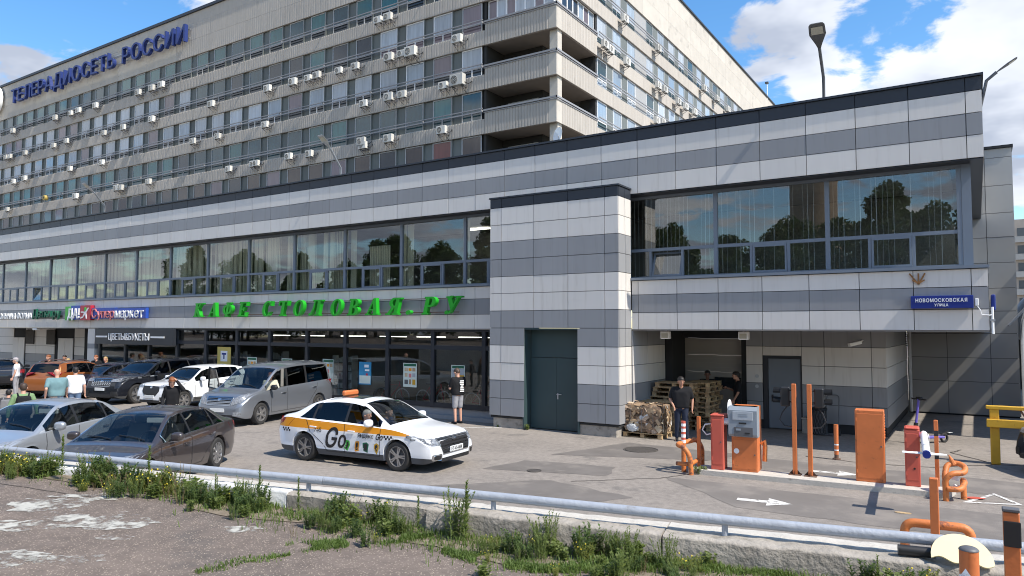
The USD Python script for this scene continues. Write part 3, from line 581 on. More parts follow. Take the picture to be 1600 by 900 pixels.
# loading bay and the lower right walls
RY = 23.4
rr = [.27, .83, 1.41, 1.98, 2.56, 3.045]; rk = 'ggwwg'
for i, k in enumerate(rk):
    for a, b in ((-6.19, -5.68), (-4.52, -3.87), (-3.87, -2.59), (-2.59, -2.2)): panel(a, b, rr[i], rr[i + 1], RY, k)
    for y0, y1 in ((RY + .03, 26.0), (26.0, 28.4), (28.4, 30.84)): panel(y0, y1, rr[i], rr[i + 1], -2.2, k, axis='x', sgn=1)
panel(-5.68, -4.52, 2.56, 3.045, RY, 'g'); panel(-5.68, -4.52, 2.27, 2.56, RY, 'w')
part(pav, 'rear_wall_core', MB().box(-6.15, -5.66, RY + .035, 30.9, -.02, 3.05).box(-4.5, -2.24, RY + .035, 30.9, -.02, 3.05).box(-5.66, -4.5, RY + .25, 30.9, 0, 3.05), M['joint'], world=True)
part(pav, 'rear_wall_plinth', MB().box(-6.17, -5.7, RY + .04, RY + .3, -.03, .262).box(-4.46, -2.3, RY + .04, RY + .3, -.03, .262), M['concrete'], world=True)
part(pav, 'office_door_frame', MB().box(-5.66, -5.52, RY + .01, RY + .2, .0, 2.262).box(-4.56, -4.5, RY + .01, RY + .2, 0, 2.262).box(-5.52, -4.56, RY + .01, RY + .2, 2.18, 2.262), M['beam'], world=True)
dd = part(pav, 'office_door', MB().box(-5.515, -4.565, RY + .04, RY + .09, .03, 2.175), M['doorgrey'], world=True)
part(dd, 'door_handle', MB().cyl((-5.40, RY + .04, 1.0), (-5.40, RY - .02, 1.0), .014, 8).bar((-5.42, RY - .02, 1.0), (-5.24, RY - .02, 1.0), .022, .024).box(-5.43, -5.37, RY + .03, RY + .038, .84, 1.06), M['black'], world=True)
for z in (1.30, 1.62): part(pav, 'wall_button', MB().mesh(trimesh.creation.cylinder(.055, .03, sections=16).apply_transform(trimesh.transformations.rotation_matrix(math.pi / 2, (1, 0, 0))).apply_translation((-5.86, RY - .015, z))), M['steel'], world=True)
# loading bay door
part(pav, 'bay_jamb', MB().box(-8.535, -8.3, 22.5, 24.0, 0, 3.05).box(-6.35, -6.19, 23.45, 24.0, 0, 3.05).box(-8.3, -6.35, 23.5, 24.0, 2.8, 3.05).box(-8.9, -8.576, 19.9, 24, -.02, 3.05), M['joint'], world=True)
for k in range(5):
    b = MB().box(-8.3, -6.35, 23.72, 23.78, .02 + k * .556, .02 + k * .556 + .55)
    for q in range(1, 4): b.box(-8.3, -6.35, 23.708, 23.722, .02 + k * .556 + q * .139 - .012, .02 + k * .556 + q * .139 + .012)
    rp = part(pav, 'roller_door_section', b, M['roller'], world=True)
part(pav, 'roller_door_window', MB().cbox(-7.3, -6.45, 23.69, 23.71, 1.14, 1.52, .008), M['bl_dark'], world=True)
for i, (z0, z1, k) in enumerate(((.03, .9, 'g'), (.9, 1.476, 'g'), (1.476, 2.023, 'w'), (2.023, 2.59, 'w'), (2.59, 3.045, 'g'))):
    for y0, y1 in ((FY + .01, 21.0), (21.0, 22.0), (22.0, 22.48)): panel(y0, y1, z0, z1, -8.54, k, axis='x', sgn=1)
# the block at the right-hand end
EY = 30.9
ec = [-2.2, -0.91, 0.42, 1.25]; er = [.05, 1.22, 2.08, 2.96, 3.76, 4.58, 5.49, 6.4, 7.27, 8.26, 9.27, 9.6]
M['pe'] = look('pale_grey_panel', (0.36, 0.355, 0.34), 0.35, var=0.03, rand=0.03, spec=0.45)
for z0, z1 in zip(er[:-1], er[1:]):
    for a, b in zip(ec[:-1], ec[1:]): part(pav, 'stair_block_panel', MB().box(a + G, b - G, EY + rng.uniform(-.004, .004), EY + .03, z0 + G, z1 - G), M['pe'], world=True)
    part(pav, 'stair_block_panel', MB().box(1.22, 1.25, EY + .04, 36, z0 + G, z1 - G), M['pe'], world=True)
part(pav, 'stair_block', MB().box(-2.15, 1.21, EY + .035, 36, -.02, 9.6).box(-2.25, 1.29, EY - .05, 36, 9.605, 9.7), M['joint'], world=True)
part(pav, 'downpipe', MB().cyl((-2.1, 30.78, .05), (-2.1, 30.78, 3.04), .05, 12), M['white'], world=True)
vg = MB()
for k in range(8): vg.box(-2.19, -2.16, 30.2, 30.7, 2.5 + k * .065, 2.53 + k * .065)
part(pav, 'vent_grille', vg, M['black'], world=True)
lt = thing('gutter_pipe', 'short white downpipe at the right corner below the street sign', 'pipe', (0.33, FY, 3.0)); part(lt, 'pipe', MB().cyl((0, 0, 0), (0, 0, .62), .026, 12), M['white']); part(lt, 'bracket', MB().box(-.05, .05, -.05, .05, .3, .34), M['steel'])

ss = thing('stair_screen', 'clad screen of the stair passage just beyond the right edge', 'screen', (3.0, 24.6, 0))
for y0, y1 in ((24.6, 27.7), (27.72, 30.85)):
    for z0, z1 in ((0.0, 3.95), (4.38, 5.8), (6.28, 7.3)): part(ss, 'screen_panel', MB().box(2.97, 3.03, y0, y1, z0, z1), M['pe'], world=True)
for y in (24.6, 27.71, 30.85): part(ss, 'post', MB().box(3.035, 3.14, y - .06, y + .06, 0, 7.4), M['steel'], world=True)

# ------------------------------------------------------------------ office block behind
OY, OX = 41.0, -22.93
off = thing('office_block', 'tall concrete office block with ribbed panels and long rows of windows', 'building', (OX, OY, 0))
FL = [10.4, 13.6, 16.8, 20.0, 23.2, 26.4, 29.6]
JL = [-28.75 - 5.36 * k for k in range(0, 17)]      # panel joints of the long front
JR = [47.1, 49.9] + [49.9 + 6.03 * k for k in range(1, 9)] + [103.4]
OLX = JL[-1]
def ribbed(length, z0, z1, pitch=0.235, depth=0.028, th=0.16):
    """A panel in its own frame: u along the wall, w out of it, with vertical ribs."""
    n = max(2, int(round((length - .1) / pitch))); u = [0.006]; w = [0.0]
    p = (length - .012) / n
    for k in range(n):
        a = .006 + k * p; u += [a + p * .10, a + p * .2, a + p * .85, a + p * .95]; w += [0, depth, depth, 0]
    u.append(length - .006); w.append(0.0)
    u, w = np.array(u), np.array(w); m = len(u)
    v = np.vstack([np.column_stack([u, w, np.full(m, z)]) for z in (z0, z1)] + [np.column_stack([u, np.full(m, -th), np.full(m, z)]) for z in (z0, z1)])
    f = [(k, k + 1, m + k + 1, m + k) for k in range(m - 1)] + [(m + k, m + k + 1, 3 * m + k + 1, 3 * m + k) for k in range(m - 1)] + [(k + 1, k, 2 * m + k, 2 * m + k + 1) for k in range(m - 1)]
    return v, f
def flat(length, z0, z1, th=0.16):
    return MB().box(.008, length - .008, -th, 0, z0, z1).get()
def on_front(vf):          # frame of the long front: u runs left to right, w towards the viewer
    v, f = vf; return np.column_stack([v[:, 0], OY - v[:, 1], v[:, 2]]), np.asarray(f)
def on_side(vf):           # frame of the right-hand side: u runs away from the corner
    v, f = vf; return np.column_stack([OX + v[:, 1], v[:, 0], v[:, 2]]), np.asarray(f)
def put(name, vf, mat, parent=None, label=None):
    v, f = vf; b = MB().add(v, f); return part(parent or off, name, b, mat, world=True, label=label)
def shift(vf, du): v, f = vf; v = np.array(v); v[:, 0] += du; return v, f
SILL = 1.06
for k, z in enumerate(FL[:-1]):
    for a, b in zip(JL[1:], JL[:-1]):
        if z < 13 : continue
        put('ribbed_panel', on_front(shift(ribbed(b - a, z + .012, z + SILL), a)), M['conc'])
    if z > 13:
        for a, b in zip(JR[:-1], JR[1:]): put('ribbed_panel', on_side(shift(ribbed(b - a, z + .012, z + SILL, depth=.018), a)), M['conc'])
# balconies at the corner
for z in (13.6, 16.8, 20.0, 23.2, 26.4):
    H = 1.48
    put('balcony_panel', on_front(shift(ribbed(-.62 + 5.82, z + .0, z + H, depth=.035), -28.75)), M['conc'])
    put('balcony_corner', (MB().box(OX - .612, OX + .004, OY - .012, OY + .15, z, z + H).box(OX - .15, OX + .012, OY + .15, OY + .70, z, z + H)).get(), M['conc2'])
    put('balcony_panel', on_side(shift(ribbed(47.1 - 41.72, z + .0, z + H, depth=.03), 41.715)), M['conc'])
    put('balcony_slab', MB().box(-28.7, OX - .16, OY + .16, 47.05, z + .012, z + .20).get(), M['soffit'])
    put('balcony_column', MB().box(OX - .72, OX - .12, OY + .35, OY + .95, z - 1.7, z + .01).get(), M['conc2'])
    if z < 26:
        put('balcony_back_wall', MB().box(-28.7, OX - 2.6, 43.3, 43.5, z + .2, z + 3.2).box(OX - 2.6, OX - 2.4, 43.3, 47.05, z + .2, z + 3.2).get(), M['void'])
        for x in (-28.2, -26.9):
            w_ = put('balcony_window', MB().box(x, x + 1.25, 43.2, 43.3, z + 1.2, z + 1.26).box(x, x + 1.25, 43.2, 43.3, z + 2.6, z + 2.66).box(x, x + .06, 43.2, 43.3, z + 1.26, z + 2.6).box(x + 1.19, x + 1.25, 43.2, 43.3, z + 1.26, z + 2.6).get(), M['alu'])
            part(w_, 'pane', MB().box(x + .06, x + 1.19, 43.24, 43.26, z + 1.26, z + 2.6), M['bl_tealdark'], world=True)
    else: pass
# rails in front of the windows
for k, z in enumerate(FL[1:-1]):
    zz = z + SILL + .72
    r1 = MB().bar((OLX, OY - .20, zz), (-28.8, OY - .20, zz), .07, .07).bar((OLX, OY - .20, zz - .22), (-28.8, OY - .2, zz - .22), .05, .09)
    for x in JL: r1.bar((x - .2, OY + .05, zz - .1), (x - .2, OY - .2, zz - .1), .05, .12, up=(0, 0, 1))
    put('front_rail', r1.get(), M['rail'])
    put('balcony_rail', MB().bar((-28.8, OY - .07, z + 1.66), (OX + .1, OY - .07, z + 1.66), .10, .12).bar((-28.8, OY - .04, z + 1.52), (OX + .1, OY - .04, z + 1.52), .06, .06).bar((OX + .07, OY - .12, z + 1.66), (OX + .07, 47.1, z + 1.66), .10, .12).bar((OX + .04, OY, z + 1.52), (OX + .04, 47.1, z + 1.52), .06, .06).get(), M['rail'])
    r2 = MB().bar((OX + .20, 47.1, zz), (OX + .20, 103.4, zz), .07, .07).bar((OX + .2, 47.1, zz - .22), (OX + .2, 103.4, zz - .22), .05, .09)
    put('side_rail', r2.get(), M['rail'])
# the band under the roof
FT = [29.62, 31.24, 32.86, 33.95]
for z0, z1 in zip(FT[:-1], FT[1:]):
    js = JL if z0 != FT[1] else [j + 0.0 for j in JL]
    for a, b in zip(JL[1:], JL[:-1]):
        left = b < -66
        put('roof_band_panel', on_front(shift(flat(b - a, z0, z1 - .014) if left or z0 > 32 else ribbed(b - a, z0, z1 - .014, pitch=.3, depth=.016), a)), M['conc2'] if left else M['conc'])
    put('roof_band_panel', on_front(shift(ribbed(5.8, z0, z1 - .014, pitch=.3, depth=.016), -28.75)), M['conc'])
    for a, b in zip([41.0] + JR[:-1], JR): put('roof_band_panel', on_side(shift(flat(b - a, z0, z1 + (.5 if z0 > 32 else -.014)), a)), M['conc2'])
put('roof_edge', MB().box(OLX, OX + .1, OY - .14, OY + .5, 33.95, 34.22).box(OX - .4, OX + .14, OY + .5, 103.5, 34.46, 34.62).get(), M['pd'])
put('core_wall', MB().box(OLX, -28.8, OY + .30, 60, 8, 33.9).box(-28.75, OX - .30, 47.3, 103.3, 8, 34.4).box(-28.75, OX - .17, OY + .17, 47.3, 29.7, 33.9).box(-28.9, -28.72, OY + .16, 47.3, 8, 33.9).box(-28.75, OX - .17, 47.12, 47.3, 8, 33.9).get(), M['void'])
# windows
def window(side, u0, u1, z0, z1, frame, pane, split, lower=True):
    T = on_side if side else on_front
    b = MB(); w0, w1 = -.17, -.11; t = .07
    for q in ((u0, u1, z0, z0 + t), (u0, u1, z1 - t, z1), (u0, u0 + t, z0 + t, z1 - t), (u1 - t, u1, z0 + t, z1 - t)): b.box(q[0], q[1], w0, w1, q[2], q[3])
    zs = z0 + .60
    b.box(u0 + t, u1 - t, w0, w1, zs - .04, zs + .04)
    if split: b.box((u0 + u1) / 2 - .05, (u0 + u1) / 2 + .05, w0, w1 + .005, z0 + t, zs - .04)
    wn = put('window', T(b.get()), frame)
    mats = pane if isinstance(pane, tuple) else (pane, pane)
    part(wn, 'pane', MB().add(*T(MB().box(u0 + t, u1 - t, -.155, -.145, zs + .04, z1 - t).get())), M['bl_' + mats[0]], world=True)
    part(wn, 'lower_pane', MB().add(*T(MB().box(u0 + t, u1 - t, -.155, -.145, z0 + t, zs - .04).get())), M['bl_' + mats[1]], world=True)
wr_ = random.Random(3)
ROWP = {13.6: ['brown', 'brown', 'dark', 'mauve'], 16.8: ['teal', 'tealdark', 'teal', 'dark'], 20.0: ['pale', 'sky', 'pale', 'sky'], 23.2: ['tealdark', 'teal', 'pale', 'tealdark'], 26.4: ['teal', 'teal', 'tealdark', 'teal']}
for z in (10.4, 13.6, 16.8, 20.0, 23.2, 26.4):
    zb, zt = z + SILL + .01, z + 3.2 - .02
    n = 0
    for j in JL[:-1]:
        for h in range(2):
            u1 = j - .33 - 2.68 * h; u0 = u1 - 1.75; n += 1
            key = {10.4: 'brown'}.get(z)
            if z in (10.4, 13.6): p = (wr_.choice(['brown', 'brown', 'brown', 'mauve', 'dark']),) * 2
            elif z == 20.0: p = (wr_.choice(['sky', 'pale', 'pale', 'sky', 'mauve']), 'dark')
            elif z == 23.2: p = (wr_.choice(['teal', 'tealdark', 'tealdark', 'dark']) if n < 14 else wr_.choice(['pale', 'sky', 'pale', 'mauve']), 'dark')
            elif z == 16.8: p = (wr_.choice(['teal', 'teal', 'tealdark', 'dark']), 'tealdark')
            elif z == 13.6: p = (wr_.choice(['teal', 'tealdark', 'tealdark', 'pale']), 'dark')
            else: p = (wr_.choice(['teal', 'teal', 'tealdark']), 'dark')
            if z == 23.2 and n in (1, 2, 3, 4): p = (['mauve', 'pale', 'pale', 'pale'][n - 1], 'mauve')
            up = p[0] in ('pale', 'sky')
            if z == 13.6 and n == 2: p = ('red', 'red')
            window(0, u0, u1, zb, zt, M['upvc'] if up and z > 14 else M['alu'], p, up or wr_.random() < .25)
    # infill between the windows
    mu = []
    for j in JL[:-1]:
        for h in range(2):
            u1 = j - .33 - 2.68 * h - 1.76; u0 = j - .33 - 2.68 * (h + 1) + .01
            b = MB().box(u0, u1, -.22, -.17, zb, zt).box(u0 + .02, u0 + .10, -.17, -.06, zb, zt).box(u1 - .06, u1, -.17, -.12, zb, zt)
            put('infill_panel', on_front(b.get()), M['mull'])
    if z > 14:
        ys = [47.35, 50.07, 52.85] + [56.85 + 2.66 * k for k in range(17)]
        for n, y in enumerate(ys):
            p = wr_.choice(['sky', 'sky', 'pale', 'tealdark']) if z != 16.8 else wr_.choice(['teal', 'sky'])
            window(1, y, y + 1.6, zb, zt, M['upvc'] if z in (20.0, 16.8) else M['alu'], (p, 'pale' if z == 20.0 else 'tealdark'), z in (20.0,) or wr_.random() < .25)
            e = ys[n + 1] if n + 1 < len(ys) else 103.3
            put('infill_panel', on_side(MB().box(y + 1.61, e - .01, -.22, -.12, zb, zt).get()), M['mull'] if n != 2 else M['pe'])
# glazed corner balcony
for z in (23.2, 26.4):
    for a, b in zip(np.linspace(-28.6, OX - .3, 8)[:-1], np.linspace(-28.6, OX - .3, 8)[1:]):
        t = .06; bm = MB()
        for q in ((a, b, z + 1.74, z + 1.8), (a, b, z + 3.12, z + 3.18), (a, a + t, z + 1.8, z + 3.12), (b - t, b, z + 1.8, z + 3.12)): bm.box(q[0], q[1], -.3, -.22, q[2], q[3])
        w_ = put('balcony_window', on_front(bm.get()), M['upvc']); part(w_, 'pane', MB().add(*on_front(MB().box(a + t, b - t, -.27, -.26, z + 1.8, z + 3.12).get())), M['bl_' + wr_.choice(['pale', 'dark', 'mauve', 'pale'])], world=True)
    for a, b in zip(np.linspace(41.3, 47.0, 8)[:-1], np.linspace(41.3, 47.0, 8)[1:]):
        t = .06; bm = MB()
        for q in ((a, b, z + 1.74, z + 1.8), (a, b, z + 3.12, z + 3.18), (a, a + t, z + 1.8, z + 3.12), (b - t, b, z + 1.8, z + 3.12)): bm.box(q[0], q[1], -.3, -.22, q[2], q[3])
        w_ = put('balcony_window', on_side(bm.get()), M['upvc']); part(w_, 'pane', MB().add(*on_side(MB().box(a + t, b - t, -.27, -.26, z + 1.8, z + 3.12).get())), M['bl_' + wr_.choice(['sky', 'dark', 'sky', 'mauve'])], world=True)
    break

# air conditioners
ac = proto('air_conditioner')
part(ac, 'casing', MB().cbox(-.40, .40, -.30, 0.0, 0, .56, .015), M['acwhite'])
gr = MB()
for r in (.21, .15, .09): gr.tube([(-.12 + r * math.cos(a), -.312, .28 + r * math.sin(a)) for a in np.linspace(0, 2 * math.pi, 17)], .008, 5, caps=False)
for a in np.linspace(0, math.pi, 5)[:-1]: gr.cyl((-.12 - .21 * math.cos(a), -.312, .28 - .21 * math.sin(a)), (-.12 + .21 * math.cos(a), -.312, .28 + .21 * math.sin(a)), .006, 5)
part(ac, 'fan_guard', gr, M['acwhite'])
part(ac, 'fan_opening', MB().mesh(trimesh.creation.cylinder(.215, .012, sections=20).apply_transform(trimesh.transformations.rotation_matrix(math.pi / 2, (1, 0, 0))).apply_translation((-.12, -.298, .28))), M['black'])
part(ac, 'bracket', MB().bar((-.28, .32, -.03), (-.28, -.30, -.03), .04, .04).bar((-.28, .32, -.35), (-.28, -.25, -.04), .03, .03), M['darksteel'])
part(ac, 'bracket', MB().bar((.28, .32, -.03), (.28, -.30, -.03), .04, .04).bar((.28, .32, -.35), (.28, -.25, -.04), .03, .03), M['darksteel'])
part(ac, 'hose', MB().tube([(.38, -.1, .15), (.55, .0, .05), (.62, .2, .2), (.55, .33, .4)], .025, 6), M['rubber'])
FRONT_AC = [((-72.1), (27.36), 1), ((-69.67), (27.39), 1), ((-67.98), (27.41), 1), ((-80.5), (27.39), 1), ((-89.39), (27.45), 1), ((-85.88), (27.45), 1), ((-84.12), (27.45), 1), ((-99.94), (27.46), 1), ((-59.7), (24.05), 1), ((-69.5), (24.13), 1), ((-74.75), (24.13), 1), ((-78.58), (24.08), 1), ((-86.52), (24.32), 1), ((-62.4), (20.9), 1), ((-58.6), (20.85), 1), ((-38.62), (27.16), 1), ((-37.58), (27.15), 1), ((-30.85), (23.92), 1), ((-37.43), (23.93), 1), ((-36.16), (23.99), 1), ((-35.2), (23.89), 1.25), ((-41.01), (23.96), 1), ((-42.88), (23.99), 1), ((-45.43), (24.08), 1), ((-46.51), (24.04), 1), ((-48.38), (24.03), 1), ((-51.66), (24.07), 1), ((-32.11), (20.76), 1), ((-30.74), (20.84), 1.35), ((-37.38), (20.8), 1), ((-36.05), (20.8), 1), ((-40.04), (20.78), 1), ((-51.9), (20.91), 1), ((-32.2), (17.46), 1), ((-37.36), (17.56), 1), ((-40.19), (17.73), 1), ((-89.52), (24.22), 1), ((-101.56), (24.36), 1), ((-100.52), (24.35), 1), ((-96.49), (24.27), 1), ((-78.77), (20.89), 1), ((-85.56), (21.0), 1), ((-96.39), (21.11), 1), ((-99.21), (21.03), 1), ((-84.06), (17.71), 1), ((-100.62), (17.73), 1), ((-75.66), (17.77), 1), ((-74.85), (17.72), 1), ((-69.72), (17.8), 1), ((-56.86), (17.58), 1), ((-53.43), (17.63), 1), ((-48.72), (17.68), 1), ((-46.18), (17.57), 1), ((-40.04), (17.43), 1), ((-53.0), (17.63), 1)]
SIDE_AC = [((51.15), (27.38), 1), ((47.47), (24.08), 1), ((48.41), (24.01), 1), ((51.47), (24.05), 1), ((58.17), (27.37), 1), ((58.09), (24.07), 1), ((59.61), (24.16), 1), ((63.08), (24.01), 1), ((65.07), (24.06), 1), ((67.65), (24.23), 1), ((70.71), (27.46), 1), ((74.99), (27.57), 1), ((79.08), (27.47), 1), ((57.72), (20.89), 1), ((59.07), (21.11), 1)]
def storey(z): return int(round((z - .75 - 10.4) / 3.2))
names_ = ['lowest', 'second', 'third', 'fourth', 'fifth', 'top', 'top']
ORD = ['first', 'second', 'third', 'fourth', 'fifth', 'sixth', 'seventh', 'eighth', 'ninth', 'tenth', 'eleventh', 'twelfth', 'thirteenth', 'fourteenth', 'fifteenth', 'sixteenth', 'seventeenth', 'eighteenth', 'nineteenth', 'twentieth', 'twenty-first', 'twenty-second', 'twenty-third', 'twenty-fourth']
ROWN = {0: 'the top window row', 1: 'the second window row', 2: 'the third window row', 3: 'the fourth window row', 4: 'the fifth window row'}
def rows_of(lst): 
    d = {}
    for q in lst: d.setdefault(min(4, max(0, int(round((27.35 - q[1]) / 3.2)))), []).append(q)
    return d
for r, ls in rows_of(FRONT_AC).items():
    for i, (x, z, s) in enumerate(sorted(ls)):
        use(ac, 'air_conditioner', (x, OY - .33, z - .28 * s), 0, ('large ' if s > 1 else '') + 'white air conditioner, %s from left below %s of the long front' % (ORD[i], ROWN[r]), 'air conditioner', 'air conditioners along the long office front', (1.0 if s == 1 else s) * rng.uniform(.88, 1.08))
for r, ls in rows_of(SIDE_AC).items():
    for i, (y, z, s) in enumerate(sorted(ls)):
        use(ac, 'air_conditioner', (OX + .33, y, z - .28), math.pi / 2, 'sunlit air conditioner, %s from the corner under %s of the office side' % (ORD[i], ROWN[r]), 'air conditioner', 'air conditioners on the sunny side of the office block')
use(ac, 'air_conditioner', (OX - .55, 46.4, 17.05), math.pi / 2, 'white air conditioner standing in the shade of the corner balcony', 'air conditioner')
M['acyellow'] = look('yellowed_casing', (0.40, 0.30, 0.08), 0.6)
ya = thing('old_air_conditioner', 'round yellowed ventilator on the third row of windows, left end of the office block', 'ventilator', (-91.37, OY - .3, 18.28))
part(ya, 'drum', MB().mesh(trimesh.creation.cylinder(.30, .4, sections=18).apply_transform(trimesh.transformations.rotation_matrix(math.pi / 2, (1, 0, 0)))), M['acyellow'], smooth=40)
part(ya, 'hub', MB().mesh(trimesh.creation.cylinder(.12, .45, sections=14).apply_transform(trimesh.transformations.rotation_matrix(math.pi / 2, (1, 0, 0)))), M['black'])
sd = thing('satellite_dish', 'white satellite dish on the corner column of the office block', 'satellite dish', (-22.62, 40.75, 15.75))
v = []
dsh = trimesh.creation.revolve(np.array([[0.0, 0.0], [.18, .012], [.36, .05], [.52, .105], [.53, .115], [.36, .062], [.18, .024], [0, .012]]), sections=28)
dsh.apply_scale((.82, 1, 1)); dsh.apply_transform(trimesh.transformations.rotation_matrix(math.radians(-80), (1, 0, 0)) @ np.eye(4)); dsh.apply_transform(trimesh.transformations.rotation_matrix(math.radians(160), (0, 0, 1)))
part(sd, 'dish', dsh, M['white'], smooth=40)
part(sd, 'feed_arm', MB().cyl((0, -.05, -.4), (.25, -.55, -.2), .02, 6), M['steel']); part(sd, 'mount', MB().bar((0, .05, -.2), (-.35, .4, -.5), .05, .05), M['steel'])
ap = thing('roof_mast', 'thin white mast at the far corner of the office roof', 'mast', (OX, 99.5, 34.5)); part(ap, 'pole', MB().cyl((0, 0, -.3), (0, 0, 2.0), .07, 8), M['white']); part(ap, 'lamp_head', MB().cbox(-.25, .2, -.2, .2, 1.9, 2.15, .04), M['darksteel'])

# lettering
def glyphs(text, height, depth, bold=True, gap=0.12, space=0.5, squeeze=1.0):
    """(character, mesh, x) for each letter; meshes stand in the xz plane facing -y, base on z = 0."""
    out, x = [], 0.0
    for ch in text:
        if ch == ' ': x += space * height; continue
        m = meshkit.text_mesh(ch, height, depth, bold); v = np.array(m.vertices); x0 = v[:, 0].min(); w = (v[:, 0].max() - x0) * squeeze
        vv = np.column_stack([(v[:, 0] - x0) * squeeze, -v[:, 2], v[:, 1]])
        out.append((ch, (vv, np.array(m.faces)), x)); x += w + gap * height
    return out, x - gap * height
LET = 'letter'
rs = thing('roof_sign', 'big blue sign letters under the roof of the office block', 'sign', (-100.6, OY - .3, 30.98))
gl, W_ = glyphs('ТЕЛЕРАДИОСЕТЬ РОССИИ', 1.72, .34, False, .22, .62)
k_ = 36.6 / W_
for ch, (v, f), x in gl:
    part(rs, 'sign_letter', (np.column_stack([v[:, 0] * k_ + x * k_, v[:, 1], v[:, 2]]), f), M['letter'])
rb_ = MB().bar((-.3, .1, .4), (36.8, .1, .4), .08, .08).bar((-.3, .1, 1.3), (36.8, .1, 1.3), .08, .08)
for x in np.arange(1, 36.5, 3): rb_.bar((x, .32, .4), (x, .08, .4), .06, .06).bar((x, .32, 1.3), (x, .08, 1.3), .06, .06)
part(rs, 'sign_rail', rb_, M['steel'])
lg = thing('roof_sign_disc', 'white round sign disc at the left end of the office roof', 'sign', (-105.45, OY - .5, 32.2))
part(lg, 'disc', trimesh.creation.cylinder(1.85, .5, sections=48).apply_transform(trimesh.transformations.rotation_matrix(math.pi / 2, (1, 0, 0))), M['white'], smooth=40)
part(lg, 'emblem', trimesh.creation.cylinder(1.1, .54, sections=32).apply_transform(trimesh.transformations.rotation_matrix(math.pi / 2, (1, 0, 0))), M['letter'], smooth=40)

# slab-serif italic letters of the cafe sign
def serif(ch, h=1.0):
    t, th, s = .25, .10, .10        # thick stem, thin stroke, serif overhang
    R = lambda x0, x1, y0, y1: sbox(x0, y0, x1, y1)
    def stem(x, w=t, lo=True, hi=True):
        p = [R(x, x + w, 0, 1)]
        if lo: p.append(R(x - s, x + w + s, 0, .09))
        if hi: p.append(R(x - s, x + w + s, .91, 1))
        return unary_union(p)
    def stroke(p, w): return LineString(p).buffer(w / 2, cap_style=2, join_style=2)
    E = lambda cx, cy, rx, ry: affinity.scale(shapely.Point(cx, cy).buffer(1, 24), rx, ry)
    if ch == 'К': g = [stem(.1), stroke([(.30, .47), (.62, .93)], .11), stroke([(.36, .55), (.70, .04)], .24), R(.50, .86, .91, 1), R(.55, .95, 0, .09)]
    elif ch == 'А': g = [stroke([(.12, .04), (.47, 1.0)], .10), stroke([(.47, .98), (.78, .03)], .25), R(.22, .70, .28, .37), R(-.03, .30, 0, .09), R(.56, .99, 0, .09)]
    elif ch == 'Ф': g = [stem(.42, .22), E(.53, .5, .50, .36).difference(E(.53, .5, .27, .27))]
    elif ch == 'Е': g = [stem(.1), R(.1, .80, 0, .10), R(.1, .80, .90, 1), R(.1, .55, .46, .55), R(.70, .80, 0, .30), R(.70, .80, .72, 1), R(.50, .58, .36, .65)]
    elif ch == 'С': g = [E(.48, .5, .44, .52).difference(E(.53, .5, .24, .42)).difference(R(.62, 1.2, .30, .70)), R(.74, .86, .68, 1), R(.72, .80, .08, .30)]
    elif ch == 'Т': g = [stem(.32, .24, True, False), R(0, .88, .90, 1), R(0, .10, .68, 1), R(.78, .88, .68, 1)]
    elif ch == 'О': g = [E(.47, .5, .46, .52).difference(E(.47, .5, .22, .43))]
    elif ch == 'Л': g = [stem(.62), R(.30, .80, .91, 1), stroke([(.36, .95), (.30, .4), (.12, .06)], .11), E(.06, .09, .11, .09), R(.18, .42, .91, 1)]
    elif ch == 'В': g = [stem(.1), R(.1, .5, .90, 1), R(.1, .5, 0, .10), R(.1, .55, .47, .56), E(.45, .75, .34, .25).difference(E(.42, .75, .13, .16)).intersection(R(.4, 1, 0, 1)), E(.48, .27, .40, .275).difference(E(.44, .27, .16, .175)).intersection(R(.4, 1, 0, 1))]
    elif ch == 'Я': g = [stem(.55), R(.4, .7, .90, 1), R(.4, .7, .44, .53), E(.42, .72, .35, .28).difference(E(.45, .72, .14, .19)).intersection(R(0, .5, 0, 1)), stroke([(.45, .50), (.14, .04)], .2), R(-.08, .28, 0, .09)]
    elif ch == 'Р': g = [stem(.1), R(.1, .5, .90, 1), R(.1, .5, .42, .51), E(.47, .71, .38, .29).difference(E(.43, .71, .16, .20)).intersection(R(.4, 1, 0, 1))]
    elif ch == 'У': g = [stroke([(.15, .97), (.50, .36)], .25), stroke([(.78, .97), (.40, .12), (.22, .06)], .11), E(.17, .11, .12, .11), R(-.05, .40, .91, 1), R(.58, 1.0, .91, 1)]
    else: g = [E(.2, .13, .17, .13)]
    return affinity.affine_transform(unary_union(g).buffer(0), [h, 0.26 * h, 0, h, 0, 0])
cs = thing('cafe_sign', 'green slab-serif letters of the cafe sign on the grey band', 'sign', (-29.6, FY - .02, 3.56))
LX = [('К', -29.70), ('А', -28.62), ('Ф', -27.66), ('Е', -26.55), ('С', -25.02), ('Т', -24.02), ('О', -23.10), ('Л', -22.12), ('О', -20.98), ('В', -20.02), ('А', -19.06), ('Я', -18.02), ('.', -17.12), ('Р', -16.36), ('У', -15.38)]
for ch, x in LX:
    b = MB().prism(serif(ch, .62), 0, .17, frame=((x + 29.6, -.14, .02), (1, 0, 0), (0, 0, 1), (0, -1, 0)))
    part(cs, 'sign_letter', b, M['green'])
M['rust'] = look('rusty_bar', (0.13, 0.075, 0.05), 0.8, var=0.2)
for z in (.10, .58): part(cs, 'sign_bar', MB().bar((-.2, -.10, z), (14.75, -.10, z), .03, .03), M['rust'])
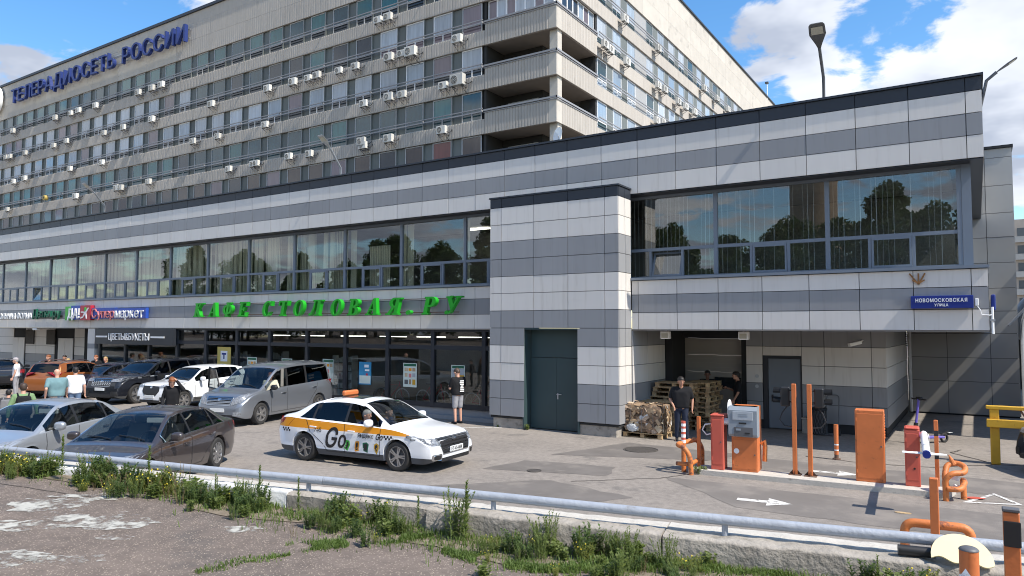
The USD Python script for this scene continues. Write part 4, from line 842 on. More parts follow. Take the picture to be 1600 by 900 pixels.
def flat_sign(name, label, text, x0, z0, x1, h, depth, mat, y=FY - .02, bold=True, gap=.12, space=.45, off_=.05):
    t = thing(name, label, 'sign', (x0, y, z0)); gl, W = glyphs(text, h, depth, bold, gap, space); k = (x1 - x0) / W
    for ch, (v, f), x in gl: part(t, 'sign_letter', (np.column_stack([v[:, 0] * k + x * k, v[:, 1] - off_, v[:, 2]]), f), mat)
    return t
flat_sign('shop_sign', 'small white lettering reading school uniform at the left end of the band', 'ШКОЛЬНАЯ ФОРМА', -50.2, 3.60, -45.4, .33, .05, M['white'], bold=False)
M['dgreen'] = look('dark_green_letter', (0.008, 0.10, 0.055), 0.4)
dk = flat_sign('shop_sign', 'dark green children shop lettering left of the supermarket sign', 'Детки.ру', -45.2, 3.66, -42.1, .48, .10, M['dgreen'], bold=False, gap=.12)
part(dk, 'backing', MB().box(-.1, 3.15, -.035, -.01, -.02, .10), M['black'])
M['red'] = look('red_sign', (0.42, 0.018, 0.04), 0.4); M['brightblue'] = look('blue_sign', (0.02, 0.07, 0.36), 0.4); M['lime'] = look('lime_sign', (0.05, 0.42, 0.05), 0.4)
sm_ = flat_sign('supermarket_sign', 'white supermarket lettering with green, blue and red boxes', 'ДА!', -41.05, 3.60, -39.85, .50, .05, M['white'], off_=.20, gap=.06)
part(sm_, 'sign_box', MB().box(-.35, .25, -.19, -.0, -.12, .62), M['lime']); part(sm_, 'sign_box', MB().box(.255, 1.2, -.185, -.0, -.08, .66), M['brightblue'])
part(sm_, 'emblem_panel', MB().box(1.25, 2.28, -.20, 0, -.12, .66), M['red'])
em = MB(); fr_ = ((1.25, -.202, -.12), (1, 0, 0), (0, 0, 1), (0, -1, 0))
em.prism(unary_union([Polygon([(.05, .08), (.3, .12), (.5, .3), (.62, .08), (.72, .08), (.62, .36), (.85, .62), (.8, .66), (.52, .45), (.1, .46), (.1, .40), (.42, .38), (.28, .2), (.05, .14)])]), 0, .015, fr_)
part(sm_, 'emblem_stroke', em, M['white']); part(sm_, 'emblem_dot', MB().prism(shapely.Point(.52, .58).buffer(.1), 0, .02, fr_), M['lime'])
gl, W_ = glyphs('Супермаркет', .46, .05, False, .12); k_ = 4.75 / W_
part(sm_, 'sign_box', MB().box(2.33, 4.55, -.16, 0, -.05, .50), M['brightblue']); part(sm_, 'sign_box', MB().box(4.555, 7.3, -.155, 0, -.05, .47), M['brightblue'])
M['pinkred'] = look('pink_red_letter', (0.62, 0.20, 0.20), 0.4)
for i, (ch, (v, f), x) in enumerate(gl): part(sm_, 'sign_letter', (np.column_stack([(v[:, 0] + x) * k_ + 2.4, v[:, 1] - .165, v[:, 2]]), f), M['pinkred'] if i < 5 else M['white'])
fs = thing('flower_shop_sign', 'black flower shop sign box with white lettering between two bars', 'sign', (-38.4, 19.88, 2.36))
part(fs, 'sign_box', MB().cbox(0, 6.9, -.16, 0.0, -.10, .68, .01), M['beam'])
gl, W_ = glyphs('ЦВЕТЫ&БУКЕТЫ', .34, .03, False, .10); k_ = 3.62 / W_
for ch, (v, f), x in gl: part(fs, 'sign_letter', (np.column_stack([(v[:, 0] + x) * k_ + 1.32, v[:, 1] - .161, v[:, 2] + .12]), f), M['white'])
part(fs, 'sign_bar', MB().box(.12, 1.18, -.185, -.161, .24, .32), M['white']); part(fs, 'sign_bar', MB().box(5.08, 6.2, -.185, -.161, .24, .32), M['white'])
st = thing('street_sign', 'blue street name sign on the right end of the pavilion', 'sign', (-1.30, FY - .06, 3.60))
part(st, 'board', MB().cbox(0, 1.27, -.06, .05, 0, .30, .008), M['blue'])
gl, W_ = glyphs('НОВОМОСКОВСКАЯ', .085, .006, True, .22); k_ = 1.05 / W_
for ch, (v, f), x in gl: part(st, 'sign_letter', (np.column_stack([(v[:, 0] + x) * k_ + .10, v[:, 1] - .061, v[:, 2] + .15]), f), M['white'])
gl, W_ = glyphs('УЛИЦА', .06, .006, True, .22); k_ = .28 / W_
for ch, (v, f), x in gl: part(st, 'sign_letter', (np.column_stack([(v[:, 0] + x) * k_ + .49, v[:, 1] - .061, v[:, 2] + .05]), f), M['white'])
s2 = thing('edge_on_sign', 'narrow blue sign seen edge-on round the corner of the pavilion', 'sign', (.31, FY + .25, 3.55)); part(s2, 'board', MB().cbox(0, .09, -.2, .4, 0, .36, .02), M['blue'])
cb = thing('sign_cable', 'white junction box and cable right of the street sign', 'cable', (.02, FY - .02, 3.4)); part(cb, 'junction_box', MB().cbox(-.02, .05, -.06, 0, .25, .42, .01), M['white']); part(cb, 'cable', MB().tube([(.02, -.04, .25), (.08, -.05, .15), (.1, -.04, .05), (.25, -.02, .03), (.32, .02, .05)], .01, 6), M['white'])
hk = thing('rusty_bracket', 'rusty trident bracket on the white panel above the street sign', 'bracket', (-1.13, FY - .01, 4.18))
part(hk, 'fork', MB().bar((0, -.02, 0), (0, -.02, .27), .035, .02, up=(0, 1, 0)).bar((0, -.02, 0), (-.19, -.02, .27), .035, .02, up=(0, 1, 0)).bar((0, -.02, 0), (.14, -.02, .27), .035, .02, up=(0, 1, 0)).bar((-.13, -.025, .11), (0, -.025, .02), .03, .02, up=(0, 1, 0)).bar((.13, -.025, .11), (0, -.025, .02), .03, .02, up=(0, 1, 0)), look('rust_orange', (.25, .12, .04), .8))

# roof lamps
def lamp_head(b, p, q, w):
    """A flat tapering lamp head from its neck p to its tip q."""
    p, q = np.array(p, float), np.array(q, float); t = q - p; L = np.linalg.norm(t); t /= L; a = np.cross(t, (0, 0, 1)); a /= np.linalg.norm(a); n = np.cross(a, t)
    sec = [(0, .22, .05), (.15, .4, .09), (.55, 1.0, .10), (.92, .95, .07), (1.0, .75, .04)]; V = []
    for s, ww, hh in sec: V += [p + t * L * s + a * w * ww * k + n * hh * w * j * 1.6 for k, j in ((-.5, 0), (-.35, .6), (.35, .6), (.5, 0), (.4, -.35), (-.4, -.35))]
    F = []
    for i in range(len(sec) - 1): F += [(i * 6 + k, i * 6 + (k + 1) % 6, i * 6 + 6 + (k + 1) % 6, i * 6 + 6 + k) for k in range(6)]
    b.add(V, F); m = len(sec) * 6 - 6
    b.f.append(np.array([(0, 5, 4), (0, 4, 3), (0, 3, 2), (0, 2, 1)]) + b.n - len(V)); b.f.append(np.array([(m, m + 1, m + 2), (m, m + 2, m + 3), (m, m + 3, m + 4), (m, m + 4, m + 5)]) + b.n - len(V))
    lens = MB().add([p + t * L * s + a * w * k - n * w * .068 for s, k in ((.58, -.36), (.88, -.34), (.88, .34), (.58, .36))], [(0, 1, 2, 3)])
    return b, lens
M['lens'] = look('lamp_lens', (0.45, 0.43, 0.36), 0.2)
def roof_lamp(label, base, elbow, neck, tip, w, mat):
    t = thing('roof_lamp', label, 'lamp', base)
    part(t, 'pole', MB().tube([base, elbow, neck], .04, 10), mat, world=True, smooth=40)
    hb, ln = lamp_head(MB(), neck, tip, w); part(t, 'lamp_head', hb, mat, world=True, smooth=50); part(t, 'lens', ln, M['lens'], world=True)
roof_lamp('grey street lamp with a broad head against the clouds, above the right roof edge', (-3.28, 20.6, 8.7), (-3.27, 20.6, 9.88), (-3.22, 19.75, 10.42), (-3.16, 19.0, 10.78), .40, M['darksteel'])
roof_lamp('slim grey lamp leaning out at the right-hand end of the pavilion roof', (.25, 21.5, 8.7), (.40, 21.5, 9.38), (.62, 21.5, 9.56), (1.05, 21.5, 9.84), .22, M['darksteel'])
roof_lamp('pale curved lamp on the pavilion roof in front of the third window row', (-21.6, 20.6, 8.7), (-21.6, 20.6, 9.63), (-21.14, 19.6, 10.15), (-21.07, 19.0, 10.53), .32, M['steel'])
roof_lamp('pale curved lamp on the pavilion roof near the left edge', (-39.6, 20.6, 8.7), (-39.6, 20.6, 9.69), (-38.76, 19.6, 10.17), (-38.69, 19.0, 10.57), .32, M['steel'])
# floodlights, camera
for x, lb in ((-7.76, 'floodlight under the soffit left of the loading bay'), (-5.47, 'floodlight under the soffit right of the loading bay')):
    t = thing('floodlight', lb, 'floodlight', (x, 20.5, 2.9)); part(t, 'housing', MB().cbox(-.14, .14, -.10, .08, -.10, .13, .02), M['white']); part(t, 'glass', MB().box(-.1, .1, -.108, -.101, -.07, .07), M['lens']); part(t, 'bracket', MB().box(-.03, .03, -.03, .03, .13, .16), M['steel'])
cc = thing('security_camera', 'white security camera on the wall right of the office door', 'camera', (-2.85, 23.36, 2.72)); part(cc, 'body', MB().bar((0, -.05, 0), (-.28, -.32, -.08), .10, .09), M['white']); part(cc, 'arm', MB().bar((0.05, .03, .06), (-.02, -.06, .0), .03, .03), M['white'])
cl = thing('wall_lamp', 'small white lamp under the soffit near the service doors', 'lamp', (-45.3, 20.0, 3.08)); part(cl, 'housing', MB().cbox(-.25, .25, -.14, .1, -.14, -.0, .03), M['white'])

# far right: apartment block and a stair canopy
fa = thing('apartment_block', 'distant pale apartment block seen past the right end of the pavilion', 'building', (10, 150, 0))
M['farwall'] = look('far_render', (0.42, 0.37, 0.32), 0.9, var=0.15, scale=.4); M['fardark'] = look('far_window', (0.08, 0.09, 0.10), 0.3)
part(fa, 'wall', MB().box(6, 60, 150, 165, 0, 22.0), M['farwall'], world=True)
for z in np.arange(3, 21, 3.0):
    part(fa, 'balcony_band', MB().box(6, 60, 149.3, 149.99, z, z + 1.0), M['pe'], world=True)
    for x in np.arange(6.4, 30, 2.4): part(fa, 'window', MB().box(x, x + 1.5, 149.93, 149.985, z + 1.1, z + 2.5), M['fardark'], world=True)
sc = thing('stair_canopy', 'arched metal and glass stair canopy at the right edge behind the pavilion', 'canopy', (2.4, 33, 0))
for k, y in enumerate(np.linspace(34, 46, 9)):
    a = np.linspace(0, math.pi, 13); part(sc, 'arch', MB().tube([(3.2 - 1.7 * math.cos(t), y, 2.7 + 2.6 * math.sin(t)) for t in a], .05, 6), M['steel'], world=True)
a = np.linspace(0, math.pi, 13); V = [(3.2 - 1.66 * math.cos(t), y, 2.7 + 2.56 * math.sin(t)) for y in (34, 46) for t in a]
part(sc, 'glazing', MB().add(V, [(k, k + 1, k + 14, k + 13) for k in range(12)]), M['bl_sky'], world=True, smooth=True)
for y in (34, 40, 46):
    part(sc, 'post', MB().cyl((1.5, y, 0), (1.5, y, 2.7), .07, 8), M['steel'], world=True); part(sc, 'post', MB().cyl((4.9, y, 0), (4.9, y, 2.7), .07, 8), M['steel'], world=True)
part(sc, 'dark_passage', MB().box(1.6, 4.8, 46.05, 46.2, 0, 2.7), M['void'], world=True)
wp = thing('leaning_pipe', 'pale metal tube leaning out of the canopy beside the street sign', 'pipe', (1.0, 30.2, 3.0)); part(wp, 'tube', MB().bar((.95, 30.3, 3.25), (2.1, 30.6, 4.6), .12, .06), M['steel'], world=True)

# ------------------------------------------------------------------ vehicles
from scipy.interpolate import PchipInterpolator as PC
def paint(name, c, metal=0.0, rough=0.32, flake=0.04):
    return look(name, c, rough, metal=metal, var=flake, scale=300, coat=1.0, spec=0.5 if max(c) > .03 else 0.15)
M['carwhite'] = paint('white_car_paint', (0.76, 0.77, 0.78)); M['carsilver'] = paint('silver_car_paint', (0.40, 0.42, 0.44), .55, .38, .12)
M['vangrey'] = paint('grey_van_paint', (0.22, 0.235, 0.26), .6, .36, .12); M['carbrown'] = paint('brown_car_paint', (0.062, 0.050, 0.048), .45, .34, .15)
M['carblack'] = paint('black_car_paint', (0.011, 0.012, 0.016)); M['carcopper'] = paint('copper_car_paint', (0.36, 0.115, 0.03), .45, .36, .12); M['carnavy'] = paint('dark_blue_car_paint', (0.014, 0.018, 0.03))
M['carglass'] = glass('car_glass', (0.50, 0.55, 0.55), 0.06); M['cartint'] = glass('tinted_car_glass', (0.07, 0.075, 0.08), 0.05)
M['chrome'] = look('chrome', (0.62, 0.63, 0.64), 0.15, metal=1.0, var=0.02); M['alloy'] = look('alloy_rim', (0.42, 0.41, 0.40), 0.35, metal=0.8, var=0.05)
M['headlight'] = look('headlight_lens', (0.20, 0.21, 0.225), 0.08, var=0.6, scale=18, spec=0.9); M['tail'] = look('tail_light', (0.25, 0.012, 0.015), 0.12, var=0.3, scale=10, spec=0.8)
M['seat'] = look('car_seat', (0.05, 0.048, 0.046), 0.8); M['seatlight'] = look('pale_car_seat', (0.20, 0.19, 0.17), 0.8); M['plate'] = look('number_plate', (0.66, 0.67, 0.66), 0.4)
M['taxiorange'] = look('taxi_stripe', (0.75, 0.29, 0.01), 0.35, coat=.6); M['skirt'] = look('grey_lower_cladding', (0.055, 0.055, 0.055), 0.6, var=.1); M['sunshade'] = look('sun_visor', (0.55, 0.56, 0.55), .7)

def raycast(V, F, O, d):
    """Distance along d from each origin to the first face hit (inf where none)."""
    a, b, c = V[F[:, 0]], V[F[:, 1]], V[F[:, 2]]; e1, e2 = b - a, c - a; p = np.cross(d, e2); det = (e1 * p).sum(1)
    ok = np.abs(det) > 1e-12; a, e1, e2, p, det = a[ok], e1[ok], e2[ok], p[ok], det[ok]; inv = 1 / det
    out = np.full(len(O), np.inf)
    for i, o in enumerate(O):
        s = o - a; u = (s * p).sum(1) * inv; q = np.cross(s, e1); v = (q @ d) * inv; t = (e2 * q).sum(1) * inv
        k = (u > -1e-6) & (v > -1e-6) & (u + v < 1 + 1e-6) & (t > 0)
        if k.any(): out[i] = t[k].min()
    return out

class Car:
    def __init__(c, S):
        c.S = S; L, W = S['L'], S['W']; c.L, c.hw = L, W / 2; c.xf = L / 2
        c.zt = PC(*zip(*S['top'])); c.zb0 = PC(*zip(*S['belt'])); c.axles = (S['fo'], S['fo'] + S['wb']); c.R = S['R']
        plan = S.get('plan', [(0, .74), (.04, .85), (.12, .925), (.35, .975), (.9, 1.0), (L - .9, 1.0), (L - .35, .965), (L - .1, .90), (L, .80)])
        c.w = PC(*zip(*plan)); c.build()
    def zs(c, s):
        S = c.S; z = S['sill'] + .10 * max(0, 1 - s / .35) ** 2 + .12 * max(0, 1 - (c.L - s) / .4) ** 2
        for a in c.axles:
            d = abs(s - a); ra = c.R + S.get('gap', .055)
            if d < ra: z = max(z, c.R + math.sqrt(max(ra * ra - d * d, 0)))
        return z
    def build(c):
        S, L = c.S, c.L; cowl, wf, rr, rb = S['cowl'], S['wf'], S['rr'], S['rb']
        keys = [0, .02, .05, .09, L, L - .02, L - .05, L - .1, cowl, wf, rr, rb, S['sw0'], S['sw1']]
        for q in S['pillars']: keys += [q - S['pw'], q + S['pw']]
        for a in c.axles: ra = c.R + S.get('gap', .055); keys += [a - ra, a + ra, a - ra + .01, a + ra - .01, a - ra + .04, a + ra - .04]
        st = sorted(set(np.round(np.concatenate([np.linspace(.12, L - .12, int(L / .055)), keys]), 4)))
        st = [s for i, s in enumerate(st) if i == 0 or s - st[i - 1] > .006 or s in keys]; st = np.array(st); c.st = st
        gf = [.07, .30, .52, .74, .90]; c.gf = gf; tf = [.93, .80, .58, .30, 0.0]
        zl = S['rows']; nL = len(zl)
        wk = [(0, 0), (S['sw0'], 0)] + [(q, d) for q, d in zip(S['pillars'], S['pslant'])] + [(S['sw1'], S['rslant']), (L, 0)]
        wx, wd = np.array([a for a, _ in wk]), np.array([b for _, b in wk])
        tum, rw = S.get('tum', .97), S['roofw'] * c.hw
        P = []
        for s0 in st:
            row = []
            def pt(f, y_of, z_of, dec=1.0, front=True):
                s = s0 + np.interp(s0, wx, wd) * f * dec
                z = z_of(s); 
                if s < .6: s_ = s + (1 - s / .6) ** 2 * S.get('bow', .10) * max(0, (z - .40) / .32) ** 1.6 + (1 - s / .6) ** 2 * .05 * max(0, (.34 - z) / .2)
                elif s > L - .5: s_ = s - (1 - (L - s) / .5) ** 2 * S.get('rbow', .06) * abs((z - .62) / .3) ** 1.5
                else: s_ = s
                row.append((c.xf - s_, y_of(s), z))
            zt = lambda s: float(c.zt(min(max(s, 0), L)))
            def wr(s):
                base = float(c.w(min(max(s, 0), L))) * c.hw
                if s <= cowl: return base * .90
                if s < wf: t = (s - cowl) / (wf - cowl); return base * .90 * (1 - t) + rw * t
                if s <= rr: return rw
                if s < rb: t = (s - rr) / max(rb - rr, .01); return rw * (1 - t) + base * S.get('tailw', .84) * t
                return base * S.get('tailw', .84)
            zr = lambda s: zt(s) - (S.get('crown', .055) if wf <= s <= rr else .035)
            zb = lambda s: min(float(c.zb0(min(max(s, 0), L))), zr(s) - .025)
            hw = lambda s, z: float(c.w(min(max(s, 0), L))) * c.hw * np.interp(z, [.15, .30, .42, .56, .67, .71, 1.0, 1.3], [.93, .965, .990, .982, 1.0, .988, .982, .97])
            zs = c.zs(s0)
            pt(0, lambda s: hw(s, zs) * .86, lambda s: zs)
            for k, za in enumerate([zs + .0] + list(zl)):
                zz = lambda s: max(zs + .012 * k, min(za, zb(s) - .012 * (nL + 1 - k))) if za < 1e3 else 0
                pt(0, lambda s: hw(s, zz(s)), zz)
            pt(0, lambda s: hw(s, zb(s)) * .985, zb)
            for f in gf + [1.0]:
                pt(f, lambda s: (hw(s, zb(s)) * .965) * (1 - f) + wr(s) * f + .018 * math.sin(math.pi * f), lambda s: zb(s) * (1 - f) + zr(s) * f)
            for f in tf:
                pt(1.0, lambda s: wr(s) * f, lambda s: zr(s) + (zt(s) - zr(s)) * (1 - f * f), dec=f)
            P.append(row)
        P = np.array(P); c.P = P; n, m = P.shape[:2]; c.m = m
        V = np.vstack([P.reshape(-1, 3), (P * [1, -1, 1]).reshape(-1, 3)]); N = n * m
        iB = 2 + nL; c.iB = iB; iG0, iG1 = iB + 1, iB + 5; iR = iB + 6; c.iR = iR
        zrb = np.array([P[i, iR, 2] - P[i, iB, 2] for i in range(n)])
        groups = {}
        def put(g, q): groups.setdefault(g, []).append(q)
        for i in range(n - 1):
            sm = (st[i] + st[i + 1]) / 2
            for k in range(m - 1):
                g = 'body'
                if iG0 <= k < iG1 and S['sw0'] < sm < S['sw1'] and min(zrb[i], zrb[i + 1]) > .11:
                    pil = [j for j, q in enumerate(S['pillars']) if abs(sm - q) < S['pw']]
                    g = 'pillar' if pil else 'side%d' % sum(sm > q for q in S['pillars'])
                elif k > iR and cowl + .02 < sm < wf - .01: g = 'windshield'
                elif k > iR and rr + .02 < sm < rb - .02: g = 'rear_window'
                elif k >= 1 and P[i, k + 1, 2] < S.get('clad', 0) + .004 and k < iB: g = 'cladding'
                elif k == iB - 1 and S.get('stripe') and sm > S['stripe'][0]: g = 'stripe'
                elif S.get('blackroof') and k >= iR and wf < sm < rr: g = 'roof'
                a, b, c_, d = i * m + k, (i + 1) * m + k, (i + 1) * m + k + 1, i * m + k + 1
                put(g + '+', (a, d, c_, b)); put(g + '-', (N + a, N + b, N + c_, N + d))
        for i, fl in ((0, 1), (n - 1, 0)):
            for k in range(m - 2):
                a, b, c_, d = i * m + k, i * m + k + 1, N + i * m + k + 1, N + i * m + k
                put('body+', (a, d, c_, b) if fl else (a, b, c_, d))
        c.V, c.groups = V, groups
        groups = {g: [tuple(reversed(f)) for f in q] for g, q in groups.items()}; c.groups = groups
        c.F = np.vstack([np.array(q) for q in groups.values()]); c.F = np.vstack([c.F[:, [0, 1, 2]], c.F[:, [0, 2, 3]]])
        cen = c.V[c.F].mean(1); c.nrm = np.cross(c.V[c.F[:, 1]] - c.V[c.F[:, 0]], c.V[c.F[:, 2]] - c.V[c.F[:, 0]])
    def grp(c, *names):
        q = [f for n in names for f in c.groups.get(n, [])]
        if not q: return None
        f = np.array(q); ids, inv = np.unique(f, return_inverse=True); f = inv.reshape(f.shape)
        return c.V[ids], np.vstack([f[:, [0, 1, 2]], f[:, [0, 2, 3]]])
    def project(c, v2, view, off=.006):
        """Points of a plan drawn on the car's front (y, z), rear, left/right (x, z) or top (x, y), laid onto its skin."""
        v2 = np.asarray(v2, float); n = len(v2)
        if view in ('front', 'rear'): sg = 1 if view == 'front' else -1; O = np.column_stack([np.full(n, 10.0 * sg), v2[:, 0], v2[:, 1]]); d = np.array([-sg, 0, 0.0])
        elif view in ('left', 'right'): sg = 1 if view == 'left' else -1; O = np.column_stack([v2[:, 0], np.full(n, 10.0 * sg), v2[:, 1]]); d = np.array([0, -sg, 0.0])
        else: O = np.column_stack([v2[:, 0], v2[:, 1], np.full(n, 10.0)]); d = np.array([0, 0, -1.0])
        F = c.F[(c.nrm @ d) < 0]; lo = O.min(0); hi = O.max(0); b0 = c.V[F].min(1); b1 = c.V[F].max(1); k = np.ones(len(F), bool)
        for ax in range(3):
            if abs(d[ax]) < .5: k &= (b1[:, ax] >= lo[ax] - .01) & (b0[:, ax] <= hi[ax] + .01)
        t = raycast(c.V, F[k], O, d); bad = ~np.isfinite(t); good = t[~bad].mean() if (~bad).any() else 10
        if bad.any() and (~bad).any():
            for i in np.nonzero(bad)[0]: t[i] = t[~bad][np.argmin(((v2[~bad] - v2[i]) ** 2).sum(1))]
        return O + (t - off)[:, None] * d
    def patch(c, poly, view, off=.006, size=.07, depth=0.02):
        b = MB()
        for g in getattr(poly, 'geoms', [poly]):
            if g.is_empty: continue
            v, f = trimesh.creation.triangulate_polygon(g.segmentize(size), engine='earcut'); v3, f = trimesh.remesh.subdivide_to_size(np.column_stack([v, np.zeros(len(v))]), f, size * 1.6)
            tm = trimesh.Trimesh(v3, f, process=True); v3, f = np.array(tm.vertices), np.array(tm.faces)
            p = c.project(v3[:, :2], view, off); q = c.project(v3[:, :2], view, off - depth) if False else p
            nv = np.cross(p[f[:, 1]] - p[f[:, 0]], p[f[:, 2]] - p[f[:, 0]]).sum(0); d = {'front': (1, 0, 0), 'rear': (-1, 0, 0), 'left': (0, 1, 0), 'right': (0, -1, 0), 'top': (0, 0, 1)}[view]
            if nv @ np.array(d) < 0: f = f[:, ::-1]
            b.add(p, f)
            e = trimesh.Trimesh(p, f, process=False); ed = e.edges_sorted; uq, cnt = np.unique(ed, axis=0, return_counts=True); rim = uq[cnt == 1]
            inn = p - np.array(d) * depth; nv_ = len(p)
            for a_, b_ in rim: b.add([p[a_], p[b_], inn[b_], inn[a_]], [(0, 1, 2, 3), (3, 2, 1, 0)])
        return b

def rpoly(x0, x1, y0, y1, r=.02): return sbox(min(x0, x1) + r, min(y0, y1) + r, max(x0, x1) - r, max(y0, y1) - r).buffer(r, 4)
def wheel_meshes(R, width, spokes, dbl=True):
    tyre = np.array([(R * .66, -width * .42), (R * .80, -width * .5), (R * .93, -width * .48), (R * .99, -width * .36), (R, 0), (R * .99, width * .36), (R * .93, width * .48), (R * .80, width * .5), (R * .66, width * .42), (R * .64, 0), (R * .66, -width * .42)])
    t = trimesh.creation.revolve(tyre, sections=40); X = trimesh.transformations.rotation_matrix(-math.pi / 2, (1, 0, 0)); t.apply_transform(X)
    r = MB(); lip = trimesh.creation.revolve(np.array([(R * .61, width * .2), (R * .66, width * .44), (R * .685, width * .44), (R * .685, width * .40), (R * .65, width * .15), (R * .61, width * .2)]), sections=40); lip.apply_transform(X); r.mesh(lip)
    for k in range(spokes):
        a = 2 * math.pi * k / spokes
        for da in ((-.13, .13) if dbl else (0,)):
            p = np.array([R * .12 * math.cos(a + da * 2), width * .36, R * .12 * math.sin(a + da * 2)]); q = np.array([R * .66 * math.cos(a + da), width * .40, R * .66 * math.sin(a + da)])
            r.bar(p, q, R * (.085 if dbl else .15), .02, up=(0, 1, 0))
    hub = trimesh.creation.cylinder(R * .17, .03, sections=16); hub.apply_transform(X); hub.apply_translation((0, width * .38, 0)); r.mesh(hub)
    disc = trimesh.creation.cylinder(R * .62, .01, sections=24); disc.apply_transform(X); disc.apply_translation((0, width * .12, 0))
    return t, r, disc

SEDAN = dict(L=4.60, W=1.82, fo=.95, wb=2.68, R=.318, sill=.19, cowl=1.20, wf=2.08, rr=3.30, rb=4.12, sw0=1.42, sw1=3.86, pillars=[2.42, 3.40], pslant=[.03, .0], rslant=-.42, pw=.035, roofw=.64,
    rows=[.25, .32, .42, .54, .66, .76], top=[(0, .69), (.05, .75), (.2, .80), (.6, .875), (1.15, .955), (1.32, 1.03), (2.05, 1.405), (2.4, 1.468), (2.75, 1.48), (3.2, 1.445), (3.5, 1.375), (4.12, 1.10), (4.45, 1.045), (4.6, .97)],
    belt=[(0, .50), (.6, .79), (1.2, .885), (2.2, .92), (3.4, .955), (4.15, .985), (4.6, .90)])
def variant(base, **k): d = dict(base); d.update(k); return d
def stretch(base, L, W, H, wb, fo, R, **k):
    """The same outline at another length, width and height."""
    fx, fz = L / base['L'], H / max(z for _, z in base['top']); d = dict(base)
    for q in ('cowl', 'wf', 'rr', 'rb', 'sw0', 'sw1', 'rslant'): d[q] = base[q] * fx
    d['pillars'] = [p * fx for p in base['pillars']]
    for q in ('top', 'belt'): d[q] = [(s * fx, z * fz) for s, z in base[q]]
    if 'plan' in base: d['plan'] = [(s * fx, w) for s, w in base['plan']]
    d.update(L=L, W=W, wb=wb, fo=fo, R=R, rows=[z * fz for z in base['rows']]); d.update(k); return d
SUV = dict(L=4.27, W=1.78, fo=.84, wb=2.59, R=.335, sill=.25, cowl=1.12, wf=1.88, rr=3.85, rb=4.16, sw0=1.36, sw1=3.72, pillars=[2.26, 3.22], pslant=[.03, -.03], rslant=-.24, pw=.04, roofw=.70, gap=.07, tum=.96,
    rows=[.32, .42, .52, .62, .74, .86], top=[(0, .86), (.04, .93), (.15, .97), (.5, 1.015), (1.1, 1.065), (1.25, 1.13), (1.85, 1.50), (2.1, 1.575), (2.7, 1.61), (3.4, 1.585), (3.85, 1.52), (4.12, 1.16), (4.2, 1.05), (4.27, .92)],
    belt=[(0, .62), (.5, .92), (1.1, .99), (2.2, 1.03), (3.3, 1.09), (4.1, 1.13), (4.27, .88)], tailw=.9, bow=.05,
    plan=[(0, .78), (.05, .88), (.15, .94), (.4, .98), (.9, 1.0), (3.4, 1.0), (3.95, .965), (4.18, .91), (4.27, .84)])
VAN = dict(L=5.15, W=1.92, fo=.95, wb=3.2, R=.345, sill=.25, cowl=.98, wf=1.92, rr=4.86, rb=5.06, sw0=1.18, sw1=4.82, pillars=[2.30, 3.42], pslant=[.06, 0], rslant=-.08, pw=.06, roofw=.80, gap=.07,
    rows=[.33, .45, .60, .74, .86, .96], top=[(0, .84), (.04, .92), (.2, .985), (.5, 1.05), (.93, 1.13), (1.08, 1.20), (1.85, 1.72), (2.1, 1.83), (2.6, 1.895), (3.4, 1.925), (4.4, 1.91), (4.85, 1.86), (5.06, 1.30), (5.12, 1.05), (5.15, .9)],
    belt=[(0, .60), (.5, .93), (.95, 1.03), (1.6, 1.06), (3.0, 1.10), (4.6, 1.16), (5.05, 1.18), (5.15, .85)], tailw=.93, bow=.07, crown=.07,
    plan=[(0, .70), (.05, .82), (.15, .90), (.4, .965), (.8, 1.0), (4.6, 1.0), (4.95, .97), (5.08, .94), (5.15, .90)])

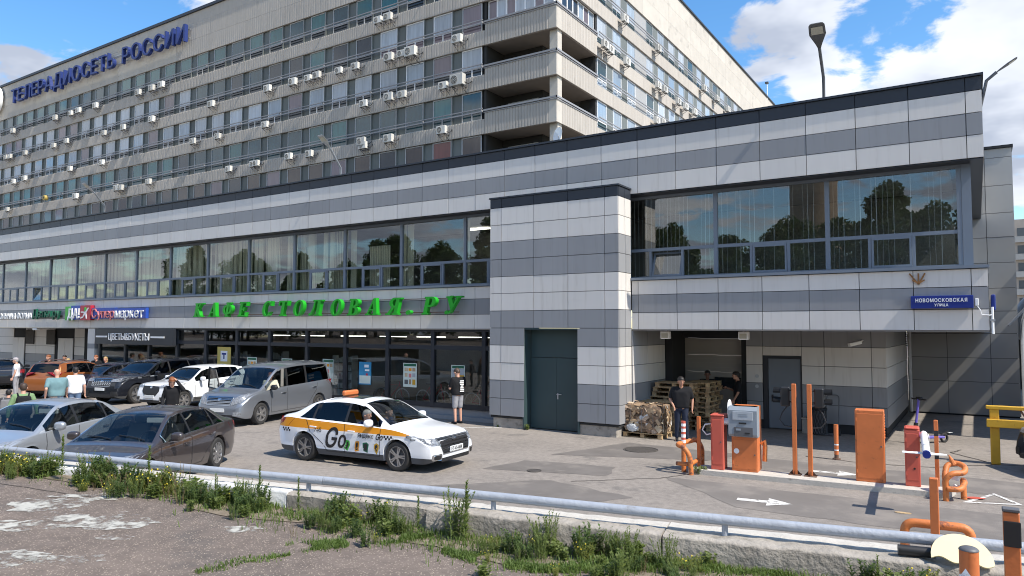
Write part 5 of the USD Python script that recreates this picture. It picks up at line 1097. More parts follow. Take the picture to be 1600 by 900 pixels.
def car(name, label, cat, S, ref, ref_wheel, heading, col, glassmat='carglass', group=None, detail=1, rim=(5, True), plate=None, grille='bars', emblem=True, openwin=(), tint=(1, 2), handles=True, seat='seat', visor=0, rails=False, tail=True):
    """ref: ground point under the wheel named by ref_wheel ('FL', 'FR', 'RL', 'RR'); heading: direction of the nose."""
    c = Car(S); a = math.atan2(heading[1], heading[0]); tr_ = S['W'] / 2 - .10
    lx = c.xf - (S['fo'] if ref_wheel[0] == 'F' else S['fo'] + S['wb']); ly = tr_ if ref_wheel[1] == 'L' else -tr_
    pos = (ref[0] - (lx * math.cos(a) - ly * math.sin(a)), ref[1] - (lx * math.sin(a) + ly * math.cos(a)), 0)
    t = thing(name, label, cat, pos, a, group); t.SetCustomDataByKey('label', label)
    hw, xf, L = c.hw, c.xf, S['L']; belt = lambda s: float(c.zb0(s))
    part(t, 'body', c.grp('body+', 'body-'), M[col], smooth=32)
    for g, nm, mt in (('windshield', 'windshield', glassmat), ('rear_window', 'rear_window', 'cartint'), ('pillar', 'pillar', 'black'), ('cladding', 'lower_cladding', 'skirt'), ('stripe', 'side_stripe', 'taxiorange'), ('roof', 'roof', 'carblack')):
        m_ = c.grp(g + '+', g + '-')
        if m_ is not None: part(t, nm, m_, M[mt], smooth=32)
    for j in range(len(S['pillars']) + 1):
        for sg in '+-':
            m_ = c.grp('side%d%s' % (j, sg))
            if m_ is None or (j, sg) in openwin: continue
            part(t, 'side_window', m_, M['cartint' if j in tint else glassmat], smooth=32)
    # cabin
    fl = MB().box(xf - L + .25, xf - .35, -hw + .30, hw - .30, S['sill'] + .02, S['sill'] + .14); fl.box(xf - S['cowl'] - .25, xf - S['cowl'] + .1, -hw + .16, hw - .16, S['sill'] + .1, belt(S['cowl']) - .03)
    for ax in c.axles: fl.box(xf - ax - .36, xf - ax + .36, -hw + .30, hw - .30, .2, .62)
    part(t, 'floor', fl, M['black'])
    part(t, 'dashboard', MB().cbox(xf - S['cowl'] - .55, xf - S['cowl'] - .12, -hw + .14, hw - .14, belt(S['cowl']) - .25, belt(S['cowl']) - .01, .03), M['black'])
    s0 = S['cowl'] + 1.12; base = S['sill'] + .12; rows_ = [s0, s0 + .95] if detail else [s0]
    for s in rows_:
        for y in (.37, -.37):
            b = MB().cbox(xf - s - .25, xf - s + .28, y - .24, y + .24, base, base + .24, .05).mesh(trimesh.convex.convex_hull(np.array([(xf - s - .22 - q * .22 - w_, y + k * (.23 - .04 * q), base + .2 + .58 * q) for q in (0, 1) for w_ in (0, .1) for k in (-1, 1)])))
            b.cbox(xf - s - .55, xf - s - .45, y - .12, y + .12, base + .80, base + .97, .03)
            part(t, 'seat', b, M[seat])
    sw = MB(); cx, cz = xf - S['cowl'] - .62, belt(S['cowl']) + .02
    sw.tube([(cx - .08 * math.sin(q), .37 + .185 * math.cos(q), cz + .17 * math.sin(q)) for q in np.linspace(0, 2 * math.pi, 21)], .016, 6, caps=False).bar((cx, .2, cz), (cx, .54, cz), .03, .02).cyl((cx, .37, cz), (cx + .3, .37, cz - .12), .025, 6)
    part(t, 'steering_wheel', sw, M['black'])
    if visor: part(t, 'sun_visor', MB().box(xf - S['wf'] + .03, xf - S['wf'] + .06, visor * .18, visor * .62, float(c.zt(S['wf'])) - .19, float(c.zt(S['wf'])) - .10), M['sunshade'])
    # lamps, grille, bumper
    zh = float(c.zt(.2)); fz = zh / .80; P = c.patch
    hl = S.get('hl') or [(hw * .50, zh - .13), (hw * .50, zh - .07), (hw * .80, zh + .02), (hw * .97, zh + .03), (hw * .97, zh - .04), (hw * .86, zh - .13)]
    for sg in (1, -1):
        part(t, 'headlight', P(Polygon([(y * sg, z) for y, z in hl]).buffer(.012, 3), 'front', .012, .06), M['headlight'], smooth=30)
        part(t, 'fog_lamp', P(rpoly(sg * hw * .62, sg * hw * .86, .29 * fz, .39 * fz, .03), 'front', .008, .07), M[S.get('fogm', 'black')], smooth=30)
        if S.get('fogm', 'black') == 'black': part(t, 'fog_lamp_bezel', P(rpoly(sg * hw * .60, sg * hw * .88, .27 * fz, .41 * fz, .035).difference(rpoly(sg * hw * .64, sg * hw * .85, .295 * fz, .385 * fz, .03)), 'front', .012, .07), M['chrome' if col == 'carwhite' else 'black'], smooth=30)
    gx = S.get('grille') or [(-.46 * hw, zh - .30), (-.52 * hw, zh - .05), (.52 * hw, zh - .05), (.46 * hw, zh - .30)]
    gp = Polygon(gx).buffer(.02, 3)
    gg = part(t, 'grille', P(gp, 'front', .008, .08), M['black'], smooth=30)
    part(t, 'grille_frame', P(gp.buffer(.014).difference(gp.buffer(-.006)), 'front', .014, .08), M['chrome' if grille != 'mesh' else 'black'], smooth=30)
    z0_, z1_ = gp.bounds[1] + .03, gp.bounds[3] - .03
    if grille == 'bars':
        for z in np.linspace(z0_, z1_, 5): part(t, 'grille_bar', P(sbox(-2, z - .007, 2, z + .007).intersection(gp.buffer(-.015)), 'front', .016, .09), M['chrome'])
    elif grille == 'studs':
        for q in range(4):
            mm = MB()
            for y in np.arange(-.6, .61, .1):
                pp = affinity.rotate(sbox(-.022, -.022, .022, .022), 45); pp = affinity.translate(pp, y + .05 * (q % 2), z0_ + .03 + q * (z1_ - z0_ - .05) / 3.2)
                if gp.buffer(-.02).contains(pp): mm.mesh(P(pp, 'front', .016, .2))
            part(t, 'grille_stud_row', mm, M['chrome'])
    part(t, 'air_intake', P(rpoly(-.62 * hw, .62 * hw, .23 * fz, .31 * fz, .03), 'front', .007, .08), M['black'], smooth=30)
    if emblem: part(t, 'emblem', P(affinity.scale(shapely.Point(0, zh - .13).buffer(.05, 8), 1.35, .8), 'front', .022, .2), M['chrome'])
    zp = S.get('plate', .40 * fz); fx = c.project([(0, zp)], 'front', .03)[0][0]
    part(t, 'number_plate', MB().cbox(fx - .012, fx + .008, -.26, .26, zp - .057, zp + .057, .004), M['plate'])
    if plate:
        gl, W_ = glyphs(plate, .075, .003, True, .25); k = .44 / W_
        for ch, (v, f), x in gl: part(t, 'plate_character', (np.column_stack([fx + .009 - v[:, 1] * 1.0, -.22 + (v[:, 0] + x) * k, v[:, 2] + zp - .037]), f), M['black'])
    if tail:
        zt_ = belt(L - .15); 
        for sg in (1, -1):
            part(t, 'tail_light', P(Polygon([(sg * hw * .50, zt_ - .10), (sg * hw * .50, zt_ - .02), (sg * hw * .95, zt_ + .02), (sg * hw * .95, zt_ - .16)]).buffer(.01), 'rear', .008, .07), M['tail'], smooth=30)
            part(t, 'tail_light', P(Polygon([(xf - L + .06, zt_ - .17), (xf - L + .06, zt_ + .03), (xf - L + .34, zt_ + .02), (xf - L + .26, zt_ - .08)]), 'left' if sg > 0 else 'right', .006, .07), M['tail'], smooth=30)
    # sides: door gaps, handles, mirrors
    sB = S['pillars'][0]; ra = c.R + .055; sF = S['fo'] + ra + .10; sRd = min(S['fo'] + S['wb'] - ra + .10, S['sw1'] - .1)
    for sd_ in ('left', 'right'):
        seams = MB()
        for pts in ([(sF, S['sill'] + .10), (sF - .02, belt(sF) - .02)], [(sB, S['sill'] + .08), (sB, belt(sB))], [(sRd - .42, S['sill'] + .10), (sRd - .30, S['sill'] + .25), (sRd + .10, .70 * fz), (sRd + .22, belt(sRd))], [(sF, S['sill'] + .09), (sRd - .4, S['sill'] + .09)]):
            seams.mesh(P(LineString([(xf - s, z) for s, z in pts]).buffer(.0065, cap_style=2), sd_, .0025, .12, .004))
        part(t, 'door_gap', seams, M['black'])
        sg = 1 if sd_ == 'left' else -1
        if handles:
            for s in (sB - .22, sRd - .02):
                z = belt(s) - .14; p = c.project([(xf - s, z)], sd_, .028)[0]
                part(t, 'door_handle', MB().cbox(p[0] - .10, p[0] + .10, p[1] - .016, p[1] + .012, p[2] - .016, p[2] + .016, .007), M[col if S.get('ownhandle', 1) else 'chrome'])
        sm = S['sw0'] + .22; z = belt(sm) + .10; y = sg * (hw + .11)
        mr = trimesh.creation.icosphere(2, 1.0); v = np.array(mr.vertices); v = np.sign(v) * np.abs(v) ** .75; mr.vertices = v * [.085, .125, .085 * S.get('mir', 1)]; v = np.array(mr.vertices); v[v[:, 0] < -.03, 0] = -.03; mr.vertices = v
        mr.apply_translation((xf - sm, y, z)); mm = part(t, 'side_mirror', mr, M[S.get('mirc', col)], smooth=50)
        part(mm, 'mirror_arm', MB().bar((xf - sm, sg * (hw - .04), z - .07), (xf - sm, y, z - .06), .07, .035), M['black'])
    for nm, ax, sg in (('FL', 0, 1), ('FR', 0, -1), ('RL', 1, 1), ('RR', 1, -1)):
        ty, rm, dc = wheel_meshes(c.R, .21, *rim); o = np.array([xf - c.axles[ax], sg * (hw - .115), c.R]); fl_ = np.array([1, sg, 1.0])
        def pl(m_): v, f = arr(m_); return v * fl_ + o, (f if sg > 0 else f[:, ::-1])
        wv = part(t, 'wheel', pl(ty), M['rubber'], smooth=40); part(wv, 'rim', pl(rm), M['alloy'], smooth=30); part(wv, 'brake_disc', pl(dc), M['darksteel'])
    # bright line round the side windows
    if S.get('trim'):
        for sd_ in ('left', 'right'):
            sg = 1 if sd_ == 'left' else -1; up_ = [c.P[i, c.iB + 5] * [1, sg, 1] for i, s in enumerate(c.st) if S['sw0'] < s < S['sw1']]
            lo_ = [c.P[i, c.iB + 1] * [1, sg, 1] for i, s in enumerate(c.st) if S['sw0'] < s < S['sw1']]
            part(t, 'window_trim', MB().tube([p + [0, sg * .004, .004] for p in up_ + lo_[::-1] + up_[:1]][::2] + [up_[0]], .009, 5, caps=False), M['chrome'])
    if rails:
        for sg in (1, -1):
            zz = lambda s: float(c.zt(s)) - .02; part(t, 'roof_rail', MB().tube([(xf - s, sg * S['roofw'] * hw * .93, zz(s) + (.05 if 0 < q < 8 else 0)) for q, s in enumerate(np.linspace(S['wf'] + .15, S['rr'] - .1, 9))], .018, 8), M['chrome' if rails == 'chrome' else 'black'], smooth=40)
    if detail:
        for y0, y1 in ((.62, .05), (-.05, -.58)):
            p = c.project([(xf - S['cowl'] - .05, y0), (xf - S['cowl'] - .13, (y0 + y1) / 2), (xf - S['cowl'] - .17, y1)], 'top', .018); part(t, 'wiper', MB().tube(list(p), .009, 5), M['black'])
    c.t, c.pos, c.a = t, pos, a
    return c

# the taxi
TS = variant(SEDAN, clad=.33, stripe=(.62,), plate=.47, mirc='carwhite', grille=[(-.48, .42), (-.60, .70), (.60, .70), (.48, .42)], hl=[(.55, .60), (.60, .70), (.80, .76), (.90, .78), (.90, .70), (.78, .60)])
tx = car('taxi', 'white taxi with an orange side stripe driving across the lot', 'taxi', TS, (-10.65, 12.0), 'FR', (1, .085), 'carwhite', rim=(5, True), plate='ЕТ454МК', openwin=((0, '-'),), tint=(1, 2))
t, xf = tx.t, tx.xf
part(t, 'sunroof', tx.patch(rpoly(xf - 3.0, xf - 2.35, -.36, .36, .06), 'top', .006, .1), M['carblack'], smooth=30)
b = MB().cbox(xf - 3.08, xf - 2.96, -.25, .25, 1.475, 1.60, .03); part(t, 'roof_sign', b, M['orange'])
def decal(text, x0, z0, h, mat, nm='lettering', italic=0.0, width=None, bold=True, gap=.08, side='right'):
    gl, W_ = glyphs(text, h, .004, bold, gap, .4); k = (width / W_) if width else 1
    for ch, (v, f), x in gl:
        v2 = np.column_stack([x0 + ((v[:, 0] + x) * k + v[:, 2] * italic), z0 + v[:, 2]])
        p = tx.project(v2, side, .005); p[:, 1] -= np.where(v[:, 1] < -.002, .003, 0) * (1 if side == 'right' else -1)
        part(t, nm, (p, f), M[mat])
# on the right side x runs towards the nose, which is also the reading direction seen from outside
decal('G', xf - 3.02, .38, .44, 'black', 'logo_letter', .30, width=.34); decal('o', xf - 2.62, .40, .37, 'black', 'logo_letter', .25, width=.22)
decal('745', xf - 3.32, .70, .10, 'black', 'side_number', 0, width=.22, bold=False)
decal('Яндекс', xf - 2.02, .66, .10, 'black', 'lettering', 0, width=.44, bold=False); decal('Go', xf - 1.52, .64, .13, 'black', 'lettering', .2, width=.19)
for i, (cx, col, sh) in enumerate(((-2.33, 'lime', [(-.07, -.05), (.0, -.10), (.07, .02), (.05, .10), (-.02, .11), (-.02, .04)]), (-2.05, 'taxiorange', [(-.05, -.10), (.04, -.08), (.05, .11), (-.03, .10)]), (-1.80, 'dgreen', [(-.05, -.07), (.04, -.10), (.07, .06), (.02, .10), (-.07, .08)]), (-1.50, 'yellow', [(-.05, 0), (0, -.11), (.05, .0), (.05, .07), (0, .10), (-.05, .07)]))):
    p0 = Polygon([(xf + cx + x, .45 + z) for x, z in sh]).buffer(.015)
    part(t, 'door_emblem', tx.patch(p0, 'right', .004, .09, .003), M[col])
    part(t, 'door_emblem', tx.patch(p0.buffer(-.03).intersection(affinity.translate(p0, .03, .0)), 'right', .007, .09, .003), M['black'])
for x0 in (xf - 4.35, xf - 1.30):
    ck = MB()
    for r_ in range(2):
        for k in range(3): ck.mesh(tx.patch(sbox(x0 + k * .09 + .045 * r_, .70 - .045 * r_, x0 + k * .09 + .045 * r_ + .045, .745 - .045 * r_), 'right', .004, .1, .003))
    part(t, 'taxi_checks', ck, M['black'])

# parked along the railing
BS = stretch(SEDAN, 4.9, 1.86, 1.455, 2.84, .92, .335, trim=1, mirc='carbrown', ownhandle=1)
car('parked_car', 'dark brown sedan with bright window trim, parked nose to the pipe rail', 'car', BS, (-14.29, 10.0), 'RL', (.50, -.866), 'carbrown', tint=(1, 2), rim=(10, False), seat='seatlight', visor=1)
SS = stretch(SEDAN, 4.54, 1.76, 1.48, 2.60, .95, .315, ownhandle=0, mir=1.1)
car('parked_car', 'silver sedan beside the dark brown sedan at the left edge', 'car', SS, (-16.34, 7.1), 'FL', (.45, -.893), 'carsilver', tint=(), rim=(5, False), visor=1)
# the row in front of the shops
VS = variant(VAN, plate=.52, fogm='headlight', ownhandle=0, mirc='black', grille=[(-.42, .70), (-.46, .90), (.46, .90), (.42, .70)], hl=[(.50, .68), (.52, .84), (.66, .95), (.80, 1.02), (.86, .98), (.80, .78)])
vn = car('parked_van', 'silver grey passenger van parked in front of the cafe with its front door open', 'van', VS, (-19.48, 15.24), 'FL', (.24, -.97), 'vangrey', tint=(1, 2), openwin=((0, '+'),), rim=(5, True))
dr = MB(); hx, hy = vn.xf - 1.25, -vn.hw     # its far front door stands open
dv = np.array([(0, 0, .35), (0, 0, 1.02), (-1.05, 0, 1.06), (-1.05, 0, .35)]); 
def swing(p): q = math.radians(-62); p = np.asarray(p, float); x, y = p[..., 0], p[..., 1]; return np.stack([hx + x * math.cos(q) - y * math.sin(q) * 1, hy - (-x * math.sin(-q)) * 1, p[..., 2]], -1)
dr.add(swing(dv), [(0, 1, 2, 3), (3, 2, 1, 0)])
part(vn.t, 'open_door', dr, M['vangrey'])
fr_ = swing(np.array([(0, 0, 1.02), (-.45, 0, 1.66), (-1.0, 0, 1.74), (-1.05, 0, 1.06)])); part(vn.t, 'open_door_frame', MB().tube(list(fr_) + [fr_[0]], .03, 6), M['black']); part(vn.t, 'open_door_window', MB().add(fr_, [(0, 1, 2, 3)]), M['carglass'])
part(vn.t, 'curtain', MB().box(vn.xf - 2.22, vn.xf - 2.08, vn.hw - .16, vn.hw - .14, 1.12, 1.72), M['cl_lightgrey' if 'cl_lightgrey' in M else 'seatlight'])
WS = variant(SUV, clad=.44, plate=.50, ownhandle=1, mirc='carwhite', grille=[(-.30, .58), (-.42, .72), (-.40, .86), (.40, .86), (.42, .72), (.30, .58)])
car('parked_suv', 'white SUV with black lower cladding parked between the black SUV and the van', 'car', WS, (-25.6, 16.5), 'FL', (.12, -.993), 'carwhite', rim=(6, True), tint=(0, 1, 2), grille='mesh')
ES = stretch(SUV, 5.04, 2.0, 1.76, 2.86, .95, .39, plate=.62, mirc='carblack', clad=.42)
car('parked_suv', 'large black SUV with a studded chrome grille', 'car', ES, (-29.0, 16.6), 'FL', (.20, -.98), 'carblack', rim=(5, True), tint=(0, 1, 2), grille='studs', rails='black')
NS = stretch(SEDAN, 4.6, 1.8, 1.50, 2.65, .9, .325)
car('parked_car', 'dark blue car half hidden by the large black SUV', 'car', NS, (-32.7, 16.7), 'FL', (.10, -.995), 'carnavy', rim=(7, True), tint=(1, 2), detail=0)
OS = variant(SUV, clad=.46)
car('parked_suv', 'copper orange SUV seen from behind, with silver roof rails', 'car', OS, (-33.7, 16.3), 'RR', (-.42, .907), 'carcopper', rim=(5, True), tint=(0, 1, 2), rails='chrome', detail=0)
car('parked_car', 'black car at the left edge behind the copper orange SUV', 'car', stretch(SEDAN, 4.8, 1.84, 1.50, 2.8, .95, .33, trim=0), (-42.0, 16.2), 'RL', (-.93, .37), 'carblack', rim=(5, True), tint=(0, 1, 2), detail=0)
car('parked_car', 'black car cut by the right edge of the view beside the yellow barrier', 'car', stretch(SUV, 4.6, 1.85, 1.60, 2.7, .9, .34), (2.15, 18.75), 'FL', (-.9, -.43), 'carblack', rim=(5, True), tint=(0, 1, 2), detail=0)

# ------------------------------------------------------------------ people
MF = manifold3d.Manifold
def ball(p, r, n=14): return MF.sphere(r, n).translate([float(x) for x in p])
def bone(p, q, rp, rq): return MF.batch_hull([ball(p, rp), ball(q, rq)])
def hull(*ps): return MF.batch_hull([ball(p, r) for p, r in ps])
def smoothed(man, edge, it=8, wrinkle=0.0, seed=0):
    m = man.refine_to_length(edge).to_mesh(); t = trimesh.Trimesh(np.array(m.vert_properties[:, :3], float), np.array(m.tri_verts), process=True)
    trimesh.smoothing.filter_taubin(t, iterations=it)
    if wrinkle:
        v = np.array(t.vertices); n = np.array(t.vertex_normals); t.vertices = v + n * ((meshkit.fbm(v * np.array([16, 16, 9]) + seed, 3, seed) - .5) * 2 * wrinkle)[:, None]
    return t
SKIN = {}
for k, c in dict(fair=(0.56, 0.31, 0.22), tan=(0.42, 0.215, 0.14), brown=(0.22, 0.11, 0.07)).items(): M['skin_' + k] = look('skin_' + k, c, 0.5, var=0.08, scale=8)
for k, c in dict(brown=(0.05, 0.03, 0.02), dark=(0.014, 0.011, 0.01), red=(0.20, 0.065, 0.02), grey=(0.30, 0.29, 0.28), blond=(0.36, 0.24, 0.11), bald=(0.45, 0.30, 0.23)).items(): M['hair_' + k] = look('hair_' + k, c, 0.6, var=0.25, scale=40)
def cloth(name, c, **k): M['cl_' + name] = look('cloth_' + name, c, 0.85, var=k.pop('var', 0.12), scale=k.pop('scale', 6), spec=0.2, **k)
for k, c in dict(black=(.014, .014, .016), white=(.72, .73, .76), teal=(.14, .24, .26), grey=(.16, .16, .165), jeans=(.10, .15, .24), navy=(.022, .028, .048), blue=(.12, .19, .32), green=(.17, .26, .13), cream=(.56, .52, .40), beige=(.50, .46, .40), suit=(.02, .03, .075), darkgrey=(.05, .05, .055), cap=(.36, .33, .34), lightgrey=(.30, .30, .32)).items(): cloth(k, c)

def person(label, loc, heading, H=1.75, arms=None, legs=None, top='black', bottom='navy', sleeve=.55, shorts=False, skin='fair', hair='brown', hairlen=0, lean=0.0, head=(0, 0), build=1.0, seated=False, shoes='black', group=None, bag=None, cap=None, sleevecol=None, z=0.0, neckz=0.0, glasses=False, beard=None):
    s = H / 1.75; a = math.atan2(heading[1], heading[0])
    t = thing('person', label, 'person', (loc[0], loc[1], z), a, group)
    B = build
    lx = lambda zz: lean * max(0, zz - .95)
    P = lambda x, y, zz: np.array([x + lx(zz), y, zz])
    hipz = .93
    legs = legs or {'L': [(0.02, .10, .50), (-.03, .11, .08)], 'R': [(0.0, -.10, .50), (-.02, -.11, .08)]}
    arms = arms or {'L': [(-.03, .27, 1.12), (.06, .28, .87)], 'R': [(-.03, -.27, 1.12), (.06, -.28, .87)]}
    sh = {k: P(-.01, .19 * B * sg, 1.41) for k, sg in (('L', 1), ('R', -1))}
    hip = {k: np.array([0, .09 * sg, hipz]) for k, sg in (('L', 1), ('R', -1))}
    torso = lambda g: hull((P(0, .10 * B, 1.30), .105 * B + g), (P(0, -.10 * B, 1.30), .105 * B + g), (P(.01, .09 * B, 1.10), .105 * B + g), (P(.01, -.09 * B, 1.10), .105 * B + g), (sh['L'], .058 + g), (sh['R'], .058 + g)) + hull((P(.01, .09 * B, 1.10), .105 * B + g), (P(.01, -.09 * B, 1.10), .105 * B + g), (P(0, .08, .95), .115 * B + g), (P(0, -.08, .95), .115 * B + g))
    hp = P(.03, 0, 1.615) + np.array([.02, 0, 0]); ny, npit = head
    def hd(v): # turn and nod the head
        x, y, zz = v; c_, s_ = math.cos(npit), math.sin(npit); x, zz = x * c_ + zz * s_, -x * s_ + zz * c_; c_, s_ = math.cos(ny), math.sin(ny); return hp + np.array([x * c_ - y * s_, x * s_ + y * c_, zz])
    head_m = hull((hd((-.02, 0, .045)), .088), (hd((.035, 0, .04)), .078), (hd((.045, 0, -.035)), .055), (hd((.055, 0, -.075)), .036), (hd((-.03, 0, -.02)), .07)) + hull((hd((.098, 0, .02)), .010), (hd((.118, 0, -.018)), .015), (hd((.092, 0, -.02)), .018)) + ball(hd((-.005, .083, .0)), .024) + ball(hd((-.005, -.083, .0)), .024)
    body = torso(0) + bone(P(-.005, 0, 1.40), P(.02, 0, 1.56), .058, .054) + head_m
    limbs = {}
    for k in 'LR':
        el, wr = (np.array(q, float) for q in arms[k]); sg = 1 if k == 'L' else -1
        body += bone(sh[k], el, .052 * B, .040) + bone(el, wr, .040, .027)
        d = wr - el; d /= np.linalg.norm(d); side = np.cross(d, (1.0, 0, 0)); side = side if np.linalg.norm(side) > .2 else np.cross(d, (0, 0, 1.0)); side /= np.linalg.norm(side); n2 = np.cross(side, d)
        palm = wr + d * .075; body += hull((wr + d * .015, .024), (palm + n2 * .028, .018), (palm - n2 * .028, .018))
        for f, (o, L) in enumerate(((.033, .066), (.011, .078), (-.011, .072), (-.032, .056))):
            p0 = palm + n2 * o; p1 = p0 + (d * .8 + side * sg * -.25) * L * .55; p2 = p1 + (d * .6 - side * sg * .6) * L * .5
            body += bone(p0, p1, .0095, .009) + bone(p1, p2, .009, .0075)
        th0 = wr + d * .03 + n2 * .026; th1 = th0 + (d * .6 + n2 * .7) * .04; body += bone(th0, th1, .012, .010) + bone(th1, th1 + d * .03, .010, .008)
        kn, an = (np.array(q, float) for q in legs[k])
        body += bone(hip[k], kn, .085 * B, .055) + bone(kn, an, .053, .037)
        if not seated or True: body += hull((an + [-.03, 0, -.035], .036), (an + [.09, 0, -.05], .032), (an + [.16, .01 * sg, -.055], .025))
        limbs[k] = (el, wr, kn, an)
    sm = smoothed(body, .03, 6)
    def sc(m): m = trimesh.Trimesh(np.array(m.vertices) * s, m.faces, process=False); return m
    bd = part(t, 'body', sc(sm), M['skin_' + skin], smooth=True)
    g = .014
    shirt = torso(g).trim_by_plane([0, 0, 1], .90 if not seated else .90)
    for k in 'LR':
        el, wr, kn, an = limbs[k]
        if sleeve <= 1: e = sh[k] + (el - sh[k]) * sleeve; shirt += bone(sh[k], e, .052 * B + g + .004, .052 * B + g * .8)
        else: w = el + (wr - el) * (sleeve - 1); shirt += bone(sh[k], el, .052 * B + g, .044 + g) + bone(el, w, .044 + g, .030 + g)
    part(t, 'shirt', sc(smoothed(shirt, .035, 5, .007, 3)), M['cl_' + top], smooth=True)
    tr = hull((P(0, .08, .97), .115 * B + g * .6), (P(0, -.08, .97), .115 * B + g * .6), (hip['L'] - [0, 0, .03], .10), (hip['R'] - [0, 0, .03], .10))
    for k in 'LR':
        el, wr, kn, an = limbs[k]
        if shorts: tr += bone(hip[k], hip[k] + (kn - hip[k]) * .88, .098 * B, .088)
        else: tr += bone(hip[k], kn, .096 * B, .074) + bone(kn, an + (kn - an) * .06, .072, .058)
        fo = hull((an + [-.035, 0, -.038], .045), (an + [.09, 0, -.048], .042), (an + [.17, .01, -.055], .034)).trim_by_plane([0, 0, 1], an[2] - .085)
        part(t, 'shoe', sc(smoothed(fo, .03, 3)), M['cl_' + shoes], smooth=True)
    part(t, 'shorts' if shorts else 'trousers', sc(smoothed(tr, .04, 5, .008, 9)), M['cl_' + bottom], smooth=True)
    if hair != 'bald':
        hm = hull((hd((-.025, 0, .055)), .094), (hd((.03, 0, .062)), .083), (hd((-.045, 0, .0)), .075)) - hull((hd((.10, 0, -.06)), .085), (hd((.11, 0, -.01)), .07), (hd((.05, 0, -.14)), .07))
        if hairlen: hm += hull((hd((-.06, .03, .0)), .068), (hd((-.06, -.03, .0)), .068), (hd((-.075, .03, -.10 - hairlen)), .05), (hd((-.075, -.03, -.10 - hairlen)), .05))
        part(t, 'hair', sc(smoothed(hm, .025, 3, .006, 5)), M['hair_' + hair], smooth=True)
    fc = MB()
    for sg in (1, -1): fc.mesh(trimesh.creation.icosphere(1, .011).apply_translation(hd((.103, .032 * sg, .022))))
    part(t, 'eyes', sc(trimesh.Trimesh(*fc.get(), process=False)), M['hair_dark'])
    part(t, 'mouth', sc(trimesh.Trimesh(*MB().bar(hd((.094, -.024, -.062)), hd((.094, .024, -.062)), .008, .010).get(), process=False)), look('lips', (.33, .12, .10), .5) if 'lips' not in M else M['lips'])
    if glasses: part(t, 'sunglasses', sc(trimesh.Trimesh(*MB().bar(hd((.108, -.065, .02)), hd((.108, .065, .02)), .035, .012).bar(hd((.1, .065, .02)), hd((0, .085, .02)), .012, .008).bar(hd((.1, -.065, .02)), hd((0, -.085, .02)), .012, .008).get(), process=False)), M['cl_black'])
    if cap:
        cm = hull((hd((-.02, 0, .065)), .098), (hd((.03, 0, .07)), .088)).trim_by_plane([0, 0, 1], float(hd((0, 0, .045))[2])) + hull((hd((.09, .05, .055)), .01), (hd((.09, -.05, .055)), .01), (hd((.19, .04, .04)), .009), (hd((.19, -.04, .04)), .009))
        part(t, 'cap', sc(smoothed(cm, .03, 2)), M['cl_' + cap], smooth=True)
    if bag:
        bm = hull((P(-.20, .10, 1.36), .07), (P(-.20, -.10, 1.36), .07), (P(-.24, .12, 1.0), .08), (P(-.24, -.12, 1.0), .08), (P(-.17, .12, 1.0), .06), (P(-.17, -.12, 1.0), .06))
        bb = part(t, 'backpack', sc(smoothed(bm, .05, 4, .01, 2)), M['cl_' + bag], smooth=True)
        for sg in (1, -1): part(bb, 'strap', sc(trimesh.Trimesh(*MB().tube([P(-.15, .11 * sg, 1.42), P(-.01, .13 * sg, 1.49), P(.12, .13 * sg, 1.40), P(.12, .15 * sg, 1.15), P(-.12, .16 * sg, 1.02)], .02, 6).get(), process=False)), M['cl_' + bag])
    return t
M['lips'] = look('lips', (.33, .12, .10), .5)
away = (-.90, .43)
walkA = {'L': [(.16, .10, .52), (.06, .11, .09)], 'R': [(-.02, -.10, .50), (-.26, -.11, .14)]}
swing_ = {'L': [(-.16, .27, 1.14), (-.05, .29, .90)], 'R': [(.10, -.27, 1.14), (.24, -.27, .94)]}
person('bald man in a blue-grey T-shirt walking away towards the shops', (-24.6, 11.5), away, 1.78, top='teal', bottom='jeans', hair='bald', legs=walkA, arms=swing_, build=1.15, sleeve=.7)
person('dark-haired man in a white T-shirt and jeans walking beside the bald man', (-25.3, 12.4), (-.85, .5), 1.78, top='white', bottom='jeans', hair='dark', arms={'L': [(-.02, .28, 1.12), (.12, .24, .92)], 'R': [(-.02, -.27, 1.12), (.05, -.28, .87)]}, sleeve=.7)
person('boy in a green hooded jacket with a black backpack', (-20.4, 8.75), (-.93, .3), 1.68, top='green', bottom='black', hair='brown', bag='black', sleeve=1.95, arms={'L': [(-.04, .30, 1.13), (.0, .32, .88)], 'R': [(-.04, -.30, 1.13), (.0, -.32, .88)]})
person('child in a grey striped jacket half hidden beside the boy with the backpack', (-22.3, 9.2), (-.8, .6), 1.40, top='darkgrey', bottom='black', hair='dark', sleeve=1.95, bag='grey')
person('man in a grey cap and white shirt walking left behind the boy', (-36.4, 15.3), (-.62, -.78), 1.72, top='white', bottom='lightgrey', hair='grey', cap='cap')
person('red-haired person in black behind the copper orange SUV', (-37.6, 17.2), (.3, -.95), 1.78, top='black', bottom='black', hair='red')
person('fair-haired person bending low behind the roof of the copper orange SUV', (-36.6, 17.6), (.5, -.85), 1.62, top='grey', bottom='navy', hair='blond', hairlen=.05)
person('dark-haired man in a light blue shirt by the service doors', (-38.4, 18.3), (.5, -.85), 1.72, top='blue', bottom='navy', hair='dark', skin='tan')
person('red-haired person in dark clothes left of the corner column', (-36.6, 18.9), (.55, -.83), 1.74, top='black', bottom='black', hair='red', sleeve=1.9)
person('fair-haired girl in black in front of the flower shop', (-36.1, 19.1), (.55, -.83), 1.66, top='black', bottom='black', hair='blond', hairlen=.06, sleeve=1.9)
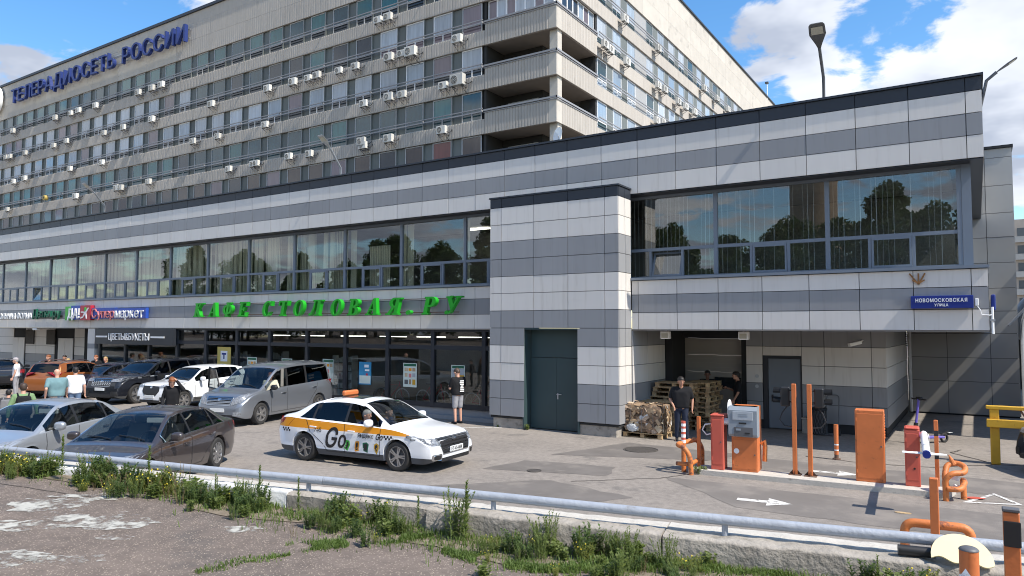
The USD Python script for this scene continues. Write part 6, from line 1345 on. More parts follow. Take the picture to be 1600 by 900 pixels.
person('woman in black jacket and sunglasses, one hand raised to her hair', (-19.6, 12.3), (.75, -.66), 1.68, top='black', bottom='beige', hair='red', hairlen=.05, sleeve=1.95, glasses=True, head=(.2, .45), lean=.12,
       arms={'L': [(.16, .34, 1.36), (.16, .14, 1.63)], 'R': [(.0, -.26, 1.12), (.16, -.24, .90)]}, legs=walkA, build=.9)
ph = person('man in black T-shirt and grey shorts looking down at his phone', (-14.3, 18.95), (-.90, .28), 1.79, top='black', bottom='lightgrey', shorts=True, hair='brown', head=(0, .55), sleeve=.7, build=1.12,
       arms={'L': [(.06, .27, 1.12), (.30, .10, 1.18)], 'R': [(.06, -.28, 1.12), (.30, -.08, 1.17)]})
part(ph, 'phone', MB().cbox(.36, .375, -.035, .035, 1.19, 1.34, .004), M['black'])
pr_ = MB()
r = random.Random(4)
for k in range(7):
    z = 1.36 - k * .055; y = -.06 + .01 * math.sin(k)
    pr_.box(-.162, -.152, y - .075 + r.uniform(0, .04), y + .10 - r.uniform(0, .05), z * 1.023 - .018, z * 1.023 + .016)
part(ph, 'shirt_print', pr_, M['white'])
person('man in black polo shirt standing beside the cardboard bale', (-6.95, 19.5), (.30, -.95), 1.77, top='black', bottom='navy', hair='dark', skin='tan', sleeve=.75, build=1.1, head=(.35, .15),
       arms={'L': [(-.05, .30, 1.13), (.05, .29, .88)], 'R': [(-.02, -.30, 1.13), (.14, -.20, .95)]}, legs={'L': [(.03, .11, .50), (.02, .14, .08)], 'R': [(.0, -.11, .50), (-.03, -.13, .08)]})
person('person in dark clothes standing behind the tall pallet stack', (-7.35, 23.1), (.4, -.9), 1.76, top='black', bottom='black', hair='dark', skin='brown')
person('person in black standing at the right side of the loading bay', (-6.35, 23.0), (-.9, -.35), 1.76, top='black', bottom='black', hair='dark', skin='tan', sleeve=.8, arms={'L': [(.02, .27, 1.12), (.14, .26, .90)], 'R': [(.1, -.27, 1.14), (.3, -.2, 1.22)]})
def in_car(c, s, y, z, **k):
    a = c.a; x = c.xf - s; p = (c.pos[0] + x * math.cos(a) - y * math.sin(a), c.pos[1] + x * math.sin(a) + y * math.cos(a)); seat_legs = {'L': [(.42, .12, .98), (.62, .12, .62)], 'R': [(.42, -.12, .98), (.62, -.12, .62)]}
    return person(k.pop('label'), p, (math.cos(a + k.get('turn', 0)), math.sin(a + k.pop('turn', 0))), k.pop('H', 1.72), legs=k.pop('legs', seat_legs), seated=True, z=z, **k)
in_car(tx, 2.22, -.40, -.47, label='grey-haired passenger in a blue jacket at the open window of the taxi', top='suit', bottom='black', hair='grey', sleeve=1.9, arms={'L': [(.1, .24, 1.12), (.3, .12, 1.05)], 'R': [(.08, -.25, 1.12), (.3, -.15, 1.05)]}, H=1.68)
in_car(tx, 2.20, .37, -.47, label='taxi driver in dark blue with both hands on the steering wheel', top='suit', bottom='black', hair='dark', sleeve=1.8, arms={'L': [(.15, .27, 1.15), (.42, .15, 1.33)], 'R': [(.15, -.27, 1.15), (.42, -.15, 1.33)]}, H=1.68)
in_car(vn, 2.05, .42, -.10, label='person in a cream jumper looking out of the open window of the van', top='cream', bottom='navy', hair='red', sleeve=1.9, turn=.5, arms={'L': [(.12, .30, 1.16), (.30, .16, 1.14)], 'R': [(.08, -.25, 1.12), (.3, -.15, 1.08)]}, H=1.70)

# ------------------------------------------------------------------ loading bay: pallets and the bale
def pallet_kind(mat, seed):
    p = proto('pallet'); r = random.Random(seed)
    for y in np.linspace(-.35, .35, 6): part(p, 'deck_board', MB().box(-.6, .6, y - .052, y + .052, .122, .144), mat)
    for x in (-.53, 0, .53): part(p, 'stringer_board', MB().box(x - .05, x + .05, -.4, .4, .10, .1215), mat)
    for x in (-.53, 0, .53):
        for y in (-.34, 0, .34): part(p, 'block', MB().box(x - .06, x + .06, y - .05, y + .05, .022, .0995), mat)
    for y in (-.34, 0, .34): part(p, 'bottom_board', MB().box(-.6, .6, y - .05, y + .05, 0, .0215), mat)
    return p
pk, pk2 = pallet_kind(M['wood'], 1), pallet_kind(M['wooddark'], 2)
r = random.Random(11)
lv = ['bottom', 'second from the bottom', 'third from the bottom', 'fourth from the bottom', 'fifth from the bottom', 'sixth from the bottom', 'seventh from the bottom', 'eighth from the bottom', 'ninth from the bottom', 'topmost']
for k in range(10):
    use(pk2, 'pallet', (-8.05 + r.uniform(-.04, .04) + (.03 * k if k > 6 else 0), 21.55 + r.uniform(-.05, .05), .146 * k), r.uniform(-.05, .05), 'wooden pallet, %s in the left stack of the loading bay' % lv[k], 'pallet', 'pallets stacked in the loading bay')
for k in range(10):
    use(pk2 if k % 3 else pk, 'pallet', (-7.28 + r.uniform(-.05, .05), 22.35 + r.uniform(-.05, .05), .146 * k), math.pi / 2 + r.uniform(-.06, .06), 'wooden pallet, %s in the right stack of the loading bay' % lv[k], 'pallet', 'pallets stacked in the loading bay')
BX, BYY, BA = -8.05, 19.75, -.03
use(pk, 'pallet', (BX, BYY, 0), BA, 'pale wooden pallet under the cardboard bale', 'pallet')
use(pk, 'pallet', (BX + .05, BYY + .95, .80), .08, 'pale wooden pallet lying behind and above the cardboard bale, lower one', 'pallet'); use(pk, 'pallet', (BX - .02, BYY + .95, .65), -.02, 'pale wooden pallet under the upper pale pallet behind the bale', 'pallet')
for k in range(4): use(pk2, 'pallet', (BX + .02 * k, BYY + .95, .06 + .146 * k), .01 * k, 'weathered pallet, %s behind the cardboard bale' % lv[k], 'pallet', 'weathered pallets behind the cardboard bale')
M['card'] = look('pressed_cardboard', (0.27, 0.185, 0.115), 0.9, var=0.25, scale=6, dirt=(0.10, 0.065, 0.045), dirt_at=(0.45, 0.62), dscale=4, bump=.5, bscale=20)
for i, c in enumerate(((.44, .31, .19), (.34, .23, .14), (.23, .15, .10), (.54, .43, .29), (.60, .58, .55), (.48, .36, .26))): M['card%d' % i] = look('cardboard_scrap_%s' % 'abcdef'[i], c, .9, var=.2, scale=8, spec=.2)
bale = thing('cardboard_bale', 'pressed bale of brown cardboard on a pallet at the loading bay', 'bale', (BX, BYY, .146), BA)
bx = trimesh.creation.box((1.12, .74, .78)); bx = bx.subdivide().subdivide().subdivide().subdivide(); v = np.array(bx.vertices)
q = np.abs(v) / [.56, .37, .39]; rr_ = np.maximum(0, np.linalg.norm(np.maximum(q - .8, 0) / .2, axis=1) - 1); v *= (1 - .06 * rr_)[:, None]
v += np.array(bx.vertex_normals) * ((meshkit.fbm(v * 5, 4, 3) - .5) * .16 + (meshkit.fbm(v * [3, 3, 22], 2, 8) - .5) * .05)[:, None]; bx.vertices = v + [0, 0, .39]
part(bale, 'pressed_block', bx, M['card'], smooth=25)
r = random.Random(5)
for k in range(150):      # torn sheets sticking out
    face = r.choice(['f', 'f', 'r', 'r', 't', 'f']); w, h = r.uniform(.06, .26), r.uniform(.03, .16)
    if face == 'f': c_ = np.array([r.uniform(-.52, .52), -.385, r.uniform(.06, .74)]); ax, ay, n_ = np.array([1, 0, 0.]), np.array([0, 0, 1.]), np.array([0, -1, 0.])
    elif face == 'r': c_ = np.array([.575, r.uniform(-.34, .34), r.uniform(.06, .74)]); ax, ay, n_ = np.array([0, 0, 1.]), np.array([0, 1, 0.]), np.array([1, 0, 0.]); w *= 1.5; h *= .5
    else: c_ = np.array([r.uniform(-.52, .52), r.uniform(-.34, .34), .80]); ax, ay, n_ = np.array([1, 0, 0.]), np.array([0, 1, 0.]), np.array([0, 0, 1.])
    th = r.uniform(-.9, .9); ax, ay = ax * math.cos(th) + ay * math.sin(th), -ax * math.sin(th) + ay * math.cos(th)
    pts = [c_ + ax * sx * w * r.uniform(.7, 1) / 2 + ay * sy * h * r.uniform(.7, 1) / 2 + n_ * r.uniform(-.015, .045) for sx, sy in ((-1, -1), (1, -1), (1, 1), (-1, 1))]
    part(bale, 'cardboard_sheet', MB().add(pts, [(0, 1, 2, 3)]).add([p - n_ * .004 for p in pts], [(3, 2, 1, 0)]), M['card%d' % (r.choice([0, 1, 1, 2, 2, 3, 5]) if r.random() < .9 else 4)])
for x in (-.35, 0, .35): part(bale, 'binding_wire', MB().tube([(x, -.42, .02), (x, -.43, .4), (x, -.41, .77), (x, 0, .83), (x, .4, .78)], .006, 5), M['darksteel'])
M['film'] = look('plastic_film', (.50, .52, .53), .3, var=.2, scale=12)
pb = trimesh.creation.icosphere(3, 1.0); v = np.array(pb.vertices); v *= (1 + (meshkit.fbm(v * 3, 4, 2) - .5) * .7)[:, None]; pb.vertices = v * [.18, .05, .11] + [-.30, -.40, .13]; part(bale, 'plastic_bag', pb, M['film'], smooth=30)
pb = trimesh.creation.icosphere(2, 1.0); v = np.array(pb.vertices); v *= (1 + (meshkit.fbm(v * 3, 4, 5) - .5) * .7)[:, None]; pb.vertices = v * [.06, .03, .09] + [-.02, -.39, .42]; part(bale, 'plastic_bag', pb, M['film'], smooth=30)

# ------------------------------------------------------------------ traffic island
isl = MB(); pol = Polygon([(-5.25, 15.25), (-0.55, 15.62), (-0.45, 16.1), (-5.2, 15.78)]).buffer(.05)
solo('traffic_island', MB().prism(pol.segmentize(.3), 0, .105), M['curb'], 'narrow pale concrete traffic island carrying the orange barrier posts', 'traffic island')
IZ = .105
def box_thing(name, label, cat, loc, rot, kind, body, mat, c=.012):
    t = thing(name, label, cat, loc, rot); part(t, 'cabinet', MB().cbox(*body, c), M[mat]); return t
IA = .075
ra_ = box_thing('barrier_cabinet', 'red-orange barrier cabinet left of the pay machine', 'barrier', (-4.72, 15.58, IZ), IA, '', (-.14, .13, -.16, .19, 0, 1.13), 'redor')
part(ra_, 'lid', MB().cbox(-.15, .14, -.17, .20, 1.132, 1.165, .012), M['redor'])
part(ra_, 'barrier_arm_stub', MB().cyl((.19, -.02, 1.02), (.19, .75, 1.03), .045, 12).cyl((.13, -.02, 1.02), (.26, -.02, 1.02), .07, 12), M['white'])
part(ra_, 'arm_disc', trimesh.creation.cylinder(.21, .012, sections=28).apply_transform(trimesh.transformations.rotation_matrix(math.pi / 2, (0, 1, 0))).apply_translation((.21, .1, 1.27)), M['white'])
part(ra_, 'cable', MB().tube([(-.14, 0, .95), (-.3, .02, .92), (-.36, .02, .80), (-.27, .02, .70), (-.14, 0, .74)], .015, 6), M['white'])
pm = thing('pay_machine', 'orange and grey parking pay machine on the traffic island', 'pay machine', (-4.16, 15.74, IZ), IA)
part(pm, 'cabinet', MB().cbox(-.29, .24, -.20, .28, 0, 1.36, .012), M['orange'])
M['grey'] = look('grey_plastic', (0.24, 0.27, 0.30), .5, var=.05); M['lightgrey'] = look('pale_grey_plastic', (0.36, 0.39, 0.42), .45)
fp = np.array([(-.34, -.20, .72), (-.34, -.27, .78), (-.34, -.27, 1.28), (-.34, -.20, 1.36), (.245, -.20, .72), (.245, -.27, .78), (.245, -.27, 1.28), (.245, -.20, 1.36), (-.34, .02, .72), (-.34, .02, 1.36), (.245, .02, .72), (.245, .02, 1.36)])
fv = trimesh.convex.convex_hull(fp); part(pm, 'front_housing', fv, M['grey'])
part(pm, 'display_plate', MB().cbox(-.25, .16, -.282, -.268, 1.08, 1.26, .004), M['lightgrey']); part(pm, 'card_slot', MB().box(-.12, .03, -.282, -.268, 1.0, 1.03), M['black'])
part(pm, 'keypad_recess', MB().box(-.22, .16, -.278, -.268, .74, .93), M['darksteel']); part(pm, 'coin_slot', MB().box(.0, .1, -.284, -.279, .80, .825), M['black']); part(pm, 'note_slot', MB().box(-.18, -.08, -.284, -.279, .86, .90), M['grey'])
for z in (1.20, 1.16): part(pm, 'display_line', MB().box(-.13, .06, -.286, -.2825, z, z + .008), M['grey'])
part(pm, 'badge', MB().mesh(trimesh.creation.cylinder(.055, .01, sections=20).apply_transform(trimesh.transformations.rotation_matrix(math.pi / 2, (1, 0, 0))).apply_translation((-.19, -.205, .42))), M['white'])
part(pm, 'side_hood', MB().tube([(.27, .1, .55), (.33, .1, .62), (.34, .1, .5), (.33, .1, .3), (.33, .1, .2)], .05, 10), M['orangerust'], smooth=40)
for x, lb in ((-3.22, 'left of the two slender orange signal posts'), (-2.92, 'right of the two slender orange signal posts')):
    t = thing('signal_post', lb, 'post', (x, 15.82, IZ), IA)
    part(t, 'pole', MB().cbox(-.043, .043, -.043, .043, 0.012, 1.86, .006), M['orange']); part(t, 'base_plate', MB().box(-.12, .12, -.12, .12, 0, .012), M['rust'])
    for q in range(4): a = q * math.pi / 2; part(t, 'gusset', MB().add([(.043 * math.cos(a), .043 * math.sin(a), .012), (.12 * math.cos(a), .12 * math.sin(a), .012), (.043 * math.cos(a), .043 * math.sin(a), .10)], [(0, 1, 2), (2, 1, 0)]), M['rust'])
    sg = -1 if x < -3 else 1
    sgn = part(t, 'signal_box', MB().cbox(sg * .09 - .0, sg * .27, .04, .22, 1.38, 1.78, .02), M['black'])
    part(t, 'signal_arm', MB().bar((0, .04, 1.72), (sg * .12, .1, 1.72), .03, .03).bar((0, .04, 1.48), (sg * .12, .1, 1.48), .03, .03), M['black'])
    for z in (1.68, 1.48):
        part(t, 'signal_lens', MB().mesh(trimesh.creation.cylinder(.07, .02, sections=18).apply_transform(trimesh.transformations.rotation_matrix(math.pi / 2, (0, 1, 0))).apply_translation((sg * .275, .13, z))), M['darksteel'])
        hd_ = MB(); a = np.linspace(-.3, math.pi + .3, 9); hd_.add([(sg * (.28 + d), .13 + .085 * math.cos(q), z + .085 * math.sin(q)) for d in (0, .14) for q in a], [(k, k + 1, k + 10, k + 9) for k in range(8)] + [(k + 9, k + 10, k + 1, k) for k in range(8)]); part(t, 'signal_visor', hd_, M['black'])
    part(t, 'cable', MB().tube([(sg * .15, .13, 1.38), (sg * .25, .12, 1.25), (sg * .3, .1, 1.1), (sg * .2, .06, .98), (0, .045, .96)], .012, 6), M['black'])
oc = box_thing('orange_cabinet', 'large plain orange cabinet in the middle of the traffic island', 'cabinet', (-1.83, 15.98, IZ), IA, '', (-.26, .26, -.14, .22, 0, 1.40), 'orange')
for k in range(9): part(oc, 'louvre', MB().bar((.263, -.08, .86 + k * .055), (.263, .16, .86 + k * .055), .012, .016), M['orange'])
rb = box_thing('barrier_cabinet', 'red-orange barrier cabinet with a broken arm at the right end of the island', 'barrier', (-1.10, 16.0, IZ), IA, '', (-.13, .13, -.14, .20, 0, 1.07), 'redor')
part(rb, 'lid', MB().cbox(-.13, .13, -.145, .205, 1.072, 1.12, .03), M['redor']); part(rb, 'lock', MB().mesh(trimesh.creation.cylinder(.02, .01, sections=12).apply_transform(trimesh.transformations.rotation_matrix(math.pi / 2, (1, 0, 0))).apply_translation((.03, -.145, .34))), M['black'])
part(rb, 'arm_clamp', MB().cbox(.14, .26, .0, .12, .86, 1.02, .02), M['white']); part(rb, 'barrier_arm_stub', MB().cyl((.20, .1, .98), (.19, -1.70, .98), .06, 16).cyl((.19, -1.78, .98), (.185, -2.45, .98), .06, 16), M['white'], smooth=40)
part(rb, 'arm_joint', MB().cyl((.19, -1.70, .98), (.19, -1.78, .98), .055, 16), M['steel'], smooth=40); part(rb, 'arm_end', MB().cyl((.185, -2.45, .98), (.185, -2.56, .98), .061, 16), M['blue'], smooth=40)
part(rb, 'broken_fin', MB().box(.275, .285, -.3, .02, .80, .99), M['white']); part(rb, 'arm_plate', MB().prism(unary_union([sbox(-.16, -2.08, .19, -1.90), affinity.scale(shapely.Point(.19, -1.99).buffer(1, 12), .30, .11)]), .915, .923), M['white'])
for t_, (x0, x1, z0, z1, yf) in ((ra_, (-.11, .10, .12, 1.06, -.16)), (rb, (-.10, .10, .12, 1.0, -.14)), (oc, (-.23, .23, .08, 1.33, -.14)), (pm, (-.26, .21, .06, .66, -.20))):
    mt_ = M['redor'] if t_ in (ra_, rb) else M['orange']
    part(t_, 'door_panel', MB().cbox(x0, x1, yf - .006, yf + .004, z0, z1, .003), mt_)
    for z in (z0 + .12, z1 - .12): part(t_, 'hinge', MB().cyl((x0 - .008, yf - .006, z - .035), (x0 - .008, yf - .006, z + .035), .009, 8), mt_)
    part(t_, 'lock', MB().cyl((x1 - .03, yf - .012, (z0 + z1) / 2), (x1 - .03, yf, (z0 + z1) / 2), .016, 10), M['darksteel'])
def striped(name, label, cat, loc, h, r_, segs, base=None, tilt=0):
    t = thing(name, label, cat, loc); z = 0
    for mat, dz in segs: part(t, 'band', MB().cyl((tilt * z, 0, z + .001), (tilt * (z + dz), 0, z + dz), r_, 14), M[mat], smooth=40); z += dz
    if base: part(t, 'base', MB().cyl((0, 0, 0), (0, 0, .03), base, 14), M['rust'])
    return t
striped('bollard', 'red and white banded post rising out of the left orange hoop', 'bollard', (-5.43, 15.35, 0), 1.1, .05, [('orangerust', .62), ('white', .07), ('redor', .05), ('white', .07), ('redor', .05), ('white', .07), ('redor', .05), ('white', .06), ('redor', .05)])
striped('bollard', 'short orange bollard behind the signal posts', 'bollard', (-2.88, 18.78, 0), .85, .05, [('rust', .12), ('orange', .09), ('white', .03), ('orange', .10), ('white', .03), ('orange', .46)], .09)
t = thing('marker_post', 'square orange post between the left hoop and the red-orange cabinet', 'post', (-5.17, 15.6, 0)); part(t, 'pole', MB().cbox(-.035, .035, -.035, .035, 0, 1.18, .006), M['orange'])
t = thing('marker_post', 'thin orange post with two black bands right of the red-orange cabinet', 'post', (-.70, 16.15, 0), 0)
for z0, z1, m_ in ((0, .62, 'orange'), (.62, .72, 'black'), (.72, 1.06, 'orange'), (1.06, 1.16, 'black'), (1.16, 1.36, 'orange')): part(t, 'band', MB().cbox(-.035, .035, -.035, .035, z0 + .001, z1, .004), M[m_])
def bend(pts, r=.14, n=6):
    pts = [np.array(p, float) for p in pts]; out = [pts[0]]
    for a, b, c_ in zip(pts[:-2], pts[1:-1], pts[2:]):
        d0, d1 = (a - b) / np.linalg.norm(a - b), (c_ - b) / np.linalg.norm(c_ - b); k = min(r, .45 * np.linalg.norm(a - b), .45 * np.linalg.norm(c_ - b)); p0, p1 = b + d0 * k, b + d1 * k
        out += [(1 - u) ** 2 * p0 + 2 * u * (1 - u) * b + u * u * p1 for u in np.linspace(0, 1, n)]
    return out + [pts[-1]]
t = thing('bent_hoop', 'rusty orange pipe hoop bent out of shape at the left end of the island', 'pipe hoop', (-5.3, 15.4, 0))
part(t, 'pipe', MB().tube(bend([(.12, -.30, 0), (.10, -.30, .38), (-.02, -.32, .57), (-.22, -.24, .60), (-.10, .1, .63), (.02, .40, .65), (.12, .44, .48), (.12, .44, 0)]), .052, 12), M['orangerust'], smooth=40)
part(t, 'cross_pipe', MB().tube(bend([(-.22, -.24, .20), (.10, -.29, .22), (.12, .42, .25)], .1), .045, 12), M['orangerust'], smooth=40)
t = thing('bent_hoop', 'crumpled orange pipe hoop at the right end of the traffic island', 'pipe hoop', (-.42, 15.65, 0))
part(t, 'pipe', MB().tube(bend([(-.12, -.26, 0), (-.13, -.26, .38), (-.02, -.24, .50), (.17, -.1, .50), (.19, .05, .59), (.05, .15, .64), (-.11, .05, .60), (-.14, -.1, .40), (-.11, -.15, .22)], .1), .05, 12), M['orangerust'], smooth=40)
part(t, 'cross_pipe', MB().tube(bend([(-.10, -.28, .22), (.11, -.26, .22), (.17, 0, .32), (.14, .1, .35), (.15, .06, 0)], .1), .05, 12), M['orangerust'], smooth=40)
part(t, 'torn_end', MB().tube([(.0, .08, .61), (-.03, .08, .69), (-.07, .08, .78)], [.05, .035, .008], 8), M['orangerust']); part(t, 'white_sleeve', MB().tube([(.02, -.02, .35), (.05, -.02, .46)], .06, 10).tube([(.03, 0, .17), (.05, 0, .25)], .06, 10), M['white'])
solo('broken_plastic', MB().sheet(rough_poly(-.10, 15.86, .16, .09, .3, 30, .5, 4), .02), M['redor'], 'broken piece of red plastic lying by the crumpled hoop', 'debris')
solo('broken_plastic', MB().prism(rough_poly(-1.12, 13.95, .12, .05, .1, 30, .4, 5), .002, .015), M['wood'], 'flat yellowish scrap lying on the lane', 'debris')
# hoop, posts and the broken disc beside the wall
def gp_(px): return px
t = thing('pipe_hoop', 'orange pipe hoop guard beyond the pipe rail at the lower right', 'pipe hoop', (0, 0, 0))
part(t, 'pipe', MB().tube(bend([(-.79, 9.96, 0), (-.79, 9.96, .79), (-.115, 10.04, .79), (-.115, 10.04, 0)], .12), .052, 14), M['orangerust'], world=True, smooth=40)
t = thing('marker_post', 'tall square orange post in front of the pipe hoop guard', 'post', (-.465, 9.82, 0)); part(t, 'pole', MB().cbox(-.045, .045, -.045, .045, 0, 1.37, .006), M['orange'])
M['disc'] = look('cream_plastic', (.70, .60, .36), .55, var=.06, scale=6, dirt=(.5, .42, .25), dirt_at=(.6, .75), dscale=8)
t = thing('broken_disc', 'broken half disc of cream plastic leaning on the pipe rail', 'disc', (-.11, 5.2, 1.70))
hd_ = shapely.Point(0, 0).buffer(.165, 32).intersection(sbox(-1, -.02, 1, 1)); ra2 = np.array(hd_.exterior.coords); 
part(t, 'half_disc', MB().prism(Polygon([(x, y + (.015 * math.sin(x * 40) if y < 0 else 0)) for x, y in hd_.segmentize(.02).exterior.coords]).buffer(0), 0, .012, frame=((0, 0, .012), (.984, .17, -.06), (-.08, .70, .70), (.16, -.69, .70))), M['disc'])
DISC = t
t = thing('black_tube', 'piece of black corrugated tube under the pipe rail beside the cream disc', 'tube', (-.2, 5.3, 1.72)); part(t, 'tube', MB().tube([wpt(x, -.03, 1.712) for x in np.linspace(-.46, -.26, 8)], .033, 12), M['black'], world=True, smooth=40)
t = thing('bollard', 'round orange bollard with a dark cap and white reflector in the lower right corner', 'bollard', (-.06, 4.2, 1.5)); BOL = t
part(t, 'post', MB().cyl((0, 0, -.02), (0, 0, .53), .042, 20), M['orange'], smooth=40)
cp = trimesh.creation.icosphere(3, .044); v = np.array(cp.vertices); v[:, 2] = np.maximum(v[:, 2], 0) * .45; cp.vertices = v + [0, 0, .53]; part(t, 'cap', cp, M['darksteel'], smooth=40)
a = np.linspace(-math.pi * .5 - .75, -math.pi * .5 + .75, 15)
def wrapped(poly, r_):
    g = poly.segmentize(.012); v, f = trimesh.creation.triangulate_polygon(g, engine='earcut'); v3, f = trimesh.remesh.subdivide_to_size(np.column_stack([v, np.zeros(len(v))]), f, .02); th = v3[:, 0] / r_ - math.pi / 2 - .35
    return np.column_stack([r_ * np.cos(th), r_ * np.sin(th), v3[:, 1]]), f
part(t, 'reflector', wrapped(Polygon([(-.045, .41), (-.02, .42), (0, .45), (.02, .42), (.045, .41), (.045, .36), (.02, .345), (0, .31), (-.02, .345), (-.045, .36)]), .0435), M['white'])
part(t, 'reflector_mark', wrapped(LineString([(-.02, .405), (.025, .405), (.03, .39), (-.02, .375), (-.02, .36), (.028, .36)]).buffer(.005), .0445), M['redor'])
t = thing('marker_post', 'square orange post with a black reflector at the right edge', 'post', (.13, 4.77, 1.5)); SQP = t
part(t, 'pole', MB().cbox(-.038, .038, -.03, .03, -.02, .62, .005), M['orange']); part(t, 'reflector', MB().cbox(-.036, .042, -.036, -.0305, .44, .575, .004), M['black']); part(t, 'cap', MB().cbox(-.04, .04, -.032, .032, .622, .64, .004), M['darksteel'])
# yellow barrier, scooter, bin
t = thing('yellow_barrier', 'yellow steel barrier with two beams at the right edge', 'barrier', (.3, 20.2, 0), .03)
part(t, 'post', MB().cbox(-.09, .09, -.09, .09, 0, 1.26, .01), M['yellow']); part(t, 'post', MB().cbox(1.95, 2.13, -.09, .09, 0, 1.26, .01), M['yellow'])
part(t, 'top_beam', MB().cbox(-.16, 2.6, -.10, .10, 1.262, 1.34, .01), M['yellow']); part(t, 'lower_beam', MB().cbox(-.16, 2.6, -.19, -.092, .86, 1.04, .01), M['yellow'])
part(t, 'brace', MB().bar((.62, -.05, 1.04), (.5, -.05, 1.262), .03, .04).bar((.9, -.05, 1.04), (.78, -.05, 1.262), .03, .04), M['rust'])
M['violet'] = look('violet_paint', (.12, .09, .42), .4, coat=.5)
sca = math.atan2(-.60, -.62)
t = thing('scooter', 'violet electric scooter standing on the lot in front of the recessed wall', 'scooter', (-1.15, 22.9, 0), sca)
# local x towards the handlebar end
wt_ = MB().mesh(trimesh.creation.torus(.10, .030, major_sections=24, minor_sections=10).apply_transform(trimesh.transformations.rotation_matrix(math.pi / 2, (1, 0, 0))))
for x in (.46, -.46): part(t, 'wheel', wt_.moved(np.array([[1, 0, 0, x], [0, 1, 0, 0], [0, 0, 1, .13], [0, 0, 0, 1.0]])), M['rubber'], smooth=40)
part(t, 'deck', MB().cbox(-.42, .30, -.09, .09, .13, .19, .015), M['violet']); part(t, 'neck', MB().bar((.26, 0, .16), (.46, 0, .38), .08, .10, up=(0, 1, 0)), M['violet'])
part(t, 'fork', MB().bar((.46, .06, .13), (.44, .06, .34), .03, .04).bar((.46, -.06, .13), (.44, -.06, .34), .03, .04), M['black']); part(t, 'battery', MB().cyl((.44, 0, .34), (.41, 0, .56), .055, 12), M['black'])
part(t, 'stem', MB().cyl((.41, 0, .56), (.31, 0, 1.20), .032, 12), M['violet'], smooth=40); part(t, 'handlebar', MB().cyl((.30, -.28, 1.20), (.30, .28, 1.20), .017, 10).cbox(.24, .34, -.09, .09, 1.17, 1.26, .02), M['black']); part(t, 'brake_lever', MB().cyl((.34, -.2, 1.19), (.36, -.06, 1.18), .008, 6), M['black'])
part(t, 'rear_mudguard', MB().bar((-.36, 0, .19), (-.60, 0, .28), .10, .02, up=(0, 1, 0)), M['black']); part(t, 'number_plate', MB().bar((-.62, -.06, .27), (-.62, .06, .27), .01, .12, up=(1, 0, 0)).moved(np.eye(4)), M['plate']); part(t, 'kick_stand', MB().cyl((-.1, .08, .14), (-.12, .2, .01), .01, 6), M['steel'])
t = thing('mesh_bin', 'dark mesh litter bin against the wall behind the signal posts', 'litter bin', (-3.95, 22.9, 0))
mb_ = MB(); n = 14
for sg in (1, -1):
    for k in range(n): a0 = 2 * math.pi * k / n; mb_.tube([(.20 * math.cos(a0 + sg * u * 1.2), .20 * math.sin(a0 + sg * u * 1.2), .02 + .70 * u) for u in np.linspace(0, 1, 7)], .006, 4, caps=False)
part(t, 'mesh', mb_, M['darksteel']); part(t, 'liner', MB().mesh(trimesh.creation.cylinder(.185, .68, sections=20).apply_translation((0, 0, .36))), M['black']); rg = MB(); [rg.tube([(.205 * math.cos(q), .205 * math.sin(q), z) for q in np.linspace(0, 2 * math.pi, 21)], .014, 6, caps=False) for z in (.03, .73)]; part(t, 'rim', rg, M['black'])
part(t, 'bag', MB().mesh(trimesh.creation.icosphere(2, .2).apply_scale((1.1, 1.0, .35)).apply_translation((.0, 0, .76))), M['black'], smooth=True)
t = thing('hand_truck', 'grey tubular hand truck leaning on the wall beside the mesh bin', 'hand truck', (-3.62, 23.0, 0)); part(t, 'frame', MB().tube(bend([(-.18, -.05, .05), (-.18, .25, 1.15), (.16, .25, 1.15), (.16, -.05, .05)], .1), .016, 8), M['darksteel'], smooth=40); part(t, 'toe_plate', MB().box(-.2, .18, -.25, -.03, .02, .04), M['darksteel']); part(t, 'wheel', MB().cyl((-.24, .02, .1), (-.2, .02, .1), .1, 14), M['rubber']); part(t, 'wheel', MB().cyl((.18, .02, .1), (.22, .02, .1), .1, 14), M['rubber'])
t = thing('small_bin', 'low grey planter box beside the mesh bin', 'box', (-4.25, 23.05, 0)); part(t, 'box', MB().cbox(-.2, .15, -.15, .2, 0, .42, .02), M['concrete']); part(t, 'rim', MB().cbox(-.22, .17, -.17, .22, .421, .46, .01), M['concrete'])
# posters on the glass and bicycles inside
M['poster_w'] = look('poster_paper', (.58, .66, .60), .6); M['poster_b'] = look('poster_blue', (.02, .22, .42), .5); M['poster_y'] = look('poster_yellow', (.55, .42, .10), .5)
def poster(label, x0, x1, z0, z1, mat, bits):
    t = thing('poster', label, 'poster', (x0, 19.985, z0)); w, h = x1 - x0, z1 - z0
    part(t, 'sheet', MB().box(0, w, -.004, 0, 0, h), M[mat])
    for k, (m_, a, b, c_, d) in enumerate(bits): part(t, 'print', MB().box(a * w, b * w, -.0065 - .0003 * k, -.0042, c_ * h, d * h), M[m_])
food = [('dgreen', .06, .94, .87, .97), ('card3', .1, .35, .66, .80), ('taxiorange', .4, .62, .67, .79), ('card0', .68, .9, .66, .80), ('card3', .12, .32, .42, .58), ('pinkred', .42, .6, .40, .56), ('lightgrey', .68, .9, .42, .58), ('darksteel', .1, .36, .12, .30), ('card1', .45, .58, .12, .32), ('yellow', .68, .9, .1, .32)]
poster('blue discount poster in the cafe window', -19.79, -19.16, .97, 1.82, 'poster_b', [('poster_w', .05, .95, .05, .40), ('white', .45, .8, .76, .88), ('white', .5, .85, .60, .68), ('red', .58, .74, .40, .50)])
poster('pale menu poster with rows of dishes right of the blue poster', -17.57, -16.93, .98, 1.84, 'poster_w', food)
